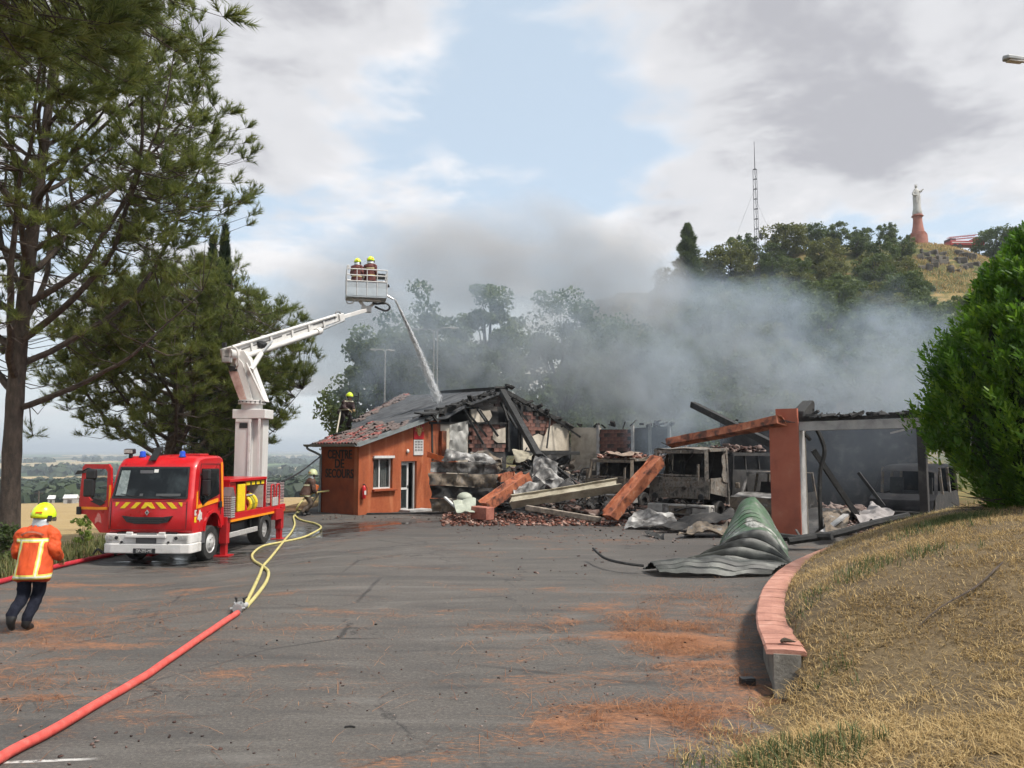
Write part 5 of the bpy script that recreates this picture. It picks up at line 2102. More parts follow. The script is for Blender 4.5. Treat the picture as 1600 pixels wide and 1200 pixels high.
# diamond emblem
em = MB()
em.prism([(0, 1.395), (0.055, 1.325), (0, 1.255), (-0.055, 1.325)], 0.02, 'y', -0.042)
eo = em.build('emblem', STEEL, truck)
MB().prism([(0, 1.355), (0.025, 1.325), (0, 1.295), (-0.025, 1.325)], 0.006, 'y', -0.047).build('emblem_centre', BLACK, eo)
# yellow chevrons across the front
zc0, zc1 = 1.425, 1.575
for pg in ([(-0.93, zc1), (-0.82, zc1), (-0.90, zc0 + 0.05), (-0.93, zc0 + 0.05)], [(-0.80, zc0), (-0.66, zc0), (-0.50, zc1), (-0.64, zc1)], [(-0.50, zc0), (-0.36, zc0), (-0.20, zc1), (-0.34, zc1)],
           [(-0.20, zc0), (-0.09, zc0), (0.0, zc0 + 0.065), (0.09, zc0), (0.20, zc0), (0.085, zc1), (-0.085, zc1)],
           [(0.50, zc0), (0.36, zc0), (0.20, zc1), (0.34, zc1)], [(0.80, zc0), (0.66, zc0), (0.50, zc1), (0.64, zc1)], [(0.93, zc1), (0.82, zc1), (0.90, zc0 + 0.05), (0.93, zc0 + 0.05)]):
    pg = [(x * 0.93, z) for x, z in pg]
    Vt = [(x, front_y(z, x) - 0.010, z) for x, z in pg] + [(x, front_y(z, x) + 0.002, z) for x, z in pg]
    kk = len(pg)
    MB().add(Vt, [tuple(range(kk)), tuple(range(kk, 2 * kk))[::-1]] + [(i, (i + 1) % kk, kk + (i + 1) % kk, kk + i) for i in range(kk)]).build('chevron', YELLOW, truck)
# bumper
bm_ = MB()
bp = [(-1.15, 0.10), (-1.10, 0.0), (-0.9, -0.05), (0.9, -0.05), (1.10, 0.0), (1.15, 0.10), (1.15, 0.55), (-1.15, 0.55)]
bm_.prism(bp, 0.24, 'z', 0.32)
bm_.prism([(x * 0.985, y + 0.03) for x, y in bp], 0.24, 'z', 0.56)
bumper = bm_.build('bumper', WHITE, truck, bevel=0.025)
MB().box((0.0, -0.055, 0.745), (1.05, 0.06, 0.07)).build('bumper_rail', WHITE, bumper, bevel=0.012)
for x in (-0.42, 0.42):
    MB().box((x, -0.05, 0.80), (0.16, 0.06, 0.10)).build('bumper_step', WHITE, bumper, bevel=0.012)
MB().box((0.0, -0.022, 0.635), (0.52, 0.03, 0.13)).build('lower_grille', mat('grey_mesh', (0.10, 0.10, 0.10), 9, 0.6), bumper)
MB().box((0.02, -0.03, 0.795), (0.50, 0.04, 0.06)).build('upper_grille', mat('grey_mesh2', (0.16, 0.16, 0.16), 9, 0.6), bumper)
for x in (-0.62, 0.62):
    MB().box((x, 0.02, 0.81), (0.30, 0.05, 0.05)).build('vent', BLACK, bumper)
for x in (-0.63, 0.58):
    MB().tube([(x, -0.03, 0.60), (x, -0.055, 0.60)], 0.028, 10).build('tow_eye', BLACK, bumper)
pl_ = MB().box((-0.02, -0.062, 0.385), (0.56, 0.02, 0.125)).build('licence_plate', BLACK, bumper)
text_mesh('plate_lettering', 'DP-293-ME', 0.108, ALUW, pl_, Matrix.Translation((-0.02, -0.073, 0.385)) @ Matrix.Rotation(math.pi / 2, 4, 'X'), 0.002, False, 0.82)
LENS = mat('lamp_lens', [(0.3, (0.30, 0.29, 0.27)), (0.6, (0.62, 0.60, 0.56))], 22, 0.12)
for sx_ in (-1, 1):
    h = MB().prism([(sx_ * 0.68, 0.62), (sx_ * 1.07, 0.64), (sx_ * 1.07, 0.77), (sx_ * 0.70, 0.76)], 0.03, 'y', -0.028).build('headlight', LENS, bumper)
    for xo, r0 in ((0.77, 0.045), (0.90, 0.05), (1.01, 0.04)):
        MB().tube([(sx_ * xo, -0.02, 0.70), (sx_ * xo, -0.042, 0.70)], r0, 12).build('reflector', STEEL if xo > 0.8 else BLACK, h)
# roof beacons, spotlight, antenna
for x, y in ((-0.55, 0.62), (0.52, 0.62)):
    b0 = MB().lathe([(0.085, 2.69), (0.085, 2.725), (0.075, 2.73), (0.07, 2.82), (0.055, 2.85)], 14, c=(x, y, 0)).build('beacon', BLUE_L, truck, smooth=True)
    MB().lathe([(0.095, 2.67), (0.095, 2.70)], 14, c=(x, y, 0)).build('beacon_base', BLACK, b0)
sp_ = MB().box((-0.86, 0.55, 2.84), (0.26, 0.14, 0.13), rot=(0.15, 0, 0.1)).build('spotlight', BLACK, truck, bevel=0.02)
MB().box((-0.86, 0.475, 2.84), (0.21, 0.012, 0.09), rot=(0.15, 0, 0.1)).build('spotlight_lens', LENS, sp_)
MB().box((-0.86, 0.60, 2.72), (0.07, 0.07, 0.14)).build('spotlight_bracket', BLACK, sp_)
MB().tube([(-0.12, 0.75, 2.7), (-0.10, 0.78, 3.05)], 0.008, 5).build('antenna', BLACK, truck)
MB().box((0.55, 1.2, 2.75), (0.55, 0.5, 0.06)).build('roof_hatch', RED_D, truck, bevel=0.02)

# closed door on the right side: dark window, handle, orange reflective stripes
XS = HW + 0.004


def side_patch(name, pts, mat_, x0=XS, th=0.014, parent=truck):
    def xx(z):
        return -HW * 0.055 * sstep(1.7, 2.7, z)
    kk = len(pts)
    Vt = [(x0 + xx(z), y, z) for y, z in pts] + [(x0 + th + xx(z), y, z) for y, z in pts]
    return MB().add(Vt, [tuple(range(kk))[::-1], tuple(range(kk, 2 * kk))] + [(i, (i + 1) % kk, kk + (i + 1) % kk, kk + i) for i in range(kk)]).build(name, mat_, parent)


sw = side_patch('side_window', [(0.46, 1.66), (0.62, 1.46), (0.95, 1.58), (1.55, 1.70), (1.58, 2.38), (0.62, 2.40)], CABG)
door_seam = MB()
for a, b_ in (((0.36, 1.30), (0.40, 1.75)), ((0.40, 1.75), (0.60, 2.52)), ((0.60, 2.52), (1.66, 2.50)), ((1.66, 2.50), (1.68, 1.15))):
    door_seam.bar((XS + 0.002 - HW * 0.055 * sstep(1.7, 2.7, a[1]), a[0], a[1]), (XS + 0.002 - HW * 0.055 * sstep(1.7, 2.7, b_[1]), b_[0], b_[1]), 0.012, 0.012)
door_seam.build('door_seam', BLACK, truck)
for pts in ([(1.72, 1.35), (1.82, 1.35), (1.82, 2.55), (1.72, 2.55)], [(0.30, 1.40), (0.38, 1.40), (0.38, 1.85), (0.30, 1.80)], [(0.39, 1.40), (1.50, 1.50), (1.50, 1.60), (0.39, 1.49)]):
    side_patch('reflective_stripe', pts, ORANGE_ST, XS + 0.001, 0.006)
MB().box((XS + 0.02, 1.60, 1.42), (0.05, 0.14, 0.16)).build('door_handle', BLACK, truck, bevel=0.01)
# white and gold badge painted on the side
BADGE = mat('badge_white', [(0.3, (0.45, 0.40, 0.36)), (0.7, (0.72, 0.70, 0.66))], 18, 0.6)
for pts, mm in (([(0.22, 1.24), (0.22, 1.37), (0.33, 1.37), (0.33, 1.34), (0.26, 1.33), (0.33, 1.27), (0.32, 1.23)], BADGE), ([(0.22, 1.06), (0.22, 1.20), (0.34, 1.20), (0.30, 1.14), (0.34, 1.06)], YELLOW),
                ([(0.38, 1.12), (0.40, 1.24), (0.45, 1.26), (0.46, 1.34), (0.52, 1.37), (0.56, 1.30), (0.62, 1.28), (0.60, 1.18), (0.64, 1.10), (0.55, 1.12), (0.50, 1.05), (0.46, 1.12)], BADGE)):
    side_patch('side_badge', pts, mm, XS + 0.001, 0.005)
# wheel-arch lip and step
side_patch('step', [(0.62, 0.50), (0.84, 0.50), (0.86, 0.82), (0.66, 0.82)], mat('grey_step', (0.10, 0.10, 0.105), 9, 0.6), HW - 0.10, 0.10)
arch = MB()
ap = [(1.22 + 0.47 * math.cos(a), 0.80 + 0.47 * math.sin(a)) for a in np.linspace(0.0, math.pi, 13)]
for a, b_ in zip(ap[:-1], ap[1:]):
    arch.bar((XS - 0.02, a[0], a[1]), (XS - 0.02, b_[0], b_[1]), 0.07, 0.09, up=(1, 0, 0))
arch.build('wheel_arch', RED, truck)
# mirrors on the right
for z, h_ in ((2.25, 0.26), (1.92, 0.40)):
    mo = MB().box((XS + 0.10, 0.60, z), (0.20, 0.12, h_)).build('mirror', BLACK, truck, bevel=0.03)
    MB().tube([(XS - 0.05, 0.55, z), (XS + 0.10, 0.60, z)], 0.015, 6).build('mirror_arm', BLACK, mo)

# opened left door, swung forward: red frame with a real window hole
door = bpy.data.objects.new('open_door', None)
link(door, truck)
door.location = (-HW + 0.02, 0.16, 0)
door.rotation_euler = (0, 0, R(-9))
D_out = [(-0.02, 0.80), (-0.30, 0.80), (-0.72, 1.24), (-0.95, 1.26), (-0.96, 1.50), (-0.90, 2.44), (-0.82, 2.52), (-0.12, 2.52), (-0.04, 2.42), (0.0, 1.70)]
D_win = [(-0.14, 1.62), (-0.30, 1.50), (-0.62, 1.62), (-0.80, 1.80), (-0.80, 2.34), (-0.74, 2.40), (-0.20, 2.40), (-0.14, 2.32)]
bmh = bmesh.new()
vo = [bmh.verts.new((x, 0, z)) for x, z in D_out]
vi = [bmh.verts.new((x, 0, z)) for x, z in D_win]
eo_ = [bmh.edges.new((vo[i], vo[(i + 1) % len(vo)])) for i in range(len(vo))]
ei_ = [bmh.edges.new((vi[i], vi[(i + 1) % len(vi)])) for i in range(len(vi))]
bmesh.ops.triangle_fill(bmh, use_beauty=True, edges=eo_ + ei_)
geom = bmesh.ops.extrude_face_region(bmh, geom=bmh.faces[:])
bmesh.ops.translate(bmh, verts=[g for g in geom['geom'] if isinstance(g, bmesh.types.BMVert)], vec=(0, 0.06, 0))
bmesh.ops.recalc_face_normals(bmh, faces=bmh.faces)
me = bpy.data.meshes.new('door_panel')
bmh.to_mesh(me)
bmh.free()
me.materials.append(RED)
link(bpy.data.objects.new('door_panel', me), door)
MB().prism(D_win, 0.012, 'y', 0.026).build('door_glass', GLASS_T, door)
MB().box((-0.52, -0.012, 1.405), (0.86, 0.014, 0.065)).build('reflective_stripe', ORANGE_ST, door)
MB().box((-0.035, -0.012, 1.72), (0.05, 0.014, 0.55)).build('reflective_stripe', ORANGE_ST, door)
MB().prism([(-0.30, 1.02), (-0.30, 1.14), (-0.25, 1.20), (-0.22, 1.30), (-0.16, 1.26), (-0.12, 1.16), (-0.10, 1.03), (-0.20, 1.08)], 0.008, 'y', -0.010, M=Matrix.Translation((-0.15, 0, 0))).build('door_badge', mat('badge_faint', [(0.3, (0.50, 0.10, 0.08)), (0.7, (0.62, 0.32, 0.28))], 20, 0.6), door)
MB().box((-0.93, -0.02, 1.34), (0.13, 0.06, 0.20)).build('door_lock', BLACK, door, bevel=0.015)
for x, z, w_, h_ in ((-0.47, 2.27, 0.28, 0.26), (-0.52, 1.93, 0.30, 0.46)):
    MB().box((x, -0.16, z), (w_, 0.12, h_)).build('mirror', BLACK, door, bevel=0.04)
MB().tube(catmull([(-0.9, -0.02, 2.30), (-0.75, -0.16, 2.34), (-0.50, -0.16, 2.38), (-0.47, -0.15, 1.75), (-0.30, -0.03, 1.62)], 5), 0.022, 7).build('mirror_arm', BLACK, door, smooth=True)
MB().prism([(-0.98, 2.26), (-0.72, 2.30), (-0.76, 2.36), (-0.9, 2.36)], 0.12, 'y', -0.16).build('mirror', BLACK, door)
MB().prism([(-0.16, 1.55), (-0.30, 1.47), (-0.60, 1.58), (-0.34, 1.66)], 0.05, 'y', -0.03).build('door_trim', BLACK, door)


# panel gaps on the cab front and a dusty tow plate
gp_ = MB()
for x in (-0.985, 0.985):
    for z in np.arange(0.92, 1.60, 0.085):
        gp_.bar((x, front_y(z, x) - .004, z), (x, front_y(z + .085, x) - .004, z + .085), .010, .012)
for x in np.arange(-0.95, 0.95, 0.19):
    for z in (1.615, 0.90):
        gp_.bar((x, front_y(z, x) - .003, z), (x + .19, front_y(z, x + .19) - .003, z), .012, .010)
gp_.build('panel_gap', BLACK, truck)
# wheels
def wheel(x, y, r=0.45, w_=0.27, name='wheel'):
    sg_ = 1 if x > 0 else -1
    e = bpy.data.objects.new(name, None)
    link(e, truck)
    e.location = (x, y, r)
    M = Matrix.Rotation(math.pi / 2, 4, 'Y')
    ty = MB().lathe([(r * 0.60, -w_ / 2), (r * 0.93, -w_ / 2), (r, -w_ / 2 + 0.04), (r, w_ / 2 - 0.04), (r * 0.93, w_ / 2), (r * 0.60, w_ / 2), (r * 0.58, 0)], 28, M=M)
    ty.build('tyre', RUBBER, e, smooth=True)
    f = w_ / 2 if sg_ > 0 else -w_ / 2
    if name == 'rear_wheel':
        rm = MB().lathe([(r * 0.60, sg_ * 0.13), (r * 0.56, sg_ * 0.11), (r * 0.50, -sg_ * 0.02), (r * 0.25, -sg_ * 0.06), (r * 0.22, sg_ * 0.03), (0.05, sg_ * 0.05)], 24, M=M)
    else:
        rm = MB().lathe([(r * 0.62, sg_ * 0.11), (r * 0.58, sg_ * 0.13), (r * 0.50, sg_ * 0.09), (r * 0.36, sg_ * 0.15), (r * 0.18, sg_ * 0.17), (0.03, sg_ * 0.19)], 24, M=M)
    rm.build('rim', ALU, e, smooth=True)
    for q in range(8):
        a = q * math.pi / 4
        MB().tube([(sg_ * 0.10, 0.30 * r * math.cos(a), 0.30 * r * math.sin(a)), (sg_ * 0.185, 0.30 * r * math.cos(a), 0.30 * r * math.sin(a))], 0.018, 6).build('wheel_nut', STEEL, e)
    return e


for x in (-0.93, 0.93):
    wheel(x, 1.22)
for x in (-0.90, 0.90):
    wheel(x, 4.75, 0.46, 0.42, 'rear_wheel')

# chassis, deck edge and under-run bar
MB().box((0, 3.3, 0.62), (1.5, 5.2, 0.36)).build('chassis', BLACK, truck)
MB().box((0.0, 4.15, 0.985), (2.16, 4.35, 0.13)).build('deck', RED_D, truck)
for x in (-HW + 0.0, HW):
    MB().box((x, 4.15, 1.00), (0.05, 4.36, 0.24)).build('deck_edge', RED, truck, bevel=0.01)
MB().box((HW + 0.028, 4.10, 0.915), (0.008, 4.20, 0.065)).build('reflective_stripe', ORANGE_ST, truck)
MB().box((HW - 0.04, 3.15, 0.52), (0.07, 2.1, 0.14)).build('underrun_bar', ALU, truck, bevel=0.012)
for y in (2.4, 3.9):
    MB().box((HW - 0.12, y, 0.66), (0.05, 0.06, 0.30)).build('bar_hanger', BLACK, truck)
MB().box((0.62, 3.3, 0.62), (0.5, 0.9, 0.34)).build('battery_box', mat('dark_tank', (0.05, 0.055, 0.06), 5, 0.4), truck, bevel=0.02)
MB().box((HW - 0.2, 5.15, 0.92), (0.42, 0.08, 0.62)).build('mudflap', BLACK, truck)
MB().box((HW - 0.2, 4.28, 0.80), (0.42, 0.06, 0.55)).build('mudguard', BLACK, truck)

# equipment locker with open front
lk = bpy.data.objects.new('locker', None)
link(lk, truck)
zb, zt, ya, yb = 1.055, 2.02, 2.12, 4.72
MB().box((0.15, (ya + yb) / 2, zt), (1.95, yb - ya, 0.08)).build('locker_roof', RED, lk, bevel=0.012)
MB().box((0.15, ya + 0.03, (zb + zt) / 2), (1.90, 0.06, zt - zb - 0.08)).build('locker_end', RED, lk)
MB().box((0.15, yb - 0.03, (zb + zt) / 2), (1.90, 0.06, zt - zb - 0.08)).build('locker_end', RED_D, lk)
MB().box((-0.15, (ya + yb) / 2, (zb + zt) / 2), (0.05, yb - ya - 0.14, zt - zb - 0.1)).build('locker_back', mat('locker_grey', [(0.3, (0.06, 0.065, 0.07)), (0.7, (0.16, 0.17, 0.18))], 3, 0.6), lk)
MB().box((HW - 0.06, ya + 0.30, (zb + zt) / 2), (0.05, 0.48, zt - zb - 0.12)).build('locker_front', RED, lk)
MB().box((HW - 0.02, ya + 0.86, (zb + zt) / 2 - 0.02), (0.05, 0.48, zt - zb - 0.20)).build('yellow_panel', YELLOW, lk, bevel=0.01)
MB().box((HW - 0.06, ya + 1.20, (zb + zt) / 2), (0.06, 0.10, zt - zb - 0.10)).build('locker_post', RED_D, lk)
MB().box((HW - 0.04, ya + 1.85, zt - 0.12), (0.05, 1.30, 0.10)).build('rolled_shutter', YELLOW, lk)
for q in range(3):
    MB().box((HW - 0.01, ya + 1.5 + q * 0.35, zt - 0.12), (0.03, 0.07, 0.09)).build('shutter_clip', BLACK, lk)
MB().box((HW - 0.25, ya + 2.15, (zb + zt) / 2 - 0.05), (0.70, 0.03, zt - zb - 0.3)).build('divider', ALU, lk)
MB().box((HW - 0.35, ya + 1.55, zb + 0.50), (0.6, 0.60, 0.03)).build('shelf', ALU, lk)
# coiled yellow hoses, cone and red canister inside the locker
for q, (yy, mm, rr) in enumerate(((ya + 1.50, YELLOW, 0.20), (ya + 1.66, mat('hose_olive', (0.32, 0.30, 0.03), 6, 0.6), 0.21), (ya + 1.82, YELLOW, 0.23))):
    ring = [(HW - 0.14 + 0.015 * q, yy + 0.04 * math.sin(a * 2), zb + rr + rr * math.sin(a)) if False else (HW - 0.20 + rr * math.cos(a), yy, zb + rr + 0.03 + rr * math.sin(a)) for a in np.linspace(0, 2 * math.pi, 19)]
    MB().tube(ring, 0.055, 8, caps=False).build('coiled_hose', mm, lk, smooth=True)
MB().lathe([(0.14, zb), (0.15, zb + 0.16), (0.10, zb + 0.28), (0.03, zb + 0.32)], 14, c=(HW - 0.18, ya + 1.30, 0)).build('red_canister', RED, lk, smooth=True)
cn = MB().lathe([(0.13, zb + 0.14), (0.03, zb + 0.60)], 16, c=(HW - 0.30, ya + 2.02, 0)).box((HW - 0.30, ya + 2.02, zb + 0.07), (0.34, 0.34, 0.14)).build('traffic_cone', mat('cone_red', (0.60, 0.05, 0.02), 6, 0.5), lk, smooth=True)
MB().lathe([(0.088, zb + 0.30), (0.062, zb + 0.41)], 16, c=(HW - 0.30, ya + 2.02, 0)).build('cone_band', WHITE, cn, smooth=True)

# chequer plate step box behind the cab
cp = MB()
cp.prism([(1.94, 1.02), (2.20, 1.02), (2.20, 1.62), (2.07, 1.86), (1.94, 1.62)], 0.26, 'x', HW - 0.10)
cpo = cp.build('step_box', mat('plate_dull', (0.20, 0.16, 0.165), 12, 0.5, metal=0.3), truck)
st_ = MB()
for i in range(6):
    for j in range(9):
        if (i + j) % 1 == 0:
            st_.box((HW - 0.085 + 0.045 * i, 1.934, 1.06 + j * 0.065), (0.024, 0.012, 0.034))
st_.build('tread_studs', ALU, cpo)['kind'] = 'stuff'
for j in range(10):
    MB().box((HW + 0.168, 2.07, 1.05 + j * 0.058), (0.016, 0.24, 0.030)).build('tread', ALU, cpo)
# rear guard of wire grid
gd = bpy.data.objects.new('rear_guard', None)
link(gd, truck)
for (y0, y1, xg) in ((4.85, 6.25, HW - 0.02),):
    mb = MB()
    for q in range(15):
        y = y0 + (y1 - y0) * q / 14
        mb.box((xg, y, 1.47), (0.012, 0.014, 0.70))
    for q in range(8):
        mb.box((xg + 0.013, (y0 + y1) / 2, 1.14 + q * 0.095), (0.012, y1 - y0, 0.014))
    mb.build('wire_grid', mat('pink_grey_wire', (0.42, 0.30, 0.30), 6, 0.5), gd)
mb = MB()
for q in range(9):
    mb.box((0.35, 6.27, 1.12 + q * 0.085), (1.45, 0.02, 0.030))
mb.build('rear_slats', ALU, gd)
for y in (5.1, 5.55):
    MB().tube(catmull([(HW + 0.02, y, 1.12), (HW + 0.02, y, 1.70), (HW + 0.02, y + 0.12, 1.78), (HW + 0.02, y + 0.24, 1.70), (HW + 0.02, y + 0.24, 1.12)], 5), 0.022, 7).build('red_hoop', RED, gd, smooth=True)
MB().box((HW + 0.03, 5.42, 1.25), (0.02, 0.42, 0.28)).build('guard_plate', GREYW, gd, bevel=0.02)

# stabiliser legs
for y in (1.99, 5.95):
    for x in (-1.02, 1.02):
        e = bpy.data.objects.new('stabiliser', None)
        link(e, truck)
        e.location = (x, y, 0)
        MB().box((0.05 * (1 if x > 0 else -1), 0, 0.70), (0.21, 0.20, 0.72)).build('outer_leg', RED_D, e, bevel=0.01)
        MB().box((0.05 * (1 if x > 0 else -1), 0, 0.20), (0.15, 0.15, 0.38)).build('inner_leg', RED_D, e)
        MB().box((0.05 * (1 if x > 0 else -1), 0, 0.015), (0.42, 0.36, 0.04)).build('foot_plate', RED_D, e)
MB().box((HW - 0.05, 5.62, 0.84), (0.3, 0.5, 0.34)).build('rear_box', RED_D, truck)

# ---- mast: twin white columns, head, turntable
cA, cB = tpoint(371.5, 745, 25.4), tpoint(392, 745, 25.2)
cC, cD = tpoint(393, 745, 25.6), tpoint(411.5, 745, 25.4)
mastc = tpoint(391, 700, 25.4)
ztop = tpoint(391, 655, 25.4).z
mast = MB()
w1 = (cB.x - cA.x)
mast.box(((cA.x + cB.x) / 2, mastc.y - 0.10, (1.05 + ztop) / 2), (w1, 0.50, ztop - 1.05))
mo = mast.build('mast', MASTW, truck, bevel=0.015)
MB().box(((cC.x + cD.x) / 2 + 0.01, mastc.y + 0.12, (1.05 + ztop) / 2), (cD.x - cC.x, 0.46, ztop - 1.05 - 0.004)).build('mast_column', MASTW, mo, bevel=0.015)
for xx in (cB.x - 0.02, cD.x - 0.02):
    MB().box((xx, mastc.y - 0.365, (1.05 + ztop) / 2), (0.07, 0.03, ztop - 1.05)).build('mast_edge', WHITE, mo)
MB().box(((cA.x + cB.x) / 2 + 0.03, mastc.y - 0.352, ztop - 0.22), (w1 * 0.52, 0.02, 0.17)).build('mast_window', BLACK, mo)
MB().box(((cA.x + cB.x) / 2 + 0.03, mastc.y - 0.353, ztop - 0.05), (w1 * 1.0, 0.04, 0.10)).build('mast_collar', MASTW, mo)
hl, hr = tpoint(363, 655, 25.1), tpoint(416, 655, 25.1)
hz = tpoint(391, 641, 25.1).z
MB().box(((hl.x + hr.x) / 2, mastc.y, (ztop + hz) / 2 + 0.02), (hr.x - hl.x, 0.72, hz - ztop + 0.02)).build('mast_head', MASTW, mo, bevel=0.02)
tz = tpoint(391, 628, 25.1).z
txc = mastc.x + 0.02
MB().lathe([(0.34, hz), (0.34, tz - 0.06)], 24, c=(txc, mastc.y, 0)).build('turntable_neck', MASTW, mo, smooth=True)
tt_ = MB().lathe([(0.44, tz - 0.06), (0.44, tz - 0.01), (0.40, tz + 0.0), (0.44, tz + 0.01), (0.44, tz + 0.07)], 28, c=(txc, mastc.y, 0)).build('turntable', MASTW, mo, smooth=True)
for q in range(20):
    a = q * math.pi / 10
    MB().tube([(txc + 0.445 * math.cos(a), mastc.y + 0.445 * math.sin(a), tz - 0.015), (txc + 0.445 * math.cos(a), mastc.y + 0.445 * math.sin(a), tz + 0.02)], 0.022, 6).build('bolt', BLACK, tt_)
# lower arm leaning left to the knuckle
k0 = Vector((txc, mastc.y, tz + 0.06))
kn = tpoint(363, 553, 25.0)
arm = bpy.data.objects.new('lower_arm', None)
link(arm, truck)
axd = (kn - k0)


def arm_pt(x_px, y_px, dy=0.0):
    q = tpoint(x_px, y_px, 25.0)
    return (q.x, q.z)


poly = [arm_pt(374, 627), arm_pt(411, 627), arm_pt(386, 562), arm_pt(376, 546), arm_pt(357, 548), arm_pt(352, 577)]
MB().prism(poly, 0.36, 'y', mastc.y - 0.16).build('arm_box', MASTW, arm, bevel=0.02)
poly = [arm_pt(371, 625), arm_pt(382, 625), arm_pt(367, 580), arm_pt(353, 578)]
MB().prism(poly, 0.10, 'y', mastc.y - 0.27).build('rust_panel', mat('rust_pink', [(0.3, (0.30, 0.16, 0.13)), (0.55, (0.44, 0.28, 0.24)), (0.75, (0.50, 0.38, 0.33))], 4, 0.7), arm)
poly = [arm_pt(383, 626), arm_pt(392, 626), arm_pt(375, 566), arm_pt(366, 556), arm_pt(362, 562)]
MB().prism(poly, 0.07, 'y', mastc.y - 0.24).build('arm_rib', WHITE, arm)
poly = [arm_pt(352, 570), arm_pt(367, 572), arm_pt(366, 578), arm_pt(356, 580)]
MB().prism(poly, 0.08, 'y', mastc.y - 0.30).build('arm_recess', BLACK, arm)
p1, p2 = tpoint(380, 566, 24.9), tpoint(409, 626, 24.9)
MB().tube([(p1.x, mastc.y - 0.26, p1.z), (p2.x, mastc.y - 0.26, p2.z)], 0.035, 8).build('arm_pipe', MASTW, arm, smooth=True)
# boom reaching away to the basket
bA = tpoint(357, 553, 25.0)
bE = tpoint(572, 486, 33.0)
bdir = (bE - bA).normalized()
boom = bpy.data.objects.new('boom', None)
link(boom, truck)
Ltot = (bE - bA).length
sider = bdir.cross(Vector((0, 0, 1))).normalized()
upb = sider.cross(bdir)


def bpt(f, r_=0.0, u_=0.0):
    return bA + bdir * (Ltot * f) + sider * r_ + upb * u_


MB().bar(bpt(-0.02, 0, 0.02), bpt(0.52, 0, 0.06), 0.34, 0.36).build('outer_section', MASTW, boom, bevel=0.02)
MB().bar(bpt(0.45, 0, 0.06), bpt(0.74, 0, 0.10), 0.26, 0.28).build('middle_section', MASTW, boom, bevel=0.02)
MB().bar(bpt(0.70, 0, 0.06), bpt(1.0, 0, 0.04), 0.15, 0.15).build('inner_section', MASTW, boom, bevel=0.01)
for f0, f1, u0, hh0 in ((0.05, 0.30, .05, .05), (0.33, 0.50, .06, .05), (0.02, 0.50, .17, .018), (0.47, 0.72, .12, .03), (0.06, 0.50, -.12, .015)):
    MB().bar(bpt(f0, .172 if f1 < .6 else .132, u0), bpt(f1, .172 if f1 < .6 else .132, u0 + .03), .012, hh0).build('boom_slot', mat('slot_grey', (0.12, 0.115, 0.11), 8, .7), boom)
for f0 in (.10, .22, .36, .48, .60):
    MB().bar(bpt(f0, .02, .04), bpt(f0 + .012, .02, .04), .40 if f0 < .5 else .30, .40 if f0 < .5 else .32).build('boom_band', MASTW, boom)
MB().tube([bpt(0.0, 0.20, 0.22), bpt(0.70, 0.17, 0.24)], 0.055, 8).build('top_pipe', MASTW, boom, smooth=True)
MB().tube([bpt(0.06, 0.24, -0.20), bpt(0.54, 0.22, -0.16)], 0.10, 10).build('lower_cylinder', MASTW, boom, smooth=True)
MB().tube([bpt(0.52, 0.22, -0.16), bpt(0.76, 0.20, -0.06)], 0.045, 8).build('cylinder_rod', STEEL, boom, smooth=True)
MB().tube([bpt(0.53, 0.22, -0.16), bpt(0.56, 0.22, -0.155)], 0.14, 10).build('cylinder_collar', MASTW, boom, smooth=True)
MB().bar(bpt(0.73, 0.02, 0.06), bpt(0.77, 0.02, 0.06), 0.36, 0.36).build('end_collar', MASTW, boom, bevel=0.03)
MB().box(tuple(bpt(0.16, 0.22, 0.02)), (0.25, 0.3, 0.16), rot=(0.3, 0.4, 0)).build('boom_bracket', BLACK, boom)
MB().tube(catmull([bpt(0.70, 0.15, 0.10), bpt(0.71, 0.16, 0.34), bpt(0.74, 0.16, 0.32), bpt(0.75, 0.16, 0.10)], 5), 0.03, 6).build('hose_loop', mat('grey_hose', (0.20, 0.20, 0.20), 9, 0.5), boom, smooth=True)
p1, p2 = tpoint(388, 577, 25.0), tpoint(408, 552, 25.8)
MB().tube([(p1.x, mastc.y - 0.2, p1.z), tuple(p2)], [0.09, 0.09], 10).build('lift_cylinder', MASTW, boom, smooth=True)
p3 = tpoint(425, 533, 26.6)
MB().tube([tuple(p2), tuple(p3)], 0.04, 8).build('lift_rod', STEEL, boom, smooth=True)
MB().tube([(bA.x + 0.10, bA.y - 0.30, bA.z), (bA.x + 0.10, bA.y + 0.30, bA.z)], 0.16, 14).build('knuckle_pin', MASTW, boom, smooth=True)
MB().tube(catmull([(bA.x + 0.1, bA.y - 0.3, bA.z + 0.15), (bA.x + 0.42, bA.y - 0.34, bA.z + 0.12), (bA.x + 0.48, bA.y - 0.3, bA.z - 0.35), (bA.x + 0.36, bA.y - 0.2, bA.z - 0.5)], 6), 0.028, 7).build('knuckle_hose', MASTW, boom, smooth=True)
MB().tube([(bA.x - 0.2, bA.y, bA.z - 0.12), (bA.x + 0.3, bA.y - 0.3, bA.z - 0.10)], 0.025, 6).build('knuckle_rod', WHITE, boom)
MB().box((bA.x + 0.05, bA.y - 0.2, bA.z - 0.1), (0.28, 0.2, 0.42)).build('knuckle_box', GREYW, boom, bevel=0.02)
MB().box((bA.x - 0.03, bA.y - 0.25, bA.z + 0.26), (0.12, 0.12, 0.16)).build('work_lamp', BLACK, boom, bevel=0.02)

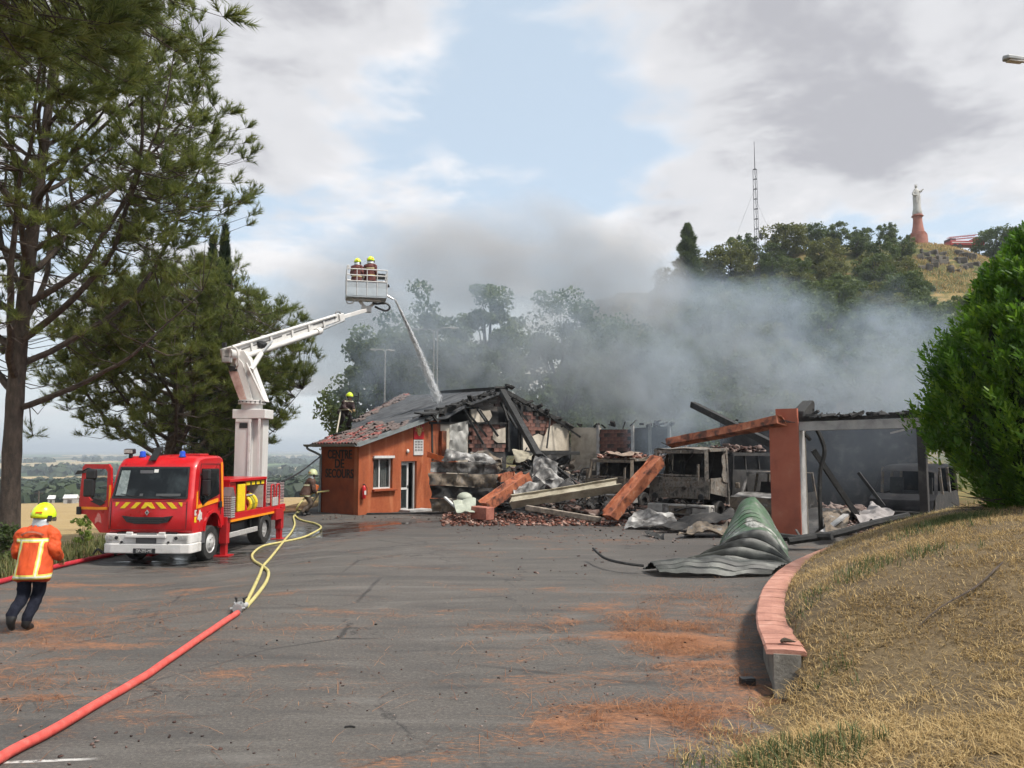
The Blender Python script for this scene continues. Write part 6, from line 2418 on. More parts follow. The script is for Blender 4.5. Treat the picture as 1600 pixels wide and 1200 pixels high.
# ---- basket
bk = bpy.data.objects.new('basket', None)
link(bk, truck)
bc = tpoint(572, 467, 33.2)
bk.location = bc
bk.rotation_euler = (0, 0, R(14) - TRZ)
BWx, BWy = 0.86, 0.55
MB().box((0, 0, 0.0), (2 * BWx, 2 * BWy, 0.07)).build('basket_floor', GREYP, bk, bevel=0.01)
for sx_, sy_, dx_, dy_ in ((0, -1, BWx, 0), (0, 1, BWx, 0), (-1, 0, 0, BWy), (1, 0, 0, BWy)):
    MB().box((sx_ * BWx, sy_ * BWy, 0.20), (2 * dx_ + 0.03 if dx_ else 0.02, 2 * dy_ - 0.03 if dy_ else 0.02, 0.34)).build('kick_panel', GREYP, bk)
    MB().box((sx_ * (BWx - 0.005), sy_ * (BWy - 0.005), 0.50), (2 * dx_ if dx_ else 0.01, 2 * dy_ - 0.05 if dy_ else 0.01, 0.30)).build('mesh_panel', glass_mat('mesh_grey', (0.46, 0.51, 0.55), 0.78, 0.5), bk)
for x in (-BWx, -BWx / 2, 0, BWx / 2, BWx):
    for y in (-BWy, BWy):
        MB().tube([(x, y, 0.03), (x, y, 1.18)], 0.022, 6).build('rail_post', ALU, bk)
for y in (0,):
    for x in (-BWx, BWx):
        MB().tube([(x, y, 0.03), (x, y, 1.18)], 0.022, 6).build('rail_post', ALU, bk)
for z in (0.66, 0.92, 1.18):
    loop_ = [(-BWx, -BWy, z), (BWx, -BWy, z), (BWx, BWy, z), (-BWx, BWy, z), (-BWx, -BWy, z)]
    MB().tube(loop_, 0.024, 6).build('rail', ALU, bk)
MB().box((0.62, 0.35, 1.10), (0.42, 0.30, 0.22)).build('control_box', BLACK, bk, bevel=0.02)
MB().box((-BWx + 0.05, -BWy + 0.06, 1.26), (0.12, 0.10, 0.18)).build('basket_lamp', ALU, bk, bevel=0.02)
MB().tube([(BWx, -0.2, 0.55), (BWx + 0.12, -0.2, 0.60)], 0.07, 8).build('side_lamp', BLACK, bk)
# bracket and hose loop under the basket
un = MB()
un.bar((-0.62, -0.2, -0.08), (0.62, -0.2, -0.10), 0.10, 0.09)
un.bar((-0.3, 0, -0.1), (0.05, 0, -0.45), 0.10, 0.12)
un.bar((0.45, 0, -0.1), (0.05, 0, -0.45), 0.10, 0.12)
un.box((0.02, 0, -0.46), (0.42, 0.3, 0.26))
un.build('basket_bracket', MASTW, bk, bevel=0.015)
MB().tube(catmull([(-0.45, -0.2, -0.12), (-0.82, -0.25, -0.16), (-0.78, -0.25, -0.28), (-0.6, -0.25, -0.26), (-0.5, -0.2, -0.14)], 5), 0.026, 6).build('bracket_loop', ALU, bk, smooth=True)
MB().tube(catmull([(0.28, -0.15, -0.20), (0.45, -0.2, -0.24), (0.85, -0.2, -0.20), (1.02, -0.2, -0.36), (0.88, -0.2, -0.52), (0.6, -0.15, -0.45), (0.38, -0.1, -0.34)], 6), 0.045, 8).build('supply_hose', BLACK, bk, smooth=True)
# water cannon at the basket's far right corner
MB().tube([(BWx - 0.05, 0.25, 0.30), (BWx + 0.35, 0.3, 0.10)], [0.06, 0.04], 8).build('water_cannon', STEEL, bk, smooth=True)
# ------------------------------------------------------------------ burnt-out vehicles in the garage
RZ_B = math.atan2(-UX, UY)          # their fronts face out of the garage, parallel to the station


def crumple(corners, nx, ny, amp, th, seed, sc=1.6):
    """dented sheet between four corners; returns verts, faces"""
    a, b_, c_, d_ = [Vector(p) for p in corners]
    nrm = (b_ - a).cross(d_ - a).normalized()
    Vt, Ft = [], []
    for k in (0, 1):
        for j in range(ny + 1):
            for i in range(nx + 1):
                p = a.lerp(b_, i / nx).lerp(d_.lerp(c_, i / nx), j / ny)
                e = mnoise.noise(p * sc + Vector((seed * 3.1, 0, 0))) + 0.5 * mnoise.noise(p * sc * 2.7 + Vector((0, seed * 1.7, 0)))
                Vt.append(p + nrm * (amp * e - k * th))
    w_ = (nx + 1) * (ny + 1)
    for j in range(ny):
        for i in range(nx):
            q = j * (nx + 1) + i
            Ft.append((q, q + 1, q + nx + 2, q + nx + 1))
            Ft.append((w_ + q, w_ + q + nx + 1, w_ + q + nx + 2, w_ + q + 1))
    for i in range(nx):
        Ft.append((i, w_ + i, w_ + i + 1, i + 1))
        q = ny * (nx + 1) + i
        Ft.append((q, q + 1, w_ + q + 1, w_ + q))
    for j in range(ny):
        q, q2 = j * (nx + 1), (j + 1) * (nx + 1)
        Ft.append((q, q2, w_ + q2, w_ + q))
        q, q2 = q + nx, q2 + nx
        Ft.append((q, w_ + q, w_ + q2, q2))
    return Vt, Ft


def sheet(name, corners, mat_, parent=None, nx=10, ny=6, amp=0.05, th=0.012, seed=1, sc=1.6, smooth=True):
    v_, f_ = crumple(corners, nx, ny, amp, th, seed, sc)
    return MB().add(v_, f_).build(name, mat_, parent, smooth=smooth)


RUB = leaf_mat('rubble', (0.012, 0.011, 0.011), (0.10, 0.055, 0.045), (0.30, 0.24, 0.21), 2.0, 0.0, 0.9)
RUBT = leaf_mat('rubble_terracotta', (0.05, 0.022, 0.018), (0.20, 0.075, 0.05), (0.42, 0.30, 0.25), 3.0, 0.0, 0.9)


def rubble(name, pts, smin, smax, mat_, parent=None, flat=0.5):
    """many broken pieces joined as one heap"""
    N = len(pts)
    Pn = np.asarray([tuple(p) for p in pts], float)
    cube = np.array([(-1, -1, -1), (1, -1, -1), (1, 1, -1), (-1, 1, -1), (-1, -1, 1), (1, -1, 1), (1, 1, 1), (-1, 1, 1)], float)
    sz = rng.uniform(smin, smax, (N, 1)) * rng.uniform(0.35, 1.0, (N, 3)) * np.array([1, 1, flat])
    loc_ = cube[None] * sz[:, None, :] * rng.uniform(0.6, 1.15, (N, 8, 1))
    an = rng.uniform(0, 2 * np.pi, N)
    tl_ = rng.normal(0, 0.4, N)
    ca, sa, ct, st_ = np.cos(an), np.sin(an), np.cos(tl_), np.sin(tl_)
    x, y, z = loc_[..., 0], loc_[..., 1], loc_[..., 2]
    y2, z2 = y * ct[:, None] - z * st_[:, None], y * st_[:, None] + z * ct[:, None]
    x3, y3 = x * ca[:, None] - y2 * sa[:, None], x * sa[:, None] + y2 * ca[:, None]
    V_ = np.stack([x3, y3, z2], -1) + Pn[:, None, :]
    fc = np.array([(0, 3, 2, 1), (4, 5, 6, 7), (0, 1, 5, 4), (1, 2, 6, 5), (2, 3, 7, 6), (3, 0, 4, 7)])
    F_ = (np.arange(N)[:, None, None] * 8 + fc[None]).reshape(-1, 4)
    o = np_mesh(name, V_.reshape(-1, 3), F_, mat_, parent, rnd=np.repeat(rng.uniform(0, 1, N), 6))
    o['kind'] = 'stuff'
    return o


def burnt_truck(label, loc, W=2.3, H=2.7, zb=0.42, length=6.0, debris=True, seed=1, rz=RZ_B, pale=BURNT):
    rs = random.Random(seed)
    root = thing('burnt_truck', label, 'truck', loc, rz, 'burnt out vehicles in the garage')
    h = W / 2
    zs = H * 0.60      # windscreen foot
    # front: lower panel with a burnt-through grille, frame round the empty screen
    sheet('front_panel', [(-h, 0.02, zb + 0.55), (h, 0.02, zb + 0.55), (h, 0.02, zs), (-h, 0.02, zs)], pale, root, 16, 8, 0.07, 0.02, seed)
    for x0, x1, z0, z1 in ((-h * 0.92, -h * 0.60, zb + 0.60, zs - 0.05), (h * 0.62, h * 0.95, zb + 0.60, zs - 0.04), (-h * 0.45, h * 0.4, zs - 0.30, zs - 0.10)):
        sheet('scorched_plate', [(x0, -0.04, z0), (x1, -0.04, z0), (x1, -0.03, z1), (x0, -0.03, z1)], pale, root, 5, 5, 0.03, 0.015, seed + int(x0 * 10))
    for s in (-1, 1):
        MB().tube([(s * h * .76, -.02, zb + .62), (s * h * .76, -.09, zb + .62)], .11, 12).build('lamp_hole', CHAR, root)
    for k in range(6):
        MB().bar((-h * .5 + k * h * .2, -.03, zb + .62), (-h * .5 + k * h * .2, -.03, zs - .34), .03, .04).build('grille_bar', pale, root)
    # engine lump showing through
    for k in range(7):
        MB().box((rs.uniform(-h * .6, h * .6), rs.uniform(0.15, 0.5), rs.uniform(zb + .5, zs - .1)), (rs.uniform(.15, .4), rs.uniform(.15, .3), rs.uniform(.1, .35)), rot=(rs.gauss(0, .2), rs.gauss(0, .2), 0)).build('engine_block', BURNT_D, root)
    # screen frame and pillars
    for a, b_, w_ in (((-h * .92, 0.05, zs), (h * .92, 0.05, zs), .07), ((-h * .90, 0.05, zs - .08), (-h * .82, 0.28, H - .12), .09), ((h * .90, 0.05, zs - .08), (h * .82, 0.28, H - .12), .09), ((-h * .84, 0.27, H - .16), (h * .84, 0.27, H - .16), .09), ((-h * .80, 0.08, zs + .12), (h * .66, 0.08, zs + .10), .04),
                      ((-h, 0.10, zb + .4), (-h * .97, 0.12, H - .5), .05), ((h * .64, -0.03, zb + .6), (h * .66, 0.0, zs + .5), .05)):
        MB().bar(a, b_, w_ * 1.35, w_ * 1.35).build('screen_frame', pale, root)
    for s in (-1, 1):
        # side: rear pillar, window frame, lower door
        MB().bar((s * h * .98, 1.55, zb + .3), (s * h * .92, 1.55, H - .1), .12, .12).build('pillar', pale, root)
        MB().bar((s * h * .90, 0.28, H - .12), (s * h * .92, 1.6, H - .10), .09, .09).build('roof_rail', pale, root)
        sheet('door', [(s * h, 0.18, zb + .75), (s * h, 1.45, zb + .55), (s * h, 1.45, zs + .02), (s * h, 0.12, zs + .02)], pale, root, 8, 6, 0.07, 0.02, seed + s)
        sheet('side_skin', [(s * h * 1.0, 1.05, zs - .1), (s * h * 1.0, 1.52, zs - .2), (s * h * .96, 1.50, H - .2), (s * h * .96, 1.20, H - .3)], pale, root, 5, 8, 0.09, 0.015, seed + 5 + s)
        for yw in (1.05, length - 1.6):
            e = bpy.data.objects.new('wheel', None)
            link(e, root)
            e.location = (s * (h - .2), yw, 0.42)
            MB().lathe([(0.40, -.13), (0.43, -.10), (0.43, .10), (0.40, .13), (0.25, .10), (0.2, 0)], 20, M=Matrix.Rotation(math.pi / 2, 4, 'Y')).build('rim', BURNT_D, e, smooth=True)
    sheet('roof', [(-h * .9, 0.30, H - .06), (h * .9, 0.30, H - .06), (h * .92, 1.65, H - .02), (-h * .92, 1.65, H - .02)], pale, root, 12, 8, 0.07, 0.015, seed + 8)
    sheet('cab_back', [(-h * .95, 1.68, zb + .4), (h * .95, 1.68, zb + .4), (h * .9, 1.68, H - .1), (-h * .9, 1.68, H - .1)], BURNT_D, root, 8, 8, 0.05, 0.02, seed + 9)
    # seat frames and steering wheel in the empty cab
    for s in (-.5, .5):
        MB().bar((s, 1.1, zb + .7), (s * .9, 1.3, zs + .55), .35, .05).build('seat_frame', CHAR, root)
    ring = [(-.5 + .2 * math.cos(a), 0.50 + .1 * math.sin(a), zs + .06 + .14 * math.sin(a)) for a in np.linspace(0, 6.283, 15)]
    MB().tube(ring, .018, 6, caps=False).build('steering_wheel', CHAR, root)
    for k in range(5):
        x = rs.uniform(-.8, .8)
        MB().tube([(x, rs.uniform(.3, 1.2), zs - .1), (x + rs.uniform(-.4, .4), rs.uniform(.5, 1.4), H - .2)], .02, 5).build('hanging_wire', CHAR, root)
    # bumper
    bm_ = MB()
    bm_.prism([(-h * 1.02, -.10), (h * 1.02, -.10), (h * 1.04, .3), (-h * 1.04, .3)], .34, 'z', zb)
    bo = bm_.build('bumper', mat('scorched_white', [(0.26, (0.06, 0.055, 0.05)), (0.45, (0.30, 0.285, 0.265)), (0.7, (0.48, 0.465, 0.44))], 3.2, 0.7, bump=0.3), root, bevel=0.03)
    MB().box((0, -.115, zb + .17), (.62, .04, .24)).build('bumper_recess', BURNT, bo)
    MB().box((0, -.14, zb + .16), (.22, .02, .10)).build('plate_hole', CHAR, bo)
    for s in (-1, 1):
        MB().box((s * .45, -.13, zb + .19), (.22, .05, .30)).build('bumper_bracket', ASHW, bo, bevel=.015)
    # body behind the cab: frame with charred load
    MB().box((0, 1.7 + (length - 1.7) / 2, zb + .45), (W * .8, length - 1.8, .25)).build('chassis', BURNT_D, root)
    for x in (-h * .95, h * .95):
        for y in np.linspace(1.95, length, 4):
            MB().bar((x, y, zb + .5), (x + rs.gauss(0, .04), y, H - .25), .08, .08).build('body_post', BURNT_D, root)
        MB().bar((x, 1.95, H - .25), (x, length, H - .28), .09, .12).build('body_rail', BURNT_D, root)
        sheet('body_panel', [(x, 1.95, zb + .5), (x, length, zb + .5), (x, length, H - .9), (x, 1.95, H - .8)], BURNT_D, root, 10, 5, .06, .015, seed + 12)
    sheet('body_top', [(-h * .95, 1.95, H - .25), (h * .95, 1.95, H - .25), (h * .95, length, H - .28), (-h * .95, length, H - .28)], BURNT_D, root, 8, 12, .10, .02, seed + 15)
    if debris:
        pts_ = [(rs.uniform(-h * .95, h * .95), rs.uniform(2.0, length), H - .16 + abs(rs.gauss(0, .09))) for _ in range(260)]
        rubble('fallen_tiles', pts_, .04, .16, RUB, root)
    return root


bt1 = burnt_truck('burnt out fire truck with empty windscreen left of the orange pillar', tuple(Vector((5.78, 26.9, -0.02))), 2.3, 2.72, 0.40, 6.2, True, 3, pale=mat('ash_cab', [(0.30, (0.018, 0.016, 0.015)), (0.41, (0.085, 0.076, 0.066)), (0.50, (0.19, 0.17, 0.145)), (0.58, (0.10, 0.072, 0.05)), (0.70, (0.40, 0.38, 0.35))], 3.6, .85, bump=.5, bscale=18))
bt2 = burnt_truck('burnt out lower truck under rubble behind the fallen cream beam', tuple(Vector((4.0, 32.0, 0.0))), 2.35, 2.30, 0.45, 5.5, True, 14)
rs = random.Random(2)
rubble('cab_rubble', [(rs.uniform(-1.0, 1.0), rs.uniform(.4, 1.7), 2.26 + abs(rs.gauss(0, .06))) for _ in range(150)], .05, .16, RUBT, bt2)
sheet('collapsed_hood', [(-.5, .3, 2.35), (.9, .2, 2.35), (.8, 1.2, 2.45), (-.4, 1.3, 2.45)], mat('rust_sheet', [(0.3, (0.12, 0.08, 0.055)), (0.6, (0.28, 0.21, 0.16)), (0.8, (0.42, 0.36, 0.29))], 3, 0.7), bt2, 8, 6, .25, .015, 4, 1.4)

# smaller burnt off-roader half hidden by the pillar
root = thing('burnt_car', 'burnt off-road car half hidden behind the orange pillar', 'car', (8.15, 26.0, 0), RZ_B, 'burnt out vehicles in the garage')
h = 0.88
sheet('bonnet', [(-h, 0.0, 1.02), (h, 0.0, 1.02), (h, 1.1, 1.12), (-h, 1.1, 1.12)], ASHW, root, 8, 6, .05, .02, 31)
sheet('front_panel', [(-h, 0, .35), (h, 0, .35), (h, 0, 1.0), (-h, 0, 1.0)], BURNT, root, 8, 5, .05, .02, 32)
sheet('roof', [(-h * .9, 1.4, 1.78), (h * .9, 1.4, 1.78), (h * .9, 3.4, 1.80), (-h * .9, 3.4, 1.80)], BURNT, root, 8, 8, .06, .02, 33)
for s in (-1, 1):
    MB().bar((s * h, 1.05, 1.1), (s * h * .9, 1.42, 1.78), .07, .07).build('pillar', ASHW, root)
    MB().bar((s * h, 2.2, 1.1), (s * h * .9, 2.3, 1.78), .07, .07).build('pillar', BURNT, root)
    MB().bar((s * h, 3.5, .8), (s * h * .9, 3.4, 1.78), .08, .08).build('pillar', BURNT, root)
    sheet('side_panel', [(s * h, 0.05, .4), (s * h, 3.6, .4), (s * h, 3.6, 1.1), (s * h, 0.05, 1.05)], BURNT_D, root, 12, 5, .05, .02, 34 + s)
    for y in (.75, 2.95):
        e = bpy.data.objects.new('wheel', None)
        link(e, root)
        e.location = (s * (h - .06), y, .34)
        MB().lathe([(0.30, -.1), (0.34, -.08), (0.34, .08), (0.30, .1), (0.15, .05)], 18, M=Matrix.Rotation(math.pi / 2, 4, 'Y')).build('rim', BURNT_D, e, smooth=True)
MB().bar((-h * .95, 1.40, 1.80), (h * .95, 1.40, 1.80), .12, .07).build('screen_header', ASHW, root)
MB().box((-h - .12, .95, 1.35), (.16, .1, .2)).build('mirror', BURNT, root, bevel=.03)
for s in (-.4, .4):
    MB().bar((s, 1.9, .7), (s, 2.15, 1.45), .4, .08).build('seat_frame', CHAR, root)
MB().box((0, 1.9, .55), (1.6, 3.0, .2)).build('floor_pan', BURNT_D, root)

# burnt van in the right-hand bay
vl = P(1405, 815, 25.2)
root = thing('burnt_van', 'burnt round fronted van inside the right hand garage bay', 'van', (vl.x, vl.y, 0), RZ_B, 'burnt out vehicles in the garage')
h = 0.98
vp = [(0.0, .35), (-.04, .75), (.08, .98), (.75, 1.15), (1.35, 1.88), (1.62, 2.03), (2.2, 2.10), (4.6, 2.10), (4.75, 1.9), (4.75, .35)]
st = [(-h, .16), (-h + .08, .05), (-h + .3, 0), (h - .3, 0), (h - .08, .05), (h, .16)]
vs_, fs_ = [], []
k = len(vp)
for x, ins in st:
    for y, z in vp:
        vs_.append((x * (1 - .10 * sstep(1.1, 2.1, z)), y + ins * (1.2 if y < 2 else 0), z - ins * (.8 if z > 1.5 else 0)))
for i in range(len(st) - 1):
    for j in range(k - 1):
        if i in (1, 2, 3) and j == 3:
            continue            # empty windscreen
        fs_.append((i * k + j, i * k + j + 1, (i + 1) * k + j + 1, (i + 1) * k + j))
vbody = MB().add(vs_, fs_)
vbody.build('body', mat('van_burnt', [(0.30, (0.008, 0.008, 0.009)), (0.55, (0.022, 0.022, 0.024)), (0.72, (0.06, 0.054, 0.048)), (0.84, (0.14, 0.12, 0.105))], 1.8, .95, bump=.4, spec=.1), root, smooth=True)
for s in (-1, 1):
    sheet('side_panel', [(s * h * .99, .35, .4), (s * h * .99, 4.7, .4), (s * h * .97, 4.7, 1.15), (s * h * .97, .8, 1.12)], BURNT_D, root, 12, 5, .03, .02, 44 + s)
    for y in (1.9, 3.2, 4.6):
        MB().bar((s * h * .96, y, 1.1), (s * h * .90, y, 2.0), .08, .08).build('pillar', BURNT, root)
    e = bpy.data.objects.new('wheel', None)
    link(e, root)
    e.location = (s * (h - .1), .95, .32)
    MB().lathe([(0.28, -.1), (0.32, -.08), (0.32, .08), (0.28, .1), (0.15, .05)], 18, M=Matrix.Rotation(math.pi / 2, 4, 'Y')).build('rim', BURNT_D, e, smooth=True)
MB().box((0, 2.6, .75), (1.7, 3.6, .7)).build('interior', INTER, root)
for s in (-.45, .45):
    MB().bar((s, 1.75, .9), (s, 1.95, 1.65), .42, .10).build('seat_frame', CHAR, root)
MB().box((0, -.06, .52), (1.8, .1, .22)).build('bumper', BURNT_D, root, bevel=.03)

# ------------------------------------------------------------------ collapsed beams, sheets and doors
def ubeam(name, label, a, b_, w_, h_, mat_, cat='beam', up=(0, 0, 1), group='fallen concrete beams'):
    """trough-shaped beam with broken end"""
    a, b_ = Vector(a), Vector(b_)
    d = (b_ - a).normalized()
    r = d.cross(Vector(up)).normalized()
    u = r.cross(d).normalized()
    pr = [(-w_ / 2, -h_ / 2), (w_ / 2, -h_ / 2), (w_ / 2, h_ / 2), (w_ * .40, h_ / 2), (w_ * .38, h_ * .28), (-w_ * .38, h_ * .28), (-w_ * .40, h_ / 2), (-w_ / 2, h_ / 2)]
    n_ = len(pr)
    vs_ = []
    L_ = (b_ - a).length
    ns_ = 14
    for i in range(ns_ + 1):
        for q, (x, z) in enumerate(pr):
            o_ = (random.uniform(-.14, .08) if i in (0, ns_) else 0)
            w0 = a + d * (L_ * i / ns_ + o_) + r * x + u * z
            ch_ = .02 if random.random() > .10 else .07
            vs_.append(w0 + (a + d * (L_ * i / ns_) - w0) * random.uniform(0, ch_ * 3) + u * .03 * mnoise.noise(w0 * 1.4))
    fs_ = [tuple(range(n_))[::-1], tuple(ns_ * n_ + q for q in range(n_))]
    for i in range(ns_):
        for q in range(n_):
            q2 = (q + 1) % n_
            fs_.append((i * n_ + q, i * n_ + q2, (i + 1) * n_ + q2, (i + 1) * n_ + q))
    o = MB().add(vs_, fs_).build(name, mat_)
    tag(o, label, cat, group)
    for e_, sg_ in ((a, -1), (b_, 1)):
        for k_ in range(3):
            q_ = e_ + r * w_ * (.25 * (k_ - 1)) - u * h_ * .2
            MB().tube(catmull([q_ - d * sg_ * .2, q_ + d * sg_ * .12, q_ + d * sg_ * .3 + u * random.uniform(-.12, .12) + r * random.uniform(-.1, .1)], 4), .012, 5).build('rebar', CHAR, o)
    return o


topA = P(1224, 657, 22.9)
ubeam('fallen_beam', 'long orange beam sloping from the pillar onto the burnt truck cab', P(1046, 692, 26.4), topA, .34, .26, ORB, up=(0.2, 0.3, 1))
ubeam('fallen_beam', 'thick orange beam leaning from the ground to the burnt truck cab', P(952, 806, 26.6), P(1031, 716, 27.4), .52, .40, ORB, up=(-0.7, -0.55, 0.6))
ubeam('fallen_beam', 'long cream concrete beam lying across the rubble', P(800, 784, 28.6), P(968, 757, 28.2), .40, .36, mat('cream_concrete', [(0.28, (0.16, 0.13, 0.09)), (0.5, (0.34, 0.30, 0.22)), (0.75, (0.50, 0.46, 0.36))], 2, .8, bump=.3), up=(-.1, -.6, .8))
ubeam('fallen_beam', 'short orange beam tilted on the debris before the gable', P(758, 789, 28.6), P(823, 744, 30.0), .55, .40, ORB, up=(-.5, -.5, .7))
ubeam('fallen_beam', 'orange beam stub left of the tilted orange beam', P(781, 747, 30.6), P(802, 742, 30.8), .5, .30, ORB)
o = MB().bar(P(742, 800, 28.2), P(766, 803, 27.6), .40, .45).build('beam_stub', mat('broken_orange', [(0.3, (0.22, 0.06, 0.04)), (0.7, (0.42, 0.17, 0.12))], 4, .85, bump=.5), bevel=.03)
tag(o, 'broken orange concrete lump at the foot of the short beam', 'rubble')
# orange sheet hanging from the office corner
o = sheet('bent_sheet', [tuple(P(668, 714, 33.6)), tuple(P(714, 730, 31.6)), tuple(P(716, 722, 31.6)), tuple(P(668, 705, 33.6))], mat('orange_sheet', [(0.3, (0.50, 0.10, 0.02)), (0.7, (0.68, 0.18, 0.045))], 2, .6), None, 10, 4, .08, .02, 6)
tag(o, 'bent bright orange sheet hanging beside the office corner', 'sheet')
# timbers
for a, b_, w_, lab in ((P(785, 612, 36.6), P(842, 714, 31.2), .26, 'thick charred timber leaning from the gable apex'), (P(1082, 632, 30.5), P(1212, 697, 26.0), .22, 'long charred timber sloping behind the orange pillar'),
                       (P(838, 712, 31.2), P(818, 790, 29.8), .09, 'thin steel prop standing below the leaning timber'), (P(842, 706, 31.4), P(902, 758, 30.6), .10, 'thin charred bar right of the leaning timber'),
                       (P(845, 708, 33.0), P(905, 708, 34.0), .14, 'charred pipe lying level behind the rubble')):
    o = MB().bar(a, b_, w_, w_ * 1.1).build('charred_timber', CHAR, bevel=.015)
    tag(o, lab, 'timber', 'charred timbers')
o = MB().bar(P(822, 793, 28.0), P(938, 812, 27.0), .22, .18).build('burnt_log', mat('pale_burnt_wood', [(0.28, (0.04, 0.035, 0.03)), (0.5, (0.20, 0.165, 0.13)), (0.75, (0.40, 0.34, 0.27))], 5, .85, bump=.5), bevel=.02)
tag(o, 'pale half burnt timber lying along the rubble front', 'timber', 'charred timbers')
# crumpled sectional door left of the rubble: each panel its own sheet
cd_ = thing('crumpled_door', 'crumpled sooty sectional garage door beside the office corner', 'garage door')
rows = [[(672, 722), (775, 722), (779, 741), (672, 738)], [(672, 739), (779, 742), (775, 762), (672, 757)], [(672, 758), (772, 763), (762, 780), (672, 778)], [(672, 779), (756, 781), (748, 800), (674, 800)]]
for i, r_ in enumerate(rows):
    d0 = (31.6, 30.6, 30.8, 30.3)[i]
    cs = [tuple(P(x, y, d0 - .6 * (1 if j in (1, 2) else 0))) for j, (x, y) in enumerate(r_)]
    sheet('door_panel', cs, (ASHW, BURNT, BURNT_D, BURNT)[i], cd_, 22, 9, .30, .02, 60 + i, 1.5)
sheet('door_panel', [tuple(P(700, 705, 31.2)), tuple(P(764, 712, 31.0)), tuple(P(778, 724, 30.2)), tuple(P(690, 722, 31.0))], ASHW, cd_, 18, 8, .32, .02, 66, 1.6)
for i, (cs, mm, lab) in enumerate((
        ([P(703, 664, 34.0), P(731, 657, 34.6), P(730, 716, 34.4), P(700, 712, 33.8)], mat('grey_sheet', [(0.3, (0.12, 0.12, 0.11)), (0.55, (0.27, 0.265, 0.245)), (0.8, (0.42, 0.41, 0.38))], 1.5, .6), 'tall grey sheet leaning against the sooty gable wall'),
        ([P(836, 712, 31.0), P(872, 722, 30.4), P(866, 752, 29.8), P(830, 748, 30.4)], ASHW, 'crumpled white sheet at the centre of the rubble'),
        ([P(800, 704, 32.0), P(835, 706, 31.6), P(830, 722, 31.0), P(806, 722, 31.2)], mat('tan_sheet', [(0.3, (0.16, 0.14, 0.10)), (0.7, (0.40, 0.36, 0.27))], 2, .7), 'bent tan panel on top of the rubble'),
        ([P(846, 726, 30.6), P(900, 762, 29.8), P(894, 772, 29.2), P(836, 744, 30.0)], ASHW, 'slanting pale sheet right of the rubble centre'),
        ([P(802, 762, 29.4), P(842, 756, 29.4), P(838, 778, 28.8), P(804, 782, 28.8)], ASHW, 'low ash grey sheet beside the short orange beam'),
        ([P(735, 706, 32.6), P(785, 712, 32.0), P(783, 722, 31.2), P(737, 716, 31.8)], BURNT, 'curved sooty sheet lying behind the crumpled door'),
        ([P(866, 762, 29.4), P(890, 748, 30.0), P(905, 775, 29.0), P(880, 784, 28.6)], BURNT_D, 'black folded sheet under the cream beam'),
        ([P(972, 820, 25.6), P(1060, 818, 25.0), P(1052, 800, 26.2), P(992, 800, 26.4)], ASHW, 'pale sheet lying before the burnt truck bumper'),
        ([P(1010, 826, 24.2), P(1150, 810, 24.6), P(1146, 796, 25.4), P(1060, 812, 25.2)], BURNT_D, 'dark rippled sheet lying right of the bumper'),
        ([P(1060, 838, 22.8), P(1135, 830, 23.0), P(1140, 815, 24.0), P(1075, 822, 24.0)], BURNT, 'blue grey sheet on the ground behind the green shutter'),
        ([P(1008, 834, 23.6), P(1036, 846, 22.4), P(1040, 838, 22.8), P(1014, 828, 23.8)], CHAR, 'small black slab lying left of the green shutter'),
        ([P(1285, 800, 23.6), P(1330, 796, 24.0), P(1322, 828, 21.6), P(1290, 836, 21.2)], BURNT, 'sooty sheet on the floor of the right hand bay'),
        ([P(1335, 806, 23.4), P(1362, 786, 24.2), P(1398, 800, 23.0), P(1350, 822, 21.8)], mat('tent_grey', [(0.3, (0.14, 0.125, 0.12)), (0.7, (0.36, 0.33, 0.32))], 2, .8), 'tented grey sheet before the burnt van'))):
    o = sheet('fallen_sheet', [tuple(c) for c in cs], mm, None, 18, 12, .22, .015, 70 + i, 1.9)
    tag(o, lab, 'sheet', 'fallen roof and door sheets')
o = MB().bar(P(695, 777, 29.2), P(720, 800, 28.6), .10, .06).build('white_strip', ALUW)
tag(o, 'white strip leaning on the crumpled door', 'strip')
o = MB().bar(P(1285, 832, 21.6), P(1322, 804, 22.4), .16, .05).build('wooden_plank', GREYW)
tag(o, 'pale plank tilted on the debris in the right hand bay', 'plank')
o = MB().bar(P(1244, 828, 21.8), P(1252, 842, 21.0), .05, .04).build('wooden_stick', BOARD)
tag(o, 'thin stick leaning against the foot of the orange pillar', 'stick')
o = MB().ball(P(726, 778, 29.6), (.30, .26, .22), 14, 10).build('melted_tank', mat('pale_green_plastic', [(0.3, (0.26, 0.28, 0.22)), (0.7, (0.44, 0.46, 0.38))], 3, .6, bump=.3), smooth='full')
tag(o, 'pale melted round tank before the crumpled door', 'tank')
o = sheet('melted_sheet', [tuple(P(708, 784, 29.2)), tuple(P(744, 782, 29.0)), tuple(P(742, 803, 27.8)), tuple(P(714, 803, 27.8))], mat('pale_green_plastic', (0.3, 0.3, 0.3)), None, 10, 6, .15, .02, 95, 2.0)
tag(o, 'pale green melted sheet sagging below the round tank', 'sheet')

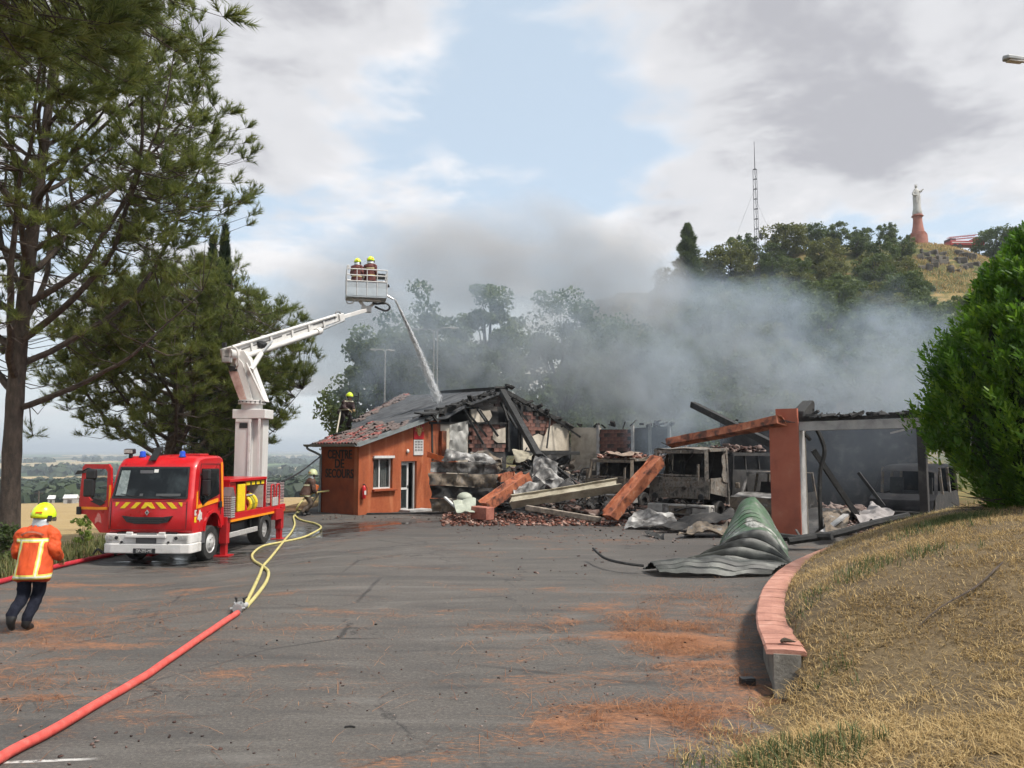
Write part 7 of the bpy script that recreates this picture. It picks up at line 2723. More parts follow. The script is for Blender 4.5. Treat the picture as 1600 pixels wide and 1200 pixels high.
# ------------------------------------------------------------------ torn roller shutter: slats as pieces
GRN = mat('green_shutter', [(0.30, (0.30, 0.31, 0.29)), (0.37, (0.07, 0.08, 0.07)), (0.43, (0.10, 0.13, 0.095)), (0.50, (0.045, 0.105, 0.045)), (0.57, (0.09, 0.10, 0.08)), (0.63, (0.36, 0.36, 0.33)), (0.70, (0.05, 0.052, 0.05))], 1.3, .55, metal=.1, bump=.2)
GRN2 = mat('bare_shutter', [(0.30, (0.012, 0.012, 0.012)), (0.45, (0.035, 0.037, 0.034)), (0.56, (0.085, 0.09, 0.08)), (0.63, (0.24, 0.24, 0.225)), (0.75, (0.42, 0.42, 0.40))], 1.2, .5, metal=.2, bump=.2)
shut = thing('roller_shutter', 'torn green and grey roller shutter curled on the ground before the pillar', 'roller shutter')


def slat_strip(mb, pts_a, pts_b, th=.016):
    """strip between two polylines, as a thin curved slat"""
    n_ = len(pts_a)
    vs_, fs_ = [], []
    for a, b_ in zip(pts_a, pts_b):
        a, b_ = Vector(a), Vector(b_)
        mid_ = (a + b_) / 2
        nn_ = Vector((0, -.35, .93))
        vs_ += [a, mid_ + nn_ * .04, b_, b_ - nn_ * th, mid_ + nn_ * (.04 - th), a - nn_ * th]
    for i in range(n_ - 1):
        for q in range(6):
            q2 = (q + 1) % 6
            fs_.append((i * 6 + q, i * 6 + q2, (i + 1) * 6 + q2, (i + 1) * 6 + q))
    fs_.append(tuple(range(6))[::-1])
    fs_.append(tuple((n_ - 1) * 6 + q for q in range(6)))
    mb.add(vs_, fs_)


def arch_line(f):
    """cross-section of the standing curl; f runs from the far peak to the near lip"""
    L_ = P(1134, 812, 21.0).lerp(P(1110, 874, 17.4), f)
    R_ = P(1219, 822, 20.4).lerp(P(1238, 868, 17.2), f)
    top = P(1172, 776, 21.0).lerp(P(1176, 826, 17.6), f)
    L_.z, R_.z = max(.03, L_.z * .25), max(.05, R_.z * .4)
    out_ = []
    for k_ in range(17):
        t = k_ / 16
        p = L_ * (1 - t) ** 2 + (top * 2 - (L_ + R_) / 2) * 2 * t * (1 - t) + R_ * t * t
        p = p + Vector((.10 * mnoise.noise(Vector((t * 5, f * 3, 7))), .08 * mnoise.noise(Vector((t * 5, f * 4, 3))), .13 * mnoise.noise(Vector((t * 3.5, f * 3, 1)))))
        out_.append(p)
    return out_


NS = 15
for i in range(NS):
    mb = MB()
    slat_strip(mb, arch_line(i / NS + .006), arch_line((i + 1) / NS - .006))
    mb.build('slat', GRN, shut, smooth=True)


def lip_line(f):
    """the flattened tongue sweeping left along the ground"""
    out_ = []
    for k_ in range(17):
        t = k_ / 16
        A_ = P(1004, 876, 16.8).lerp(P(1030, 893, 16.0), f)
        B_ = P(1120, 862, 17.2).lerp(P(1110, 898, 15.9), f)
        C_ = P(1236, 868, 17.0).lerp(P(1205, 893, 16.1), f)
        p = A_ * (1 - t) ** 2 + (B_ * 2 - (A_ + C_) / 2) * 2 * t * (1 - t) + C_ * t * t
        p.z = G(p.x, p.y) + .05 + .30 * math.sin(math.pi * min(1, f * .95)) * (.55 + .45 * math.sin(t * 3.1)) * (1 - .35 * t) + .09 * mnoise.noise(Vector((t * 5, f * 2.5, 6)))
        out_.append(p)
    return out_


for i in range(7):
    mb = MB()
    slat_strip(mb, lip_line(i / 7 + .006), lip_line((i + 1) / 7 - .006))
    mb.build('slat', GRN2, shut, smooth=True)
for i in range(4):      # inner slats bridging curl and tongue
    mb = MB()
    a0, a1 = arch_line(1.0), lip_line(0.0)
    slat_strip(mb, [p.lerp(q, i / 4) for p, q in zip(a0, a1)], [p.lerp(q, (i + .92) / 4) for p, q in zip(a0, a1)])
    mb.build('slat', GRN2, shut, smooth=True)
mb = MB()
mb.tube(catmull([P(927, 857, 18.2), P(945, 872, 17.2), P(975, 880, 16.6), P(1006, 884, 16.4)], 5), .03, 6)
mb.build('edge_strip', CHAR, shut, smooth=True)

# ------------------------------------------------------------------ heaps and scatter of rubble
rs = random.Random(17)


def heap(px0, px1, py0, py1, n_, hmax, zfun=None):
    out_ = []
    for _ in range(n_):
        p = PGd(rs.uniform(px0, px1), rs.uniform(py0, py1))
        out_.append(Vector((p.x, p.y, p.z + abs(rs.gauss(0, hmax)))))
    return out_


o = rubble('rubble_heap', heap(690, 1000, 796, 822, 2600, .05), .02, .09, RUBT)
tag(o, 'band of broken red tile and brick along the burnt front', None)
pts_ = []
for _ in range(3800):
    s, t = rs.uniform(-4.5, 5.5), rs.uniform(-15.5, -.3)
    w = stw(s, t, 0)
    hgt = 2.15 * math.exp(-((s + 1.0) / 2.4) ** 2 - ((t + 2.9) / 2.8) ** 2) + .25
    pts_.append((w.x, w.y, rs.uniform(0, hgt)))
o = rubble('ash_debris', pts_, .05, .28, RUB)
tag(o, 'charred debris covering the garage floor', None)
# low mounds under the debris so that heaps are solid
mv, mf = [], []
for i in range(41):
    for j in range(61):
        s, t = -5.0 + 10.8 * i / 40, -16.4 + 16.3 * j / 60
        w = stw(s, t, 0)
        z = .02 + (1.9 * math.exp(-((s + 1.0) / 2.4) ** 2 - ((t + 2.9) / 2.8) ** 2) + .40 * math.exp(-((s + 1.0) / 2.0) ** 2 - ((t + 15.5) / 1.8) ** 2) + .12) * sstep(-5.0, -3.6, s) + .10 * mnoise.noise(Vector((s * 1.7, t * 1.7, 0)))
        mv.append((w.x, w.y, z))
for i in range(40):
    for j in range(60):
        q = i * 61 + j
        mf.append((q, q + 1, q + 62, q + 61))
o = np_mesh('ash_bed', mv, mf, SOOTW, smooth=True)
tag(o, 'bed of black ash on the garage floor', None, None, 'structure')
o = rubble('ground_scraps', heap(700, 1190, 812, 850, 330, .01) + heap(760, 1190, 850, 905, 70, .008) + heap(500, 700, 796, 812, 160, .01), .01, .05, RUB)
tag(o, 'small scorched scraps scattered over the asphalt', None)
o = rubble('floor_charcoal', heap(1290, 1420, 806, 838, 700, .06), .03, .13, RUB)
tag(o, 'charcoal and ash along the floor of the right hand bay', None)
tb = MB()
for _ in range(290):
    s, t = rs.uniform(-5.0, 3.0), rs.uniform(-12.5, -.6)
    w = stw(s, t, rs.uniform(.1, .5) + 1.7 * math.exp(-((s + 1.0) / 2.4) ** 2 - ((t + 2.9) / 2.8) ** 2))
    d = Vector((rs.gauss(0, 1), rs.gauss(0, 1), abs(rs.gauss(0, .5)))).normalized() * rs.uniform(.5, 1.9)
    tb.tube(catmull([w, w + d * .5 + Vector((rs.gauss(0, .12), rs.gauss(0, .12), rs.gauss(0, .12))), w + d], 4), rs.uniform(.012, .04), 5)
for _ in range(120):
    s, t = rs.uniform(-4.6, 2.0), rs.uniform(-8.5, -.8)
    w = stw(s, t, .2 + 1.85 * math.exp(-((s + 1.0) / 2.4) ** 2 - ((t + 2.9) / 2.8) ** 2))
    e1 = Vector((rs.gauss(0, 1), rs.gauss(0, 1), rs.gauss(0, .5))).normalized() * rs.uniform(.4, 1.1)
    e2 = e1.cross(Vector((rs.gauss(0, 1), rs.gauss(0, 1), rs.gauss(0, 1)))).normalized() * rs.uniform(.3, .8)
    v_, f_ = crumple([w, w + e1, w + e1 + e2, w + e2], 8, 6, .22, .012, rs.randint(0, 99), 2.2)
    tb.add(v_, f_, 1 if rs.random() < .3 else 0)
o = tb.build('twisted_bars', [BURNT_D, BURNT])
tag(o, 'tangle of twisted burnt bars over the garage floor', None, None, 'stuff')
# charred bars lying along the foot of the bay
for a, b_, lab in ((P(1232, 846, 20.2), P(1420, 806, 20.8), 'long charred bar lying along the sill of the right hand bay'), (P(1215, 838, 20.8), P(1300, 838, 20.0), 'short charred bar lying before the pillar foot')):
    o = MB().tube(catmull([a, a.lerp(b_, .35) + Vector((0, -.1, -.05)), a.lerp(b_, .7) + Vector((0, .05, -.02)), b_], 4), .10, 7).build('charred_bar', CHAR, smooth=True)
    tag(o, lab, 'timber', 'charred timbers')
o = MB().box((0, 0, .03), (4.2, .22, .05), rot=(0, 0, 0)).build('charred_plank', CHAR)
pm = P(655, 799, 31.6)
o.location = (pm.x, pm.y, .01)
o.rotation_euler = (0, 0, .12)
tag(o, 'long black plank lying on the ground before the office door', 'plank')
# ------------------------------------------------------------------ firefighters
SKINM = mat('skin', [(0.3, (0.42, 0.24, 0.17)), (0.7, (0.52, 0.31, 0.22))], 12, 0.6)
NAVY = mat('navy_trousers', [(0.3, (0.007, 0.008, 0.014)), (0.7, (0.022, 0.024, 0.036))], 9, 0.95, bump=0.8, bscale=11, spec=0.1)
BOOT = mat('black_boot', (0.012, 0.011, 0.011), 10, 0.5)
GLOVE = mat('work_glove', (0.30, 0.20, 0.09), 12, 0.8)
HELM = mat('helmet_yellow', [(0.3, (0.60, 0.78, 0.01)), (0.7, (0.68, 0.86, 0.015))], 5, 0.3, coat=0.4)
HELMW = mat('helmet_pale', [(0.3, (0.42, 0.46, 0.25)), (0.7, (0.56, 0.60, 0.36))], 5, 0.4)
FLAP = mat('silver_flap', [(0.3, (0.35, 0.37, 0.38)), (0.7, (0.62, 0.64, 0.65))], 14, 0.4, metal=0.3, bump=0.3)
ORH = mat('orange_mark', (0.85, 0.20, 0.01), 6, 0.5)


def jacket_mat(name, base, dark, bands=True, zlo=0.80, zhi=1.33, vert=True, stripe=(0.62, 0.55, 0.10)):
    """turn-out jacket cloth with sewn-on reflective bands (object space: z up, x across)"""
    m, n, l, b = nt(name)
    co = n.new('ShaderNodeTexCoord').outputs['Object']
    sx = n.new('ShaderNodeSeparateXYZ')
    l.new(co, sx.inputs[0])
    c = _ramp(n, l, _noise(n, l, co, 7, 6, 0.6, 0.4, (1, 1, .5)), [(0.3, dark), (0.7, base)])
    if bands:
        def band(v, c0, w):
            d = _mathn(n, l, 'ABSOLUTE', _mathn(n, l, 'SUBTRACT', v, c0))
            return _mathn(n, l, 'LESS_THAN', d, w), _mathn(n, l, 'LESS_THAN', d, w * 0.38)
        z = sx.outputs[2]
        ax = _mathn(n, l, 'ABSOLUTE', sx.outputs[0])
        m1, i1 = band(z, zlo, 0.036)
        m2, i2 = band(z, zhi, 0.030)
        intorso = _mathn(n, l, 'LESS_THAN', ax, 0.232)
        m2 = _mathn(n, l, 'MULTIPLY', m2, intorso)
        i2 = _mathn(n, l, 'MULTIPLY', i2, intorso)
        mm = _mathn(n, l, 'MAXIMUM', m1, m2)
        ii = _mathn(n, l, 'MAXIMUM', i1, i2)
        if vert:
            m3, i3 = band(ax, 0.155, 0.030)
            zr = _mathn(n, l, 'MULTIPLY', _mathn(n, l, 'GREATER_THAN', z, zlo), _mathn(n, l, 'LESS_THAN', z, zhi))
            mm = _mathn(n, l, 'MAXIMUM', mm, _mathn(n, l, 'MULTIPLY', m3, zr))
            ii = _mathn(n, l, 'MAXIMUM', ii, _mathn(n, l, 'MULTIPLY', i3, zr))
        c = _mix(n, l, mm, c, stripe)
        c = _mix(n, l, ii, c, (0.62, 0.62, 0.50))
    l.new(c, b.inputs['Base Color'])
    b.inputs['Roughness'].default_value = 0.75
    bn = n.new('ShaderNodeBump')
    bn.inputs['Strength'].default_value = 0.5
    bn.inputs['Distance'].default_value = 0.03
    l.new(_noise(n, l, co, 6, 4, 0.5, 1.0, (1, 1, .6)), bn.inputs['Height'])
    l.new(bn.outputs[0], b.inputs['Normal'])
    return m


def loft(mb, rings, n_=20):
    """rings: (centre, side vector*rx, front vector*ry)"""
    vs_, fs_ = [], []
    for c_, sx_, fy in rings:
        for k_ in range(n_):
            a = 2 * math.pi * k_ / n_
            vs_.append(c_ + sx_ * math.cos(a) + fy * math.sin(a))
    for i in range(len(rings) - 1):
        for k_ in range(n_):
            k2 = (k_ + 1) % n_
            fs_.append((i * n_ + k_, i * n_ + k2, (i + 1) * n_ + k2, (i + 1) * n_ + k_))
    fs_.append(tuple(range(n_))[::-1])
    fs_.append(tuple((len(rings) - 1) * n_ + k_ for k_ in range(n_)))
    mb.add(vs_, fs_)


def person(label, loc, rz, J, jmat, tmat=NAVY, helmet=HELM, glove=GLOVE, hem=0.70, scale=1.0, head_dir=(0, 1, 0), tank=None):
    """J: joints (x right, y forward, z up). One continuous skinned body; jacket and helmet are its children"""
    root = thing('person', label, 'person', loc, rz)
    root.scale = (scale,) * 3
    J = {k_: Vector(v) for k_, v in J.items()}
    names, edges, rad = [], [], []

    def jn(nm, p, r_):
        names.append((nm, Vector(p)))
        rad.append(r_)
        return len(names) - 1
    pel = jn('pelvis', J['pelvis'], .135)
    sp = jn('spine', J['pelvis'].lerp(J['chest'], .55), .13)
    ch = jn('chest', J['chest'], .145)
    nk = jn('neck', J['neck'], .06)
    hd = Vector(head_dir).normalized()
    h0 = jn('head', J['neck'] + Vector((0, 0, .10)) + hd * .03, .085)
    h1 = jn('head', J['neck'] + Vector((0, 0, .19)) + hd * .03, .085)
    edges += [(pel, sp), (sp, ch), (ch, nk), (nk, h0), (h0, h1)]
    nose = jn('head', J['neck'] + Vector((0, 0, .12)) + hd * .12, .018)
    edges.append((h0, nose))
    for s in ('L', 'R'):
        sh = jn('arm', J['sh' + s], .072)
        el = jn('arm', J['el' + s], .052)
        wr = jn('arm', J['wr' + s], .034)
        d = (J['wr' + s] - J['el' + s]).normalized()
        pa = jn('hand', J['wr' + s] + d * .07, .030)
        edges += [(ch, sh), (sh, el), (el, wr), (wr, pa)]
        side = d.cross(Vector((0, 0, 1)))
        if side.length < .1:
            side = Vector((1, 0, 0))
        side.normalize()
        pn_ = side.cross(d)
        for q in range(4):
            b0 = J['wr' + s] + d * .10 + side * (.022 * (q - 1.5))
            L_ = (.075, .088, .082, .064)[q]
            f1 = jn('hand', b0, .0095)
            f2 = jn('hand', b0 + d * L_ * .5 - pn_ * .018, .009)
            f3 = jn('hand', b0 + d * L_ * .8 - pn_ * .050, .008)
            edges += [(pa, f1), (f1, f2), (f2, f3)]
        t1 = jn('hand', J['wr' + s] + d * .055 + side * .042, .011)
        t2 = jn('hand', J['wr' + s] + d * .085 + side * .062 - pn_ * .015, .009)
        edges += [(wr, t1), (t1, t2)]
        hp = jn('leg', J['hip' + s], .125)
        kn = jn('leg', J['kn' + s], .094)
        an = jn('leg', J['an' + s] + Vector((0, 0, .06)), .080)
        hee = jn('boot', J['an' + s] + Vector((0, -.03, -.04)), .064)
        toe = jn('boot', J['toe' + s], .048)
        edges += [(pel, hp), (hp, kn), (kn, an), (an, hee), (hee, toe)]
    me = bpy.data.meshes.new('body')
    me.from_pydata([p for _, p in names], edges, [])
    tmp = bpy.data.objects.new('body_tmp', me)
    COL.objects.link(tmp)
    md = tmp.modifiers.new('skin', 'SKIN')
    md.use_smooth_shade = True
    sl = me.skin_vertices[0] if len(me.skin_vertices) else None
    if sl is None:
        bm = bmesh.new()
        bm.from_mesh(me)
        bm.verts.layers.skin.verify()
        bm.to_mesh(me)
        bm.free()
        sl = me.skin_vertices[0]
    for i, r_ in enumerate(rad):
        sl.data[i].radius = (r_, r_)
        sl.data[i].use_root = (i == pel)
    ss = tmp.modifiers.new('sub', 'SUBSURF')
    ss.levels = 2
    ss.render_levels = 2
    dg = bpy.context.evaluated_depsgraph_get()
    body = bpy.data.meshes.new_from_object(tmp.evaluated_get(dg))
    bpy.data.objects.remove(tmp)
    body.materials.clear()
    for mm in (tmat, BOOT, SKINM, glove, jmat):
        body.materials.append(mm)
    # clothing region of each face from the nearest bone
    cen = np.empty(len(body.polygons) * 3)
    body.polygons.foreach_get('center', cen)
    cen = cen.reshape(-1, 3)
    best = np.full(len(cen), 1e9)
    reg = np.zeros(len(cen), int)
    code = {'leg': 0, 'pelvis': 0, 'boot': 1, 'head': 2, 'neck': 2, 'hand': 3, 'arm': 4, 'spine': 4, 'chest': 4}
    for a, b_ in edges:
        pa_, pb = np.array(names[a][1]), np.array(names[b_][1])
        ab = pb - pa_
        t = np.clip(((cen - pa_) @ ab) / (ab @ ab + 1e-9), 0, 1)
        dd = np.linalg.norm(cen - (pa_ + t[:, None] * ab), axis=1) - np.interp(t, [0, 1], [rad[a], rad[b_]])
        cc = code[names[b_][0]]
        up_ = dd < best
        best[up_] = dd[up_]
        reg[up_] = cc
    body.polygons.foreach_set('material_index', reg.astype(np.int32))
    body.polygons.foreach_set('use_smooth', np.ones(len(cen), bool))
    bo_ = link(bpy.data.objects.new('body', body), root)
    vg = bo_.vertex_groups.new(name='cloth')
    vg.add(sorted({v for p_ in body.polygons if p_.material_index in (0, 1) for v in p_.vertices}), 1.0, 'REPLACE')
    tx = bpy.data.textures.get('creases') or bpy.data.textures.new('creases', 'CLOUDS')
    tx.noise_scale = .085
    dm_ = bo_.modifiers.new('creases', 'DISPLACE')
    dm_.texture = tx
    dm_.strength = .04
    dm_.vertex_group = 'cloth'
    dm_.texture_coords = 'LOCAL'
    # jacket
    side = (J['shR'] - J['shL']).normalized()
    ax_ = (J['chest'] - J['pelvis']).normalized()
    fr = ax_.cross(side).normalized() * -1
    mb = MB()
    pz = J['pelvis']
    down = pz - ax_ * (pz.z - hem)
    rings = []
    for f, rx, ry in ((0, .255, .20), (.06, .262, .205), (.30, .255, .20), (.5, .245, .19), (.68, .255, .19), (.84, .262, .18), (.93, .235, .155), (1.0, .15, .12), (1.06, .085, .09)):
        c_ = down.lerp(J['neck'], min(f, 1.0)) + ax_ * max(0, f - 1.0) * .5
        if f <= .5:
            c_ = down + ax_ * ((J['chest'] - down).length * f / .75) if False else down.lerp(J['chest'], f / .72)
        elif f < 1:
            c_ = J['chest'].lerp(J['neck'], (f - .72) / .28) if f > .72 else down.lerp(J['chest'], f / .72)
        rings.append((c_, side * rx, fr * ry))
    loft(mb, rings)
    for s in ('L', 'R'):
        inn = J['sh' + s].lerp(J['chest'], .35)
        mid_ = J['sh' + s].lerp(J['el' + s], .5)
        pts_ = [inn, J['sh' + s], mid_, J['el' + s], J['el' + s].lerp(J['wr' + s], .5), J['el' + s].lerp(J['wr' + s], .96)]
        mb.tube(catmull(pts_, 4), [.11] * 4 + [.108] * 4 + [.095] * 4 + [.086] * 4 + [.076] * 4 + [.066], 14)
    jk = mb.build('jacket', jmat, root, smooth='full')
    sm = jk.modifiers.new('sub', 'SUBSURF')
    sm.levels = 2
    sm.render_levels = 2
    tx = bpy.data.textures.get('folds') or bpy.data.textures.new('folds', 'CLOUDS')
    tx.noise_scale = .11
    dm_ = jk.modifiers.new('folds', 'DISPLACE')
    dm_.texture = tx
    dm_.strength = .045
    dm_.texture_coords = 'LOCAL'
    # helmet: shell with comb, brim, visor, neck flap
    hc = J['neck'] + Vector((0, 0, .165)) + hd * .025
    yaw = math.atan2(-hd.x, hd.y)
    Mh = Matrix.Translation(hc) @ Matrix.Rotation(yaw, 4, 'Z') @ Matrix.Rotation(-.10, 4, 'X')
    mb = MB()
    vs_, fs_ = [], []
    nu, nv = 20, 9
    for j in range(nv + 1):
        t = math.pi * .60 * j / nv
        for i in range(nu):
            a = 2 * math.pi * i / nu
            r0 = .145 if t < 1.3 else .150
            ry = r0 * (1.16 if math.sin(a) < 0 else 1.06)
            rz_ = .165 + .016 * max(0, 1 - abs(math.cos(a)) * 3)
            vs_.append((r0 * math.sin(t) * math.cos(a), ry * math.sin(t) * math.sin(a), rz_ * math.cos(t)))
    for j in range(nv):
        for i in range(nu):
            fs_.append((j * nu + i, (j + 1) * nu + i, (j + 1) * nu + (i + 1) % nu, j * nu + (i + 1) % nu))
    mb.add(vs_, fs_, 0, Mh)
    ho = mb.build('helmet', helmet, root, smooth='full')
    sd_ = ho.modifiers.new('solid', 'SOLIDIFY')
    sd_.thickness = .012
    mb = MB()
    for s in (-1, 1):
        mb.prism([(-.05, -.012), (.05, -.004), (.045, .024), (-.045, .016)], .008, 'y', 0, M=Mh @ Matrix.Rotation(s * .75, 4, 'Z') @ Matrix.Translation((0, -.178, .03)))
    mb.build('helmet_mark', ORH, ho)
    mb = MB()
    vs_, fs_ = [], []
    for j, (rr, z) in enumerate(((.150, -.045), (.152, -.10), (.158, -.15), (.17, -.185))):
        for i in range(13):
            a = math.pi + math.pi * i / 12
            vs_.append((rr * math.cos(a) * 1.0, rr * 1.1 * math.sin(a) * .95 + .02, z))
    for j in range(3):
        for i in range(12):
            fs_.append((j * 13 + i, j * 13 + i + 1, (j + 1) * 13 + i + 1, (j + 1) * 13 + i))
    mb.add(vs_, fs_, 0, Mh)
    fo_ = mb.build('neck_flap', FLAP, ho, smooth='full')
    fo_.modifiers.new('solid', 'SOLIDIFY').thickness = .01
    mb = MB()
    vs_, fs_ = [], []
    for j, (rr, z) in enumerate(((.150, .0), (.165, -.05), (.162, -.09))):
        for i in range(11):
            a = math.pi * .12 + math.pi * .76 * i / 10
            vs_.append((rr * math.cos(a), rr * 1.1 * math.sin(a), z))
    for j in range(2):
        for i in range(10):
            fs_.append((j * 11 + i, j * 11 + i + 1, (j + 1) * 11 + i + 1, (j + 1) * 11 + i))
    mb.add(vs_, fs_, 0, Mh)
    vo_ = mb.build('visor', glass_mat('visor_smoke', (0.05, 0.05, 0.055), .7), ho, smooth='full')
    MB().box((.152, .02, -.05), (.03, .06, .09), M=Mh).box((-.152, .02, -.05), (.03, .06, .09), M=Mh).build('ear_cup', BLACK, ho)
    if tank is not None:
        a = J['pelvis'].lerp(J['chest'], .35) - fr * .26 * 1.0
        b_ = J['chest'].lerp(J['neck'], .3) - fr * .25
        MB().tube([a, a.lerp(b_, .1), a.lerp(b_, .9), b_], [.05, .105, .105, .05], 14).build('backpack', tank, root, smooth=True)
    return root


STAND = dict(pelvis=(0, 0, .95), chest=(0, .02, 1.32), neck=(0, .03, 1.52), shL=(-.19, .02, 1.42), elL=(-.25, .02, 1.15), wrL=(-.22, .18, .98), shR=(.19, .02, 1.42), elR=(.25, .02, 1.15), wrR=(.22, .18, .98),
             hipL=(-.10, 0, .88), knL=(-.11, .03, .50), anL=(-.11, -.02, .11), toeL=(-.12, .15, .045), hipR=(.10, 0, .88), knR=(.11, .03, .50), anR=(.11, -.02, .11), toeR=(.12, .15, .045))

# walking firefighter at the left, seen from behind
WALK = dict(pelvis=(.03, .06, .96), chest=(.02, .17, 1.33), neck=(.02, .23, 1.53), shL=(-.19, .13, 1.42), elL=(-.27, .12, 1.14), wrL=(-.20, .30, 1.00), shR=(.21, .17, 1.42), elR=(.30, .10, 1.16), wrR=(.26, .33, 1.02),
            hipL=(-.08, .05, .89), knL=(-.09, .03, .50), anL=(-.07, -.30, .22), toeL=(-.08, -.24, .055), hipR=(.12, .07, .89), knR=(.08, .13, .50), anR=(.03, -.10, .12), toeR=(.04, .07, .045))
wp_ = PGd(42, 984)
OJ = jacket_mat('orange_jacket', (0.66, 0.085, 0.012), (0.50, 0.055, 0.008))
pw = person('firefighter in orange jacket and yellow helmet walking away at the left', (wp_.x, wp_.y, wp_.z - .005), R(4), WALK, OJ, head_dir=(.65, .75, -.05), scale=1.03)
# faded arc of print across the shoulders
mb = MB()
arc_ = [(.16 * math.sin(a), -.10 - .0 * a, 1.36 + .085 * math.cos(a)) for a in np.linspace(-1.15, 1.15, 11)]
vs_, fs_ = [], []
for (x, y, z) in arc_:
    yy = .17 - .19 * math.sqrt(max(0.05, 1 - (x / .27) ** 2)) - .006
    vs_ += [(x, yy - .0, z), (x * 1.22, yy + .012, z + .03 - .02 * abs(x) / .16)]
for i in range(10):
    fs_.append((2 * i, 2 * i + 2, 2 * i + 3, 2 * i + 1))
po = mb.add(vs_, fs_).build('shoulder_print', mat('faded_maroon', [(0.35, (0.30, 0.06, 0.03)), (0.65, (0.42, 0.16, 0.10))], 25, .8), pw)
po.modifiers.new('solid', 'SOLIDIFY').thickness = .004

# hose crew member beside the office wall
CROUCH = dict(pelvis=(0, -.10, .74), chest=(0, .16, 1.04), neck=(0, .27, 1.21), shL=(-.19, .17, 1.12), elL=(-.24, .25, .86), wrL=(-.12, .45, .78), shR=(.19, .17, 1.12), elR=(.24, .25, .86), wrR=(.12, .42, .76),
              hipL=(-.10, -.10, .68), knL=(-.16, .22, .46), anL=(-.14, .02, .11), toeL=(-.15, .19, .045), hipR=(.10, -.10, .68), knR=(.15, .10, .42), anR=(.13, -.22, .11), toeR=(.14, -.05, .045))
BJ = jacket_mat('brown_jacket', (0.105, 0.050, 0.032), (0.060, 0.030, 0.022), True, .72, 1.12, False, (.30, .26, .10))
DJ = jacket_mat('dark_jacket', (0.055, 0.026, 0.024), (0.028, 0.016, 0.016), True, .78, 1.15, False, (.16, .13, .07))
RJ = jacket_mat('maroon_jacket', (0.16, 0.035, 0.028), (0.075, 0.022, 0.020), True, .98, 1.30, False, (.45, .34, .08))
BT = mat('brown_trousers', [(0.3, (0.05, 0.035, 0.025)), (0.7, (0.11, 0.08, 0.06))], 8, .85)
q = PGd(484, 796)
q = Vector((P(480, 796, 31.0).x, 31.0, G(-8.3, 31.0)))
person('firefighter with orange backpack holding the hose left of the office wall', tuple(q), R(-58), {k_: (v[0], v[1] * (.6 if v[2] > .6 else 1), v[2] * 1.12 if v[2] > .6 else v[2]) for k_, v in CROUCH.items()}, BJ, BT, HELMW, head_dir=(.2, 1, .1), hem=.66, tank=mat('orange_pack', [(0.3, (0.42, 0.09, 0.02)), (0.7, (0.58, 0.15, 0.04))], 6, .6), scale=1.08)
# on the roof
w = stw(-6.75, 3.75, 0)
person('firefighter in dark jacket bending over on the burnt tile roof', (w.x, w.y, rake(-6.75) - .02), R(-130), {k_: (v[0], v[1] + .0, v[2]) for k_, v in CROUCH.items()}, DJ, mat('dark_trousers', (0.03, 0.022, 0.02), 8, .85), HELM, head_dir=(-.2, 1, -.2), hem=.55, scale=1.06)
a = w + Vector((-.15, -.25, rake(-6.75) + .75))
o = MB().tube([a, stw(-8.1, 2.6, rake(-8.1) + .12)], .035, 8).build('crowbar', mat('pale_hose', (0.42, 0.38, 0.30), 9, .7), smooth=True)
tag(o, 'pale pole held by the firefighter on the roof', 'pole')
# ladder leaning on the far side of the roof
lad = thing('ladder', 'thin ladder leaning behind the firefighter on the roof', 'ladder')
p0, p1 = P(545, 668, 36.2), P(556, 614, 36.6)
for dx in (-.14, .14):
    MB().tube([p0 + Vector((dx, 0, -2.0)), p1 + Vector((dx, 0, 0))], .025, 6).build('rail', BLACK, lad)
for k_ in range(11):
    f = k_ / 10.5
    c_ = (p0 + Vector((0, 0, -2.0))).lerp(p1, f)
    MB().tube([c_ - Vector((.14, 0, 0)), c_ + Vector((.14, 0, 0))], .015, 5).build('rung', BLACK, lad)
# two in the basket
bw = bk.matrix_world if False else None
Mt = Matrix.Translation(TR) @ Matrix.Rotation(TRZ, 4, 'Z')
for (lx, ly, lab, jm, sc, hdv, dz_) in ((-.42, -.05, 'firefighter on the left in the lifting basket, head lowered', RJ, .95, (.5, 1, -.2), .03), (.16, .05, 'taller firefighter on the right in the lifting basket', RJ, 1.02, (0, 1, 0), .035)):
    loc_ = Mt @ (Vector(bc) + Matrix.Rotation(R(14) - TRZ, 3, 'Z') @ Vector((lx, ly, dz_)))
    person(lab, tuple(loc_), R(-12), STAND, jm, BT, HELM, head_dir=hdv, scale=sc, tank=mat('mustard_pack', [(0.3, (0.36, 0.22, 0.03)), (0.7, (0.52, 0.36, 0.06))], 6, .6) if lx > 0 else None)
# ------------------------------------------------------------------ hoses
def ground_line(pts, r_, n_=8):
    ws_ = [PGd(x, y) for x, y in pts]
    c_ = catmull(ws_, n_)
    return [Vector((p.x, p.y, G(p.x, p.y) + r_ * .92)) for p in c_]


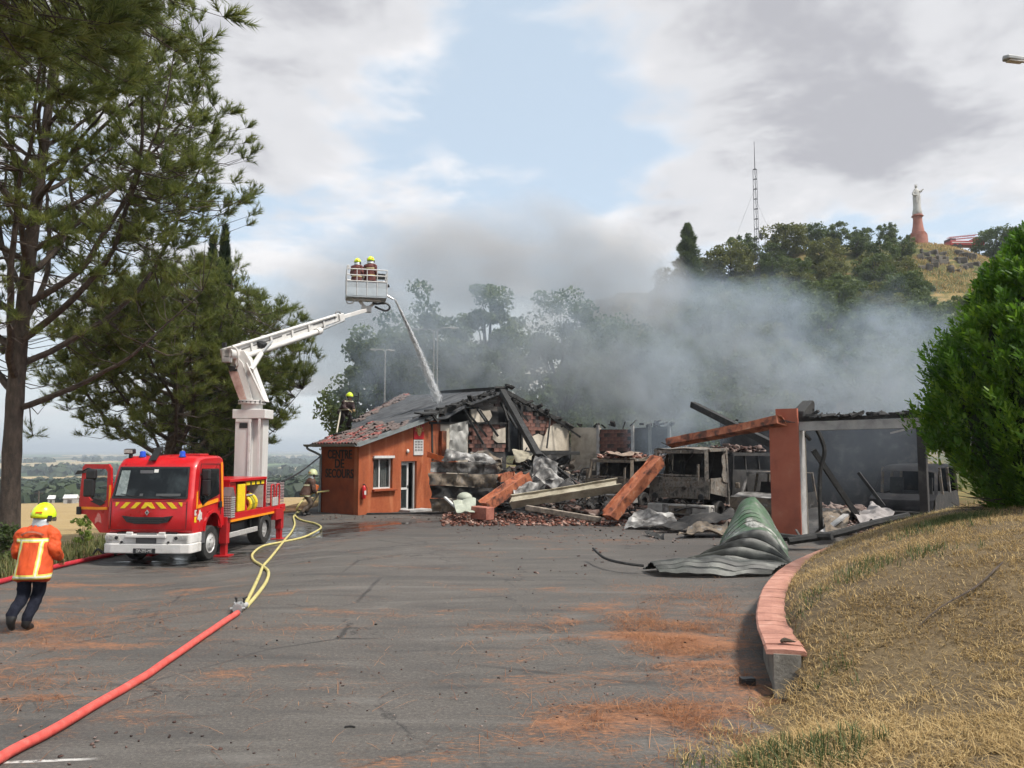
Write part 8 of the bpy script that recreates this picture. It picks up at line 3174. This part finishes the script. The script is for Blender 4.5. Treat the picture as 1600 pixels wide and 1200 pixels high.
HRED = mat('red_hose', [(0.3, (0.50, 0.055, 0.045)), (0.55, (0.62, 0.095, 0.075)), (0.75, (0.66, 0.16, 0.13))], 9, .65, bump=.3, bscale=60)
HYEL = mat('yellow_hose', [(0.3, (0.36, 0.30, 0.10)), (0.55, (0.52, 0.46, 0.18)), (0.75, (0.60, 0.54, 0.27))], 9, .65, bump=.2, bscale=60)
pl0 = PGd(-60, 1235)
main = ground_line([(-60, 1235), (0, 1192), (75, 1152), (150, 1107), (225, 1063), (295, 1014), (340, 983), (371, 962)], .046)
hz_ = thing('supply_hose', 'thick red fire hose curving across the near asphalt', 'hose')
MB().tube([p + Vector((.008 * mnoise.noise(p * 1.3), .008 * mnoise.noise(p * 1.7), .004 * mnoise.noise(p * 3))) for p in main], .046, 12).build('hose', HRED, hz_, smooth='full')
cpl = thing('hose_coupling', 'steel dividing coupling joining the red hose to two yellow hoses', 'coupling')
cp0 = PGd(373, 957)
cdir_ = (PGd(384, 948) - PGd(368, 964)).normalized()
cs_ = cdir_.cross(Vector((0, 0, 1)))
c_ = cp0 + Vector((0, 0, .085))
MB().tube([c_ - cdir_ * .14, c_ - cdir_ * .05, c_, c_ + cdir_ * .08], [.075, .085, .09, .08], 14).build('coupling_body', STEEL, cpl, smooth=True)
for s in (-1, 1):
    MB().tube([c_ + cdir_ * .04 + cs_ * .04 * s, c_ + cdir_ * .20 + cs_ * .075 * s], [.05, .045], 12).build('outlet', ALU, cpl, smooth=True)
    MB().tube([c_ + cdir_ * .10 + cs_ * .06 * s + Vector((0, 0, .04)), c_ + cdir_ * .10 + cs_ * .06 * s + Vector((0, 0, .13))], .015, 6).build('valve_stem', BLACK, cpl)
    MB().tube([c_ + cdir_ * .02 + cs_ * .06 * s + Vector((0, 0, .13)), c_ + cdir_ * .18 + cs_ * .09 * s + Vector((0, 0, .13))], .014, 6).build('valve_handle', BLACK, cpl)
for k_ in range(6):
    a = k_ * math.pi / 3
    MB().tube([c_ - cdir_ * .10 + (cs_ * math.cos(a) + Vector((0, 0, 1)) * math.sin(a)) * .07, c_ - cdir_ * .10 + (cs_ * math.cos(a) + Vector((0, 0, 1)) * math.sin(a)) * .115], .018, 6).build('lug', STEEL, cpl)
ya_ = ground_line([(381, 952), (394, 926), (405, 902), (411, 887), (423, 873), (445, 845), (460, 823), (459, 808), (470, 800), (483, 797)], .034)
yb_ = ground_line([(385, 951), (400, 934), (416, 911), (419, 895), (409, 886), (396, 877), (395, 867), (411, 855), (443, 848), (480, 840), (501, 828), (494, 820), (470, 814), (461, 806), (466, 801), (478, 798)], .034)
for ln_, lab in ((ya_, 'straighter pale yellow hose running from the coupling past the truck'), (yb_, 'looping pale yellow hose crossing over the straighter one')):
    if ln_ is yb_:
        ln_ = [p + Vector((0, 0, .05 * math.exp(-((i - 76) / 5.0) ** 2))) for i, p in enumerate(ln_)]
    o = MB().tube(ln_, .034, 10).build('attack_hose', HYEL, smooth='full')
    tag(o, lab, 'hose', 'yellow hoses')
rl = ground_line([(-60, 928), (0, 913), (70, 893), (140, 877), (200, 865), (235, 862)], .06)
o = MB().tube(rl, .06, 12).build('feed_hose', mat('dark_red_hose', [(0.3, (0.36, 0.018, 0.03)), (0.7, (0.52, 0.035, 0.05))], 9, .5), smooth='full')
tag(o, 'dark red hose on the ground behind the walking firefighter', 'hose')
# hose held by the crew member, rising from the ground
hh_ = Vector((P(480, 796, 31.0).x, 31.0, 0))
hp_ = catmull([ya_[-1], hh_ + Vector((-.35, -.25, .25)), hh_ + Vector((.05, .0, .80)), hh_ + Vector((.75, .45, .95))], 8)
o = MB().tube(hp_, .034, 8).build('attack_hose', HYEL, smooth='full')
tag(o, 'yellow hose held up by the firefighter at the office corner', 'hose', 'yellow hoses')
o = MB().tube(catmull([P(432, 756, 25.2), P(468, 738, 28.2), P(503, 711, 32.9)], 8), .03, 7).build('cable', BLACK, smooth=True)
tag(o, 'taut dark line running from the truck to the office downpipe', 'cable')
o = MB().tube(catmull([P(486, 790, 31.2), P(497, 772, 32.2), P(504, 752, 32.9)], 8), .025, 7).build('cable', BLACK, smooth=True)
tag(o, 'short dark line leaning against the office corner', 'cable')

# ------------------------------------------------------------------ extinguisher, red bag, road scraps
sw_, zz = S(565.5, 768)
ex = thing('fire_extinguisher', 'red fire extinguisher hung on the orange wall left of the window', 'extinguisher', tuple(stw(sw_, -.12, zz - .28)), ROT_ST)
MB().lathe([(.07, 0), (.085, .02), (.085, .42), (.06, .50), (.025, .53)], 16).build('cylinder', RED, ex, smooth=True)
MB().box((0, 0, .56), (.09, .04, .05)).build('valve', BLACK, ex)
MB().tube(catmull([(0.02, -.03, .55), (.10, -.07, .40), (.09, -.08, .12)], 5), .014, 6).build('nozzle_hose', BLACK, ex, smooth=True)
MB().box((0, -.083, .24), (.09, .01, .16)).build('label_plate', WHITE, ex)
q = PGd(548, 799)
bag = thing('red_bag', 'small red bag lying on the ground before the lettered wall', 'bag', (q.x, q.y, q.z), .3)
MB().ball((0, 0, .10), (.30, .16, .11), 14, 8).ball((.16, -.02, .12), (.14, .13, .10), 10, 7).build('bag_body', RED, bag, smooth='full')
MB().tube(catmull([(-.12, -.05, .19), (0, -.08, .26), (.12, -.05, .21)], 5), .015, 6).build('strap', WHITE, bag, smooth=True)
rs = random.Random(41)
pts_ = []
for _ in range(420):
    p = PGd(rs.uniform(0, 1190), 830 + 370 * rs.random())
    if bank_dist(p.x, p.y) < -.3:
        pts_.append((p.x, p.y, p.z + .006))
o = rubble('grit', pts_, .004, .022, RUB)
tag(o, 'grit and little scraps on the asphalt', None)
# fallen pine needles lying in the rusty patches
npx = []
for (cx_, cy2, rx, ry, k_) in ((2.3, 10.6, .8, 2.2, 3000), (1.8, 11.4, 1.5, 1.0, 2500), (1.5, 7.6, 1.0, .8, 2200), (-6.8, 12.0, 2.0, 2.0, 2200), (-5.6, 8.4, 1.6, .8, 1200), (-1.0, 10, 5, 4, 1200), (3.3, 13.5, .9, 1.6, 1200)):
    for _ in range(k_):
        x, y = rs.gauss(cx_, rx * .6), rs.gauss(cy2, ry * .6)
        if bank_dist(x, y) < -.06 and mnoise.noise(Vector((x * 1.3, y * 2.2, 5))) > -.1:
            npx.append((x, y, G(x, y) + .012))
o = blades('fallen_needles', npx, .03, .075, .0022, leaf_mat('fallen_needle', (0.12, 0.045, 0.02), (0.28, 0.11, 0.045), (0.46, 0.24, 0.12), 2, .1, .8), 6.0)
tag(o, 'rusty fallen pine needles lying on the asphalt', None)
o = MB().tube(catmull([(0, 0, .012), (.05, .01, .016), (.10, .0, .012)], 4), [.008] * 9, 6).build('twig', CHAR, smooth=True)
o.location = PGd(538, 1138)
tag(o, 'short black twig lying on the near asphalt', 'twig')
o = MB().ball((0, 0, .10), (.22, .12, .11), 10, 7).tube(catmull([(-.2, 0, .1), (-.35, .02, .2), (-.45, 0, .06)], 4), .03, 6).build('bag_of_tools', mat('dark_gear', [(0.3, (0.03, 0.028, 0.025)), (0.62, (0.05, 0.045, 0.04)), (0.7, (0.5, 0.32, 0.05))], 3, .7), smooth='full')
q = P(172, 856, 21.2)
o.location = (q.x, q.y, land_z(q.x, q.y) + .05)
tag(o, 'dark gear bundle on the ground left of the truck bumper', 'bundle')

# ------------------------------------------------------------------ street lamps
LPM = mat('lamp_post_grey', [(0.3, (0.26, 0.27, 0.27)), (0.7, (0.38, 0.39, 0.39))], 4, .5, metal=.2)


def lamp(label, base, h, arms, r_=.07):
    root = thing('street_lamp', label, 'street lamp', base, 0, 'street lamps')
    MB().tube([(0, 0, 0), (0, 0, h * .5), (0, 0, h)], [r_, r_ * .8, r_ * .6], 10).build('post', LPM, root, smooth=True)
    for (dx, dy, up) in arms:
        MB().tube(catmull([(0, 0, h - .15), (dx * .3, dy * .3, h + up * .5), (dx, dy, h + up)], 5), r_ * .45, 7).build('arm', LPM, root, smooth=True)
        hm = Matrix.Translation((dx, dy, h + up)) @ Matrix.Rotation(math.atan2(dy, dx), 4, 'Z')
        hd_ = MB().prism([(-.05, -.05), (.55, -.09), (.62, 0), (.55, .09), (-.05, .05)], .09, 'z', -.03, M=hm).build('lamp_head', LPM, root, bevel=.02)
        MB().box((.33, 0, -.04), (.34, .12, .03), M=hm).build('lens', LENS, hd_)
    return root


for px_, top, Y, arms, lab in ((678, 516, 47, ((-.75, 0, .05),), 'street lamp with arm to the left behind the burnt roof'), (683.5, 514, 48.5, ((.75, .2, .1),), 'street lamp with arm to the right behind the burnt roof'), (602, 548, 46, ((-.35, 0, .05), (.1, .1, .05)), 'lower dark street lamp left of the twin lamps')):
    p = P(px_, top, Y)
    lamp(lab, (p.x, p.y, -.6), p.z + .6, arms)
p = P(1628, 97, 15.5)
bz_ = bank_z(p.x, p.y, bank_dist(p.x, p.y))
lamp('street lamp whose head pokes in at the upper right edge', (p.x + .2, p.y, bz_ - .3), p.z - bz_ + .3 - .15, ((-.55, -.1, .12),), .08)

# ------------------------------------------------------------------ hilltop: statue, mast, rocks, fire engine
STONE = mat('pale_stone', [(0.3, (0.34, 0.33, 0.31)), (0.7, (0.55, 0.54, 0.51))], 1.2, .8, bump=.4)
PED = mat('pedestal_brick', [(0.3, (0.26, 0.10, 0.075)), (0.7, (0.40, 0.17, 0.125))], 1.5, .85, bump=.4)
sb = P(1435, 372, 146)
statue = thing('hilltop_statue', 'pale stone robed figure on a flared red brick pedestal on the hilltop', 'statue', (sb.x, sb.y, sb.z - .4))
ph = 5.4
ps_ = MB().lathe([(1.75, -2.5), (1.65, 0), (1.60, .9), (1.42, 1.0), (1.45, 1.25), (1.18, 1.4), (.95, 2.6), (.82, 3.8), (.80, 4.6)], 20).build('pedestal', PED, statue, smooth=True)
for z0_, r0, hh2 in ((.95, 1.56, .18), (1.3, 1.38, .14), (4.6, 1.08, .22), (4.85, .92, .2)):
    MB().lathe([(r0 * .92, z0_), (r0, z0_ + hh2 * .3), (r0, z0_ + hh2 * .7), (r0 * .92, z0_ + hh2)], 20).build('moulding', PED, ps_, smooth=True)
MB().lathe([(.80, 5.0), (.90, 5.3), (.72, 6.2), (.66, 7.0), (.62, 7.4)], 14).build('plinth', STONE, statue, smooth=True)
fg = MB()
bz = 6.9
rings = []
for z, rx, ry, ox in ((0, .66, .58, 0), (.5, .64, .55, 0), (1.1, .66, .52, .03), (1.8, .72, .50, .02), (2.4, .70, .46, -.02), (2.9, .60, .40, -.04), (3.25, .34, .28, -.03), (3.4, .17, .17, -.02), (3.52, .22, .22, -.02), (3.72, .25, .25, -.02), (3.92, .21, .22, -.02), (4.05, .08, .08, -.02)):
    rings.append((Vector((ox, 0, bz + z)), Vector((rx, 0, 0)), Vector((0, ry, 0))))
loft(fg, rings, 18)
fg.tube(catmull([(.35, -.1, bz + 2.8), (.72, -.25, bz + 2.65), (.95, -.35, bz + 2.95), (1.22, -.45, bz + 3.12)], 5), [.22] * 5 + [.18] * 5 + [.12] * 5 + [.07], 9)
fg.tube(catmull([(-.45, -.1, bz + 2.8), (-.78, -.2, bz + 2.2), (-.60, -.5, bz + 1.85), (-.2, -.6, bz + 1.95)], 5), [.22] * 5 + [.20] * 5 + [.15] * 5 + [.09], 9)
fg.ball((-.02, 0, bz + 3.76), (.27, .27, .30), 12, 8)
for k_ in range(9):
    a = k_ * .7
    fg.tube([(.60 * math.cos(a), .50 * math.sin(a), bz + .1), (.66 * math.cos(a + .1), .48 * math.sin(a + .1), bz + 1.6), (.5 * math.cos(a + .2), .36 * math.sin(a + .2), bz + 2.7)], [.10, .08, .05], 6)
fg.build('figure', STONE, statue, smooth=True)
mb = MB()
for k_ in range(7):
    a = math.pi * k_ / 6
    mb.tube([(.20 * math.cos(a), 0, bz + 3.98 + .08 * math.sin(a)), (.30 * math.cos(a), 0, bz + 4.05 + .22 * math.sin(a))], .03, 5)
mb.build('crown', STONE, statue)
mb_ = thing('radio_mast', 'tall thin steel lattice mast with guy wires above the wooded hill', 'mast')
mbase = P(1186, 500, 120)
mtop = P(1184, 222, 120)
MSTL = mat('mast_steel', [(0.3, (0.03, 0.032, 0.035)), (0.7, (0.06, 0.062, 0.065))], 2, .8)
Hm = mtop.z - mbase.z - 4.5
mb_.location = (mbase.x, mbase.y, mbase.z)
legs = []
for k_ in range(3):
    a = k_ * 2.094 + .3
    legs.append((a, .42))
    MB().tube([(.42 * math.cos(a), .42 * math.sin(a), 0), (.34 * math.cos(a), .34 * math.sin(a), Hm)], .04, 5).build('leg', MSTL, mb_)
br = MB()
nb = 15
for i in range(nb):
    z0_, z1_ = Hm * i / nb, Hm * (i + 1) / nb
    for k_ in range(3):
        a, b_ = legs[k_][0], legs[(k_ + 1) % 3][0]
        r0, r1 = .42 - .08 * i / nb, .42 - .08 * (i + 1) / nb
        br.tube([(r0 * math.cos(a), r0 * math.sin(a), z0_), (r1 * math.cos(b_), r1 * math.sin(b_), z1_)], .013, 3)
        br.tube([(r1 * math.cos(a), r1 * math.sin(a), z1_), (r1 * math.cos(b_), r1 * math.sin(b_), z1_)], .05, 4)
br.build('bracing', MSTL, mb_)['kind'] = 'stuff'
MB().tube([(0, 0, Hm), (0, 0, Hm + 4.6)], [.07, .03], 6).build('aerial', MSTL, mb_)
MB().box((.5, -.3, Hm * .55), (.3, .3, .8)).build('relay_box', MSTL, mb_)
for dx, dy, z0_ in ((-9.5, -2, Hm * .88), (9.5, 3, Hm * .80), (6, -6, Hm * .62), (-4, 8, Hm * .5)):
    MB().tube([(0, 0, z0_), (dx, dy, -1)], .014, 4).build('guy_wire', MSTL, mb_)
# rock face under the hilltop
ROCK = mat('hill_rock', [(0.3, (0.045, 0.038, 0.032)), (0.5, (0.12, 0.105, 0.085)), (0.75, (0.27, 0.245, 0.21))], .9, .9, bump=.8, bscale=3)
rk = thing('rock_outcrop', 'grey craggy rock face below the dry hilltop grass', 'rock face')
rs = random.Random(8)
for i in range(44):
    f = rs.random()
    px_ = 1436 + 98 * f
    py_ = 394 + 30 * rs.random() + 8 * f
    for Yr in np.arange(100, 150, .5):
        p = P(px_, py_, Yr)
        if land_z(p.x, p.y) >= p.z:
            break
    p = p + Vector((0, .9, -.9))
    me_ = MB().box((0, 0, 0), (rs.uniform(.5, 1.5), rs.uniform(1.2, 2.2), rs.uniform(2.0, 5.0)), rot=(rs.gauss(0, .12), rs.gauss(0, .12), rs.uniform(0, 3)), taper=rs.uniform(.55, .9))
    o = me_.build('rock', ROCK, rk, bevel=.1, loc=p)
# dry grass tufts on the hilltop
pts_ = []
for _ in range(9000):
    px_ = rs.uniform(1415, 1600)
    Y = rs.uniform(122, 147)
    p = P(px_, 400, Y)
    if mnoise.noise(Vector((p.x * .12, p.y * .12, 0))) > -.25:
        pts_.append((p.x, p.y, land_z(p.x, p.y)))
o = blades('hilltop_grass', pts_, .2, .6, .05, GRASS, .6)
tag(o, 'tall dry grass on the bare hilltop', None)
# small red ladder truck parked up there
fe = P(1507, 389, 149)
fz = max(land_z(fe.x, fe.y), fe.z - .3)
eng = thing('ladder_truck', 'distant red ladder fire truck parked on the hilltop right of the statue', 'fire truck', (fe.x, fe.y, fe.z - .2), .05)
RD2 = mat('distant_red', [(0.3, (0.30, 0.03, 0.03)), (0.7, (0.42, 0.05, 0.045))], 2, .5)
MB().prism([(3.4, .5), (1.7, .5), (1.7, 2.3), (2.9, 2.3), (3.4, 1.5)], 2.2, 'y', -1.1).build('cab', RD2, eng, bevel=.1)
MB().box((-.9, 0, 1.15), (5.2, 2.2, .9)).build('body', RD2, eng, bevel=.06)
MB().box((-2.9, 0, 1.75), (1.2, 2.0, .6)).build('rear_locker', mat('dark_maroon', (0.10, 0.03, 0.04), 3, .6), eng, bevel=.05)
for y in (-.35, .35):
    for z in (2.05, 2.5):
        MB().bar((-3.3, y, z - .1), (2.6, y, z + .55), .10, .10).build('ladder_rail', RD2, eng)
for k_ in range(12):
    x = -3.1 + k_ * .48
    z = 2.05 + .11 * k_ - .1
    MB().bar((x, -.35, z), (x, -.35, z + .45), .05, .05).build('ladder_rung', WHITE, eng)
MB().box((2.6, -1.115, 1.75), (.8, .02, .6)).build('window', CABG, eng)
MB().box((-.9, -1.12, 1.2), (4.6, .02, .18)).build('stripe', WHITE, eng)
for x in (2.4, -1.6, -2.6):
    for y in (-1.0, 1.0):
        MB().tube([(x, y - .12, .48), (x, y + .12, .48)], .48, 14).build('wheel', RUBBER, eng, smooth=True)

# ------------------------------------------------------------------ farm shed and poles in the field
for px_, py_, Y, w_, h_, lab in ((111, 782, 250, 3.6, 1.9, 'small farm shed with white roof at the field edge'), (82, 782, 262, 2.0, 1.6, 'tiny hut left of the farm shed at the field edge')):
    p = P(px_, py_, Y)
    sh_ = thing('farm_shed', lab, 'shed', (p.x, p.y, land_z(p.x, p.y) - .2), .25)
    MB().box((0, 0, h_ / 2), (w_, 3.2, h_)).build('wall', GREYW, sh_)
    MB().prism([(-1.8, h_), (1.8, h_), (0, h_ + 1.1)], w_ + .4, 'x', -w_ / 2 - .2).build('roof', mat('white_sheet_roof', (0.70, 0.69, 0.67), 3, .5), sh_)
    MB().box((0, -1.61, h_ * .4), (w_ * .35, .04, h_ * .75)).build('door', BOARD, sh_)
for px_, top, Y, lab in ((61, 770, 120, 'thin utility pole standing in the stubble field'), (141, 778, 190, 'far utility pole near the farm shed')):
    p = P(px_, top, Y)
    z0_ = land_z(p.x, p.y)
    up_ = thing('utility_pole', lab, 'pole', (p.x, p.y, z0_ - .3), 0, 'utility poles')
    hgt = max(3.0, p.z - z0_)
    MB().tube([(0, 0, 0), (0, 0, hgt)], .10, 7).build('post', BOARD, up_)
    MB().box((0, 0, hgt - .3), (1.2, .1, .1)).build('crossarm', BOARD, up_)

# ------------------------------------------------------------------ water jet from the basket onto the roof
j0, j1, j2 = P(617, 468, 33.4), P(649, 537, 34.9), P(684, 625, 37.0)
rs2 = np.random.default_rng(4)
N = 9000
t = rs2.uniform(0, 1, N) ** .85
j0, j1, j2 = (np.array(q) for q in (j0, j1, j2))
ctrl = 2 * j1 - (j0 + j2) / 2
Pc = (1 - t)[:, None] ** 2 * j0 + 2 * (t * (1 - t))[:, None] * ctrl + t[:, None] ** 2 * j2
Dv = 2 * (1 - t)[:, None] * (ctrl - j0) + 2 * t[:, None] * (j2 - ctrl)
Dv /= np.linalg.norm(Dv, axis=1)[:, None]
spr = (.02 + .15 * t ** 1.3)
Pc = Pc + rs2.normal(size=(N, 3)) * spr[:, None] * .62
sd2 = np.cross(Dv, rs2.normal(size=(N, 3)))
sd2 /= np.linalg.norm(sd2, axis=1)[:, None]
up2 = np.cross(Dv, sd2)
ln2 = rs2.uniform(.03, .12, N)[:, None]
wd = rs2.uniform(.006, .014, N)[:, None]
Vj = np.stack([Pc - Dv * ln2, Pc + sd2 * wd, Pc + up2 * wd, Pc - sd2 * wd, Pc + Dv * ln2], 1).reshape(-1, 3)
fb = np.array([(0, 2, 1), (0, 3, 2), (0, 1, 3), (4, 1, 2), (4, 2, 3), (4, 3, 1)])
Fj = (np.arange(N)[:, None, None] * 5 + fb[None]).reshape(-1, 3)
m, n, l, b = nt('water_spray')
b.inputs['Base Color'].default_value = (.9, .91, .92, 1)
b.inputs['Roughness'].default_value = .4
tr_ = n.new('ShaderNodeBsdfTranslucent')
tr_.inputs[0].default_value = (.95, .96, .97, 1)
tp_ = n.new('ShaderNodeBsdfTransparent')
m1_, m2_ = n.new('ShaderNodeMixShader'), n.new('ShaderNodeMixShader')
m1_.inputs[0].default_value = .65
m2_.inputs[0].default_value = .55
l.new(b.outputs[0], m1_.inputs[1])
l.new(tr_.outputs[0], m1_.inputs[2])
l.new(m1_.outputs[0], m2_.inputs[1])
l.new(tp_.outputs[0], m2_.inputs[2])
l.new(m2_.outputs[0], n['Material Output'].inputs[0])
o = np_mesh('water_jet', Vj, Fj, m)
tag(o, 'white water jet arching from the lifting basket onto the burnt roof', None, None, 'stuff')
# ------------------------------------------------------------------ smoke: one volume over the ruins
def smoke_box(name, label, lo, hi, blobs, colour, nscale, thresh, dens, absorb=(0.5, 0.5, 0.5), detail=4, step=1.0, warp=1.3):
    lo, hi = Vector(lo), Vector(hi)
    mb = MB().box((lo + hi) / 2, hi - lo)
    m = bpy.data.materials.new(name)
    m.use_nodes = True
    n, l = m.node_tree.nodes, m.node_tree.links
    n.clear()
    out_ = n.new('ShaderNodeOutputMaterial')
    pv = n.new('ShaderNodeVolumePrincipled')
    pv.inputs['Color'].default_value = (*colour, 1)
    pv.inputs['Absorption Color'].default_value = (*absorb, 1)
    pv.inputs['Anisotropy'].default_value = .25
    pos = n.new('ShaderNodeNewGeometry').outputs['Position']
    nz = n.new('ShaderNodeTexNoise')
    nz.inputs['Scale'].default_value = nscale
    nz.inputs['Detail'].default_value = detail
    nz.inputs['Roughness'].default_value = .58
    nz.inputs['Distortion'].default_value = .5
    l.new(pos, nz.inputs['Vector'])
    tot = None
    for (c_, r_, amp) in blobs:
        vm = n.new('ShaderNodeVectorMath')
        vm.operation = 'SUBTRACT'
        l.new(pos, vm.inputs[0])
        vm.inputs[1].default_value = c_
        vd = n.new('ShaderNodeVectorMath')
        vd.operation = 'DIVIDE'
        l.new(vm.outputs[0], vd.inputs[0])
        vd.inputs[1].default_value = r_
        dt = n.new('ShaderNodeVectorMath')
        dt.operation = 'DOT_PRODUCT'
        l.new(vd.outputs[0], dt.inputs[0])
        l.new(vd.outputs[0], dt.inputs[1])
        g = _mathn(n, l, 'MULTIPLY', _mathn(n, l, 'MAXIMUM', _mathn(n, l, 'SUBTRACT', 1.0, dt.outputs['Value']), 0.0), amp)
        tot = g if tot is None else _mathn(n, l, 'ADD', tot, g)
    # billows: blob strength lifts the noise over a threshold
    bill = _mathn(n, l, 'ADD', _mathn(n, l, 'MULTIPLY', _mathn(n, l, 'SUBTRACT', nz.outputs[0], .5), warp), _mathn(n, l, 'MINIMUM', tot, 1.0))
    dn = _mathn(n, l, 'MULTIPLY', _mathn(n, l, 'MAXIMUM', _mathn(n, l, 'SUBTRACT', bill, thresh), 0.0), dens)
    dn = _mathn(n, l, 'MULTIPLY', dn, _mathn(n, l, 'GREATER_THAN', tot, .001))
    if warp > 2.5:       # finer wisps
        n2 = n.new('ShaderNodeTexNoise')
        n2.inputs['Scale'].default_value = nscale * 2.6
        n2.inputs['Detail'].default_value = 4
        n2.inputs['Roughness'].default_value = .62
        n2.inputs['Distortion'].default_value = 1.2
        l.new(pos, n2.inputs['Vector'])
        dn = _mathn(n, l, 'MULTIPLY', dn, _ramp(n, l, n2.outputs[0], [(.36, .12), (.64, 2.0)]))
    l.new(dn, pv.inputs['Density'])
    l.new(pv.outputs[0], out_.inputs['Volume'])
    m.cycles.volume_step_rate = step if hasattr(m.cycles, 'volume_step_rate') else 1.0
    o = mb.build(name, m)
    tag(o, label, None, None, 'stuff')
    return o


def bl(px_, py_, Y, rx, ry, rz_, amp):
    p = P(px_, py_, Y)
    return (tuple(p), (rx, ry, rz_), amp)


smoke_box('smoke', 'blue grey smoke drifting over the burnt station', (-17, 30, 1.2), (34, 58, 21), [
    bl(1300, 575, 45, 11.5, 8, 5.6, 1.15), bl(1130, 560, 44, 8, 7, 5.8, 1.05), bl(960, 545, 46, 9, 7, 8.0, 1.0), bl(790, 525, 47, 9, 6.5, 8, .95), bl(640, 550, 48, 8.5, 6, 7.5, .85),
    bl(1055, 650, 35.0, 2.6, 3.0, 4.2, 1.5), bl(690, 625, 39, 5.5, 3.5, 2.0, .55), bl(1400, 640, 38, 6, 6, 4.5, .9)],
    (.56, .69, .85), .20, .33, .17, step=1.0, warp=3.4, detail=5)
smoke_box('smoke_bay', 'thin smoke hanging in the right hand garage bay', (8.6, 23.4, .3), (17.5, 31, 5.2), [bl(1345, 690, 27.5, 4.5, 4.2, 3.2, 1.0)], (.50, .58, .68), .35, .25, .05)
smoke_box('smoke_high', 'brownish smoke plume spreading high behind the trees', (-30, 66, 8), (24, 92, 34), [
    bl(820, 400, 80, 16, 10, 7, .9), bl(640, 440, 78, 13, 9, 8, .85), bl(960, 440, 80, 11, 9, 7, .75), bl(500, 530, 76, 10, 8, 10, .6)],
    (.74, .70, .675), .075, .16, .24, warp=1.9)

# ------------------------------------------------------------------ hazy air over the whole valley
zlo = LAND_ZMIN - 1.0
mb = MB().box((0, 0, (zlo + 66) / 2), (29000, 29000, 66 - zlo))
m = bpy.data.materials.new('haze')
m.use_nodes = True
n, l = m.node_tree.nodes, m.node_tree.links
n.clear()
out_ = n.new('ShaderNodeOutputMaterial')
pv = n.new('ShaderNodeVolumePrincipled')
pv.inputs['Color'].default_value = (.80, .88, .96, 1)
pv.inputs['Density'].default_value = .00032
pv.inputs['Anisotropy'].default_value = 0.2
l.new(pv.outputs[0], out_.inputs['Volume'])
m.cycles.homogeneous_volume = True
o = mb.build('haze', m)
tag(o, 'pale summer haze over the valley', None, None, 'stuff')
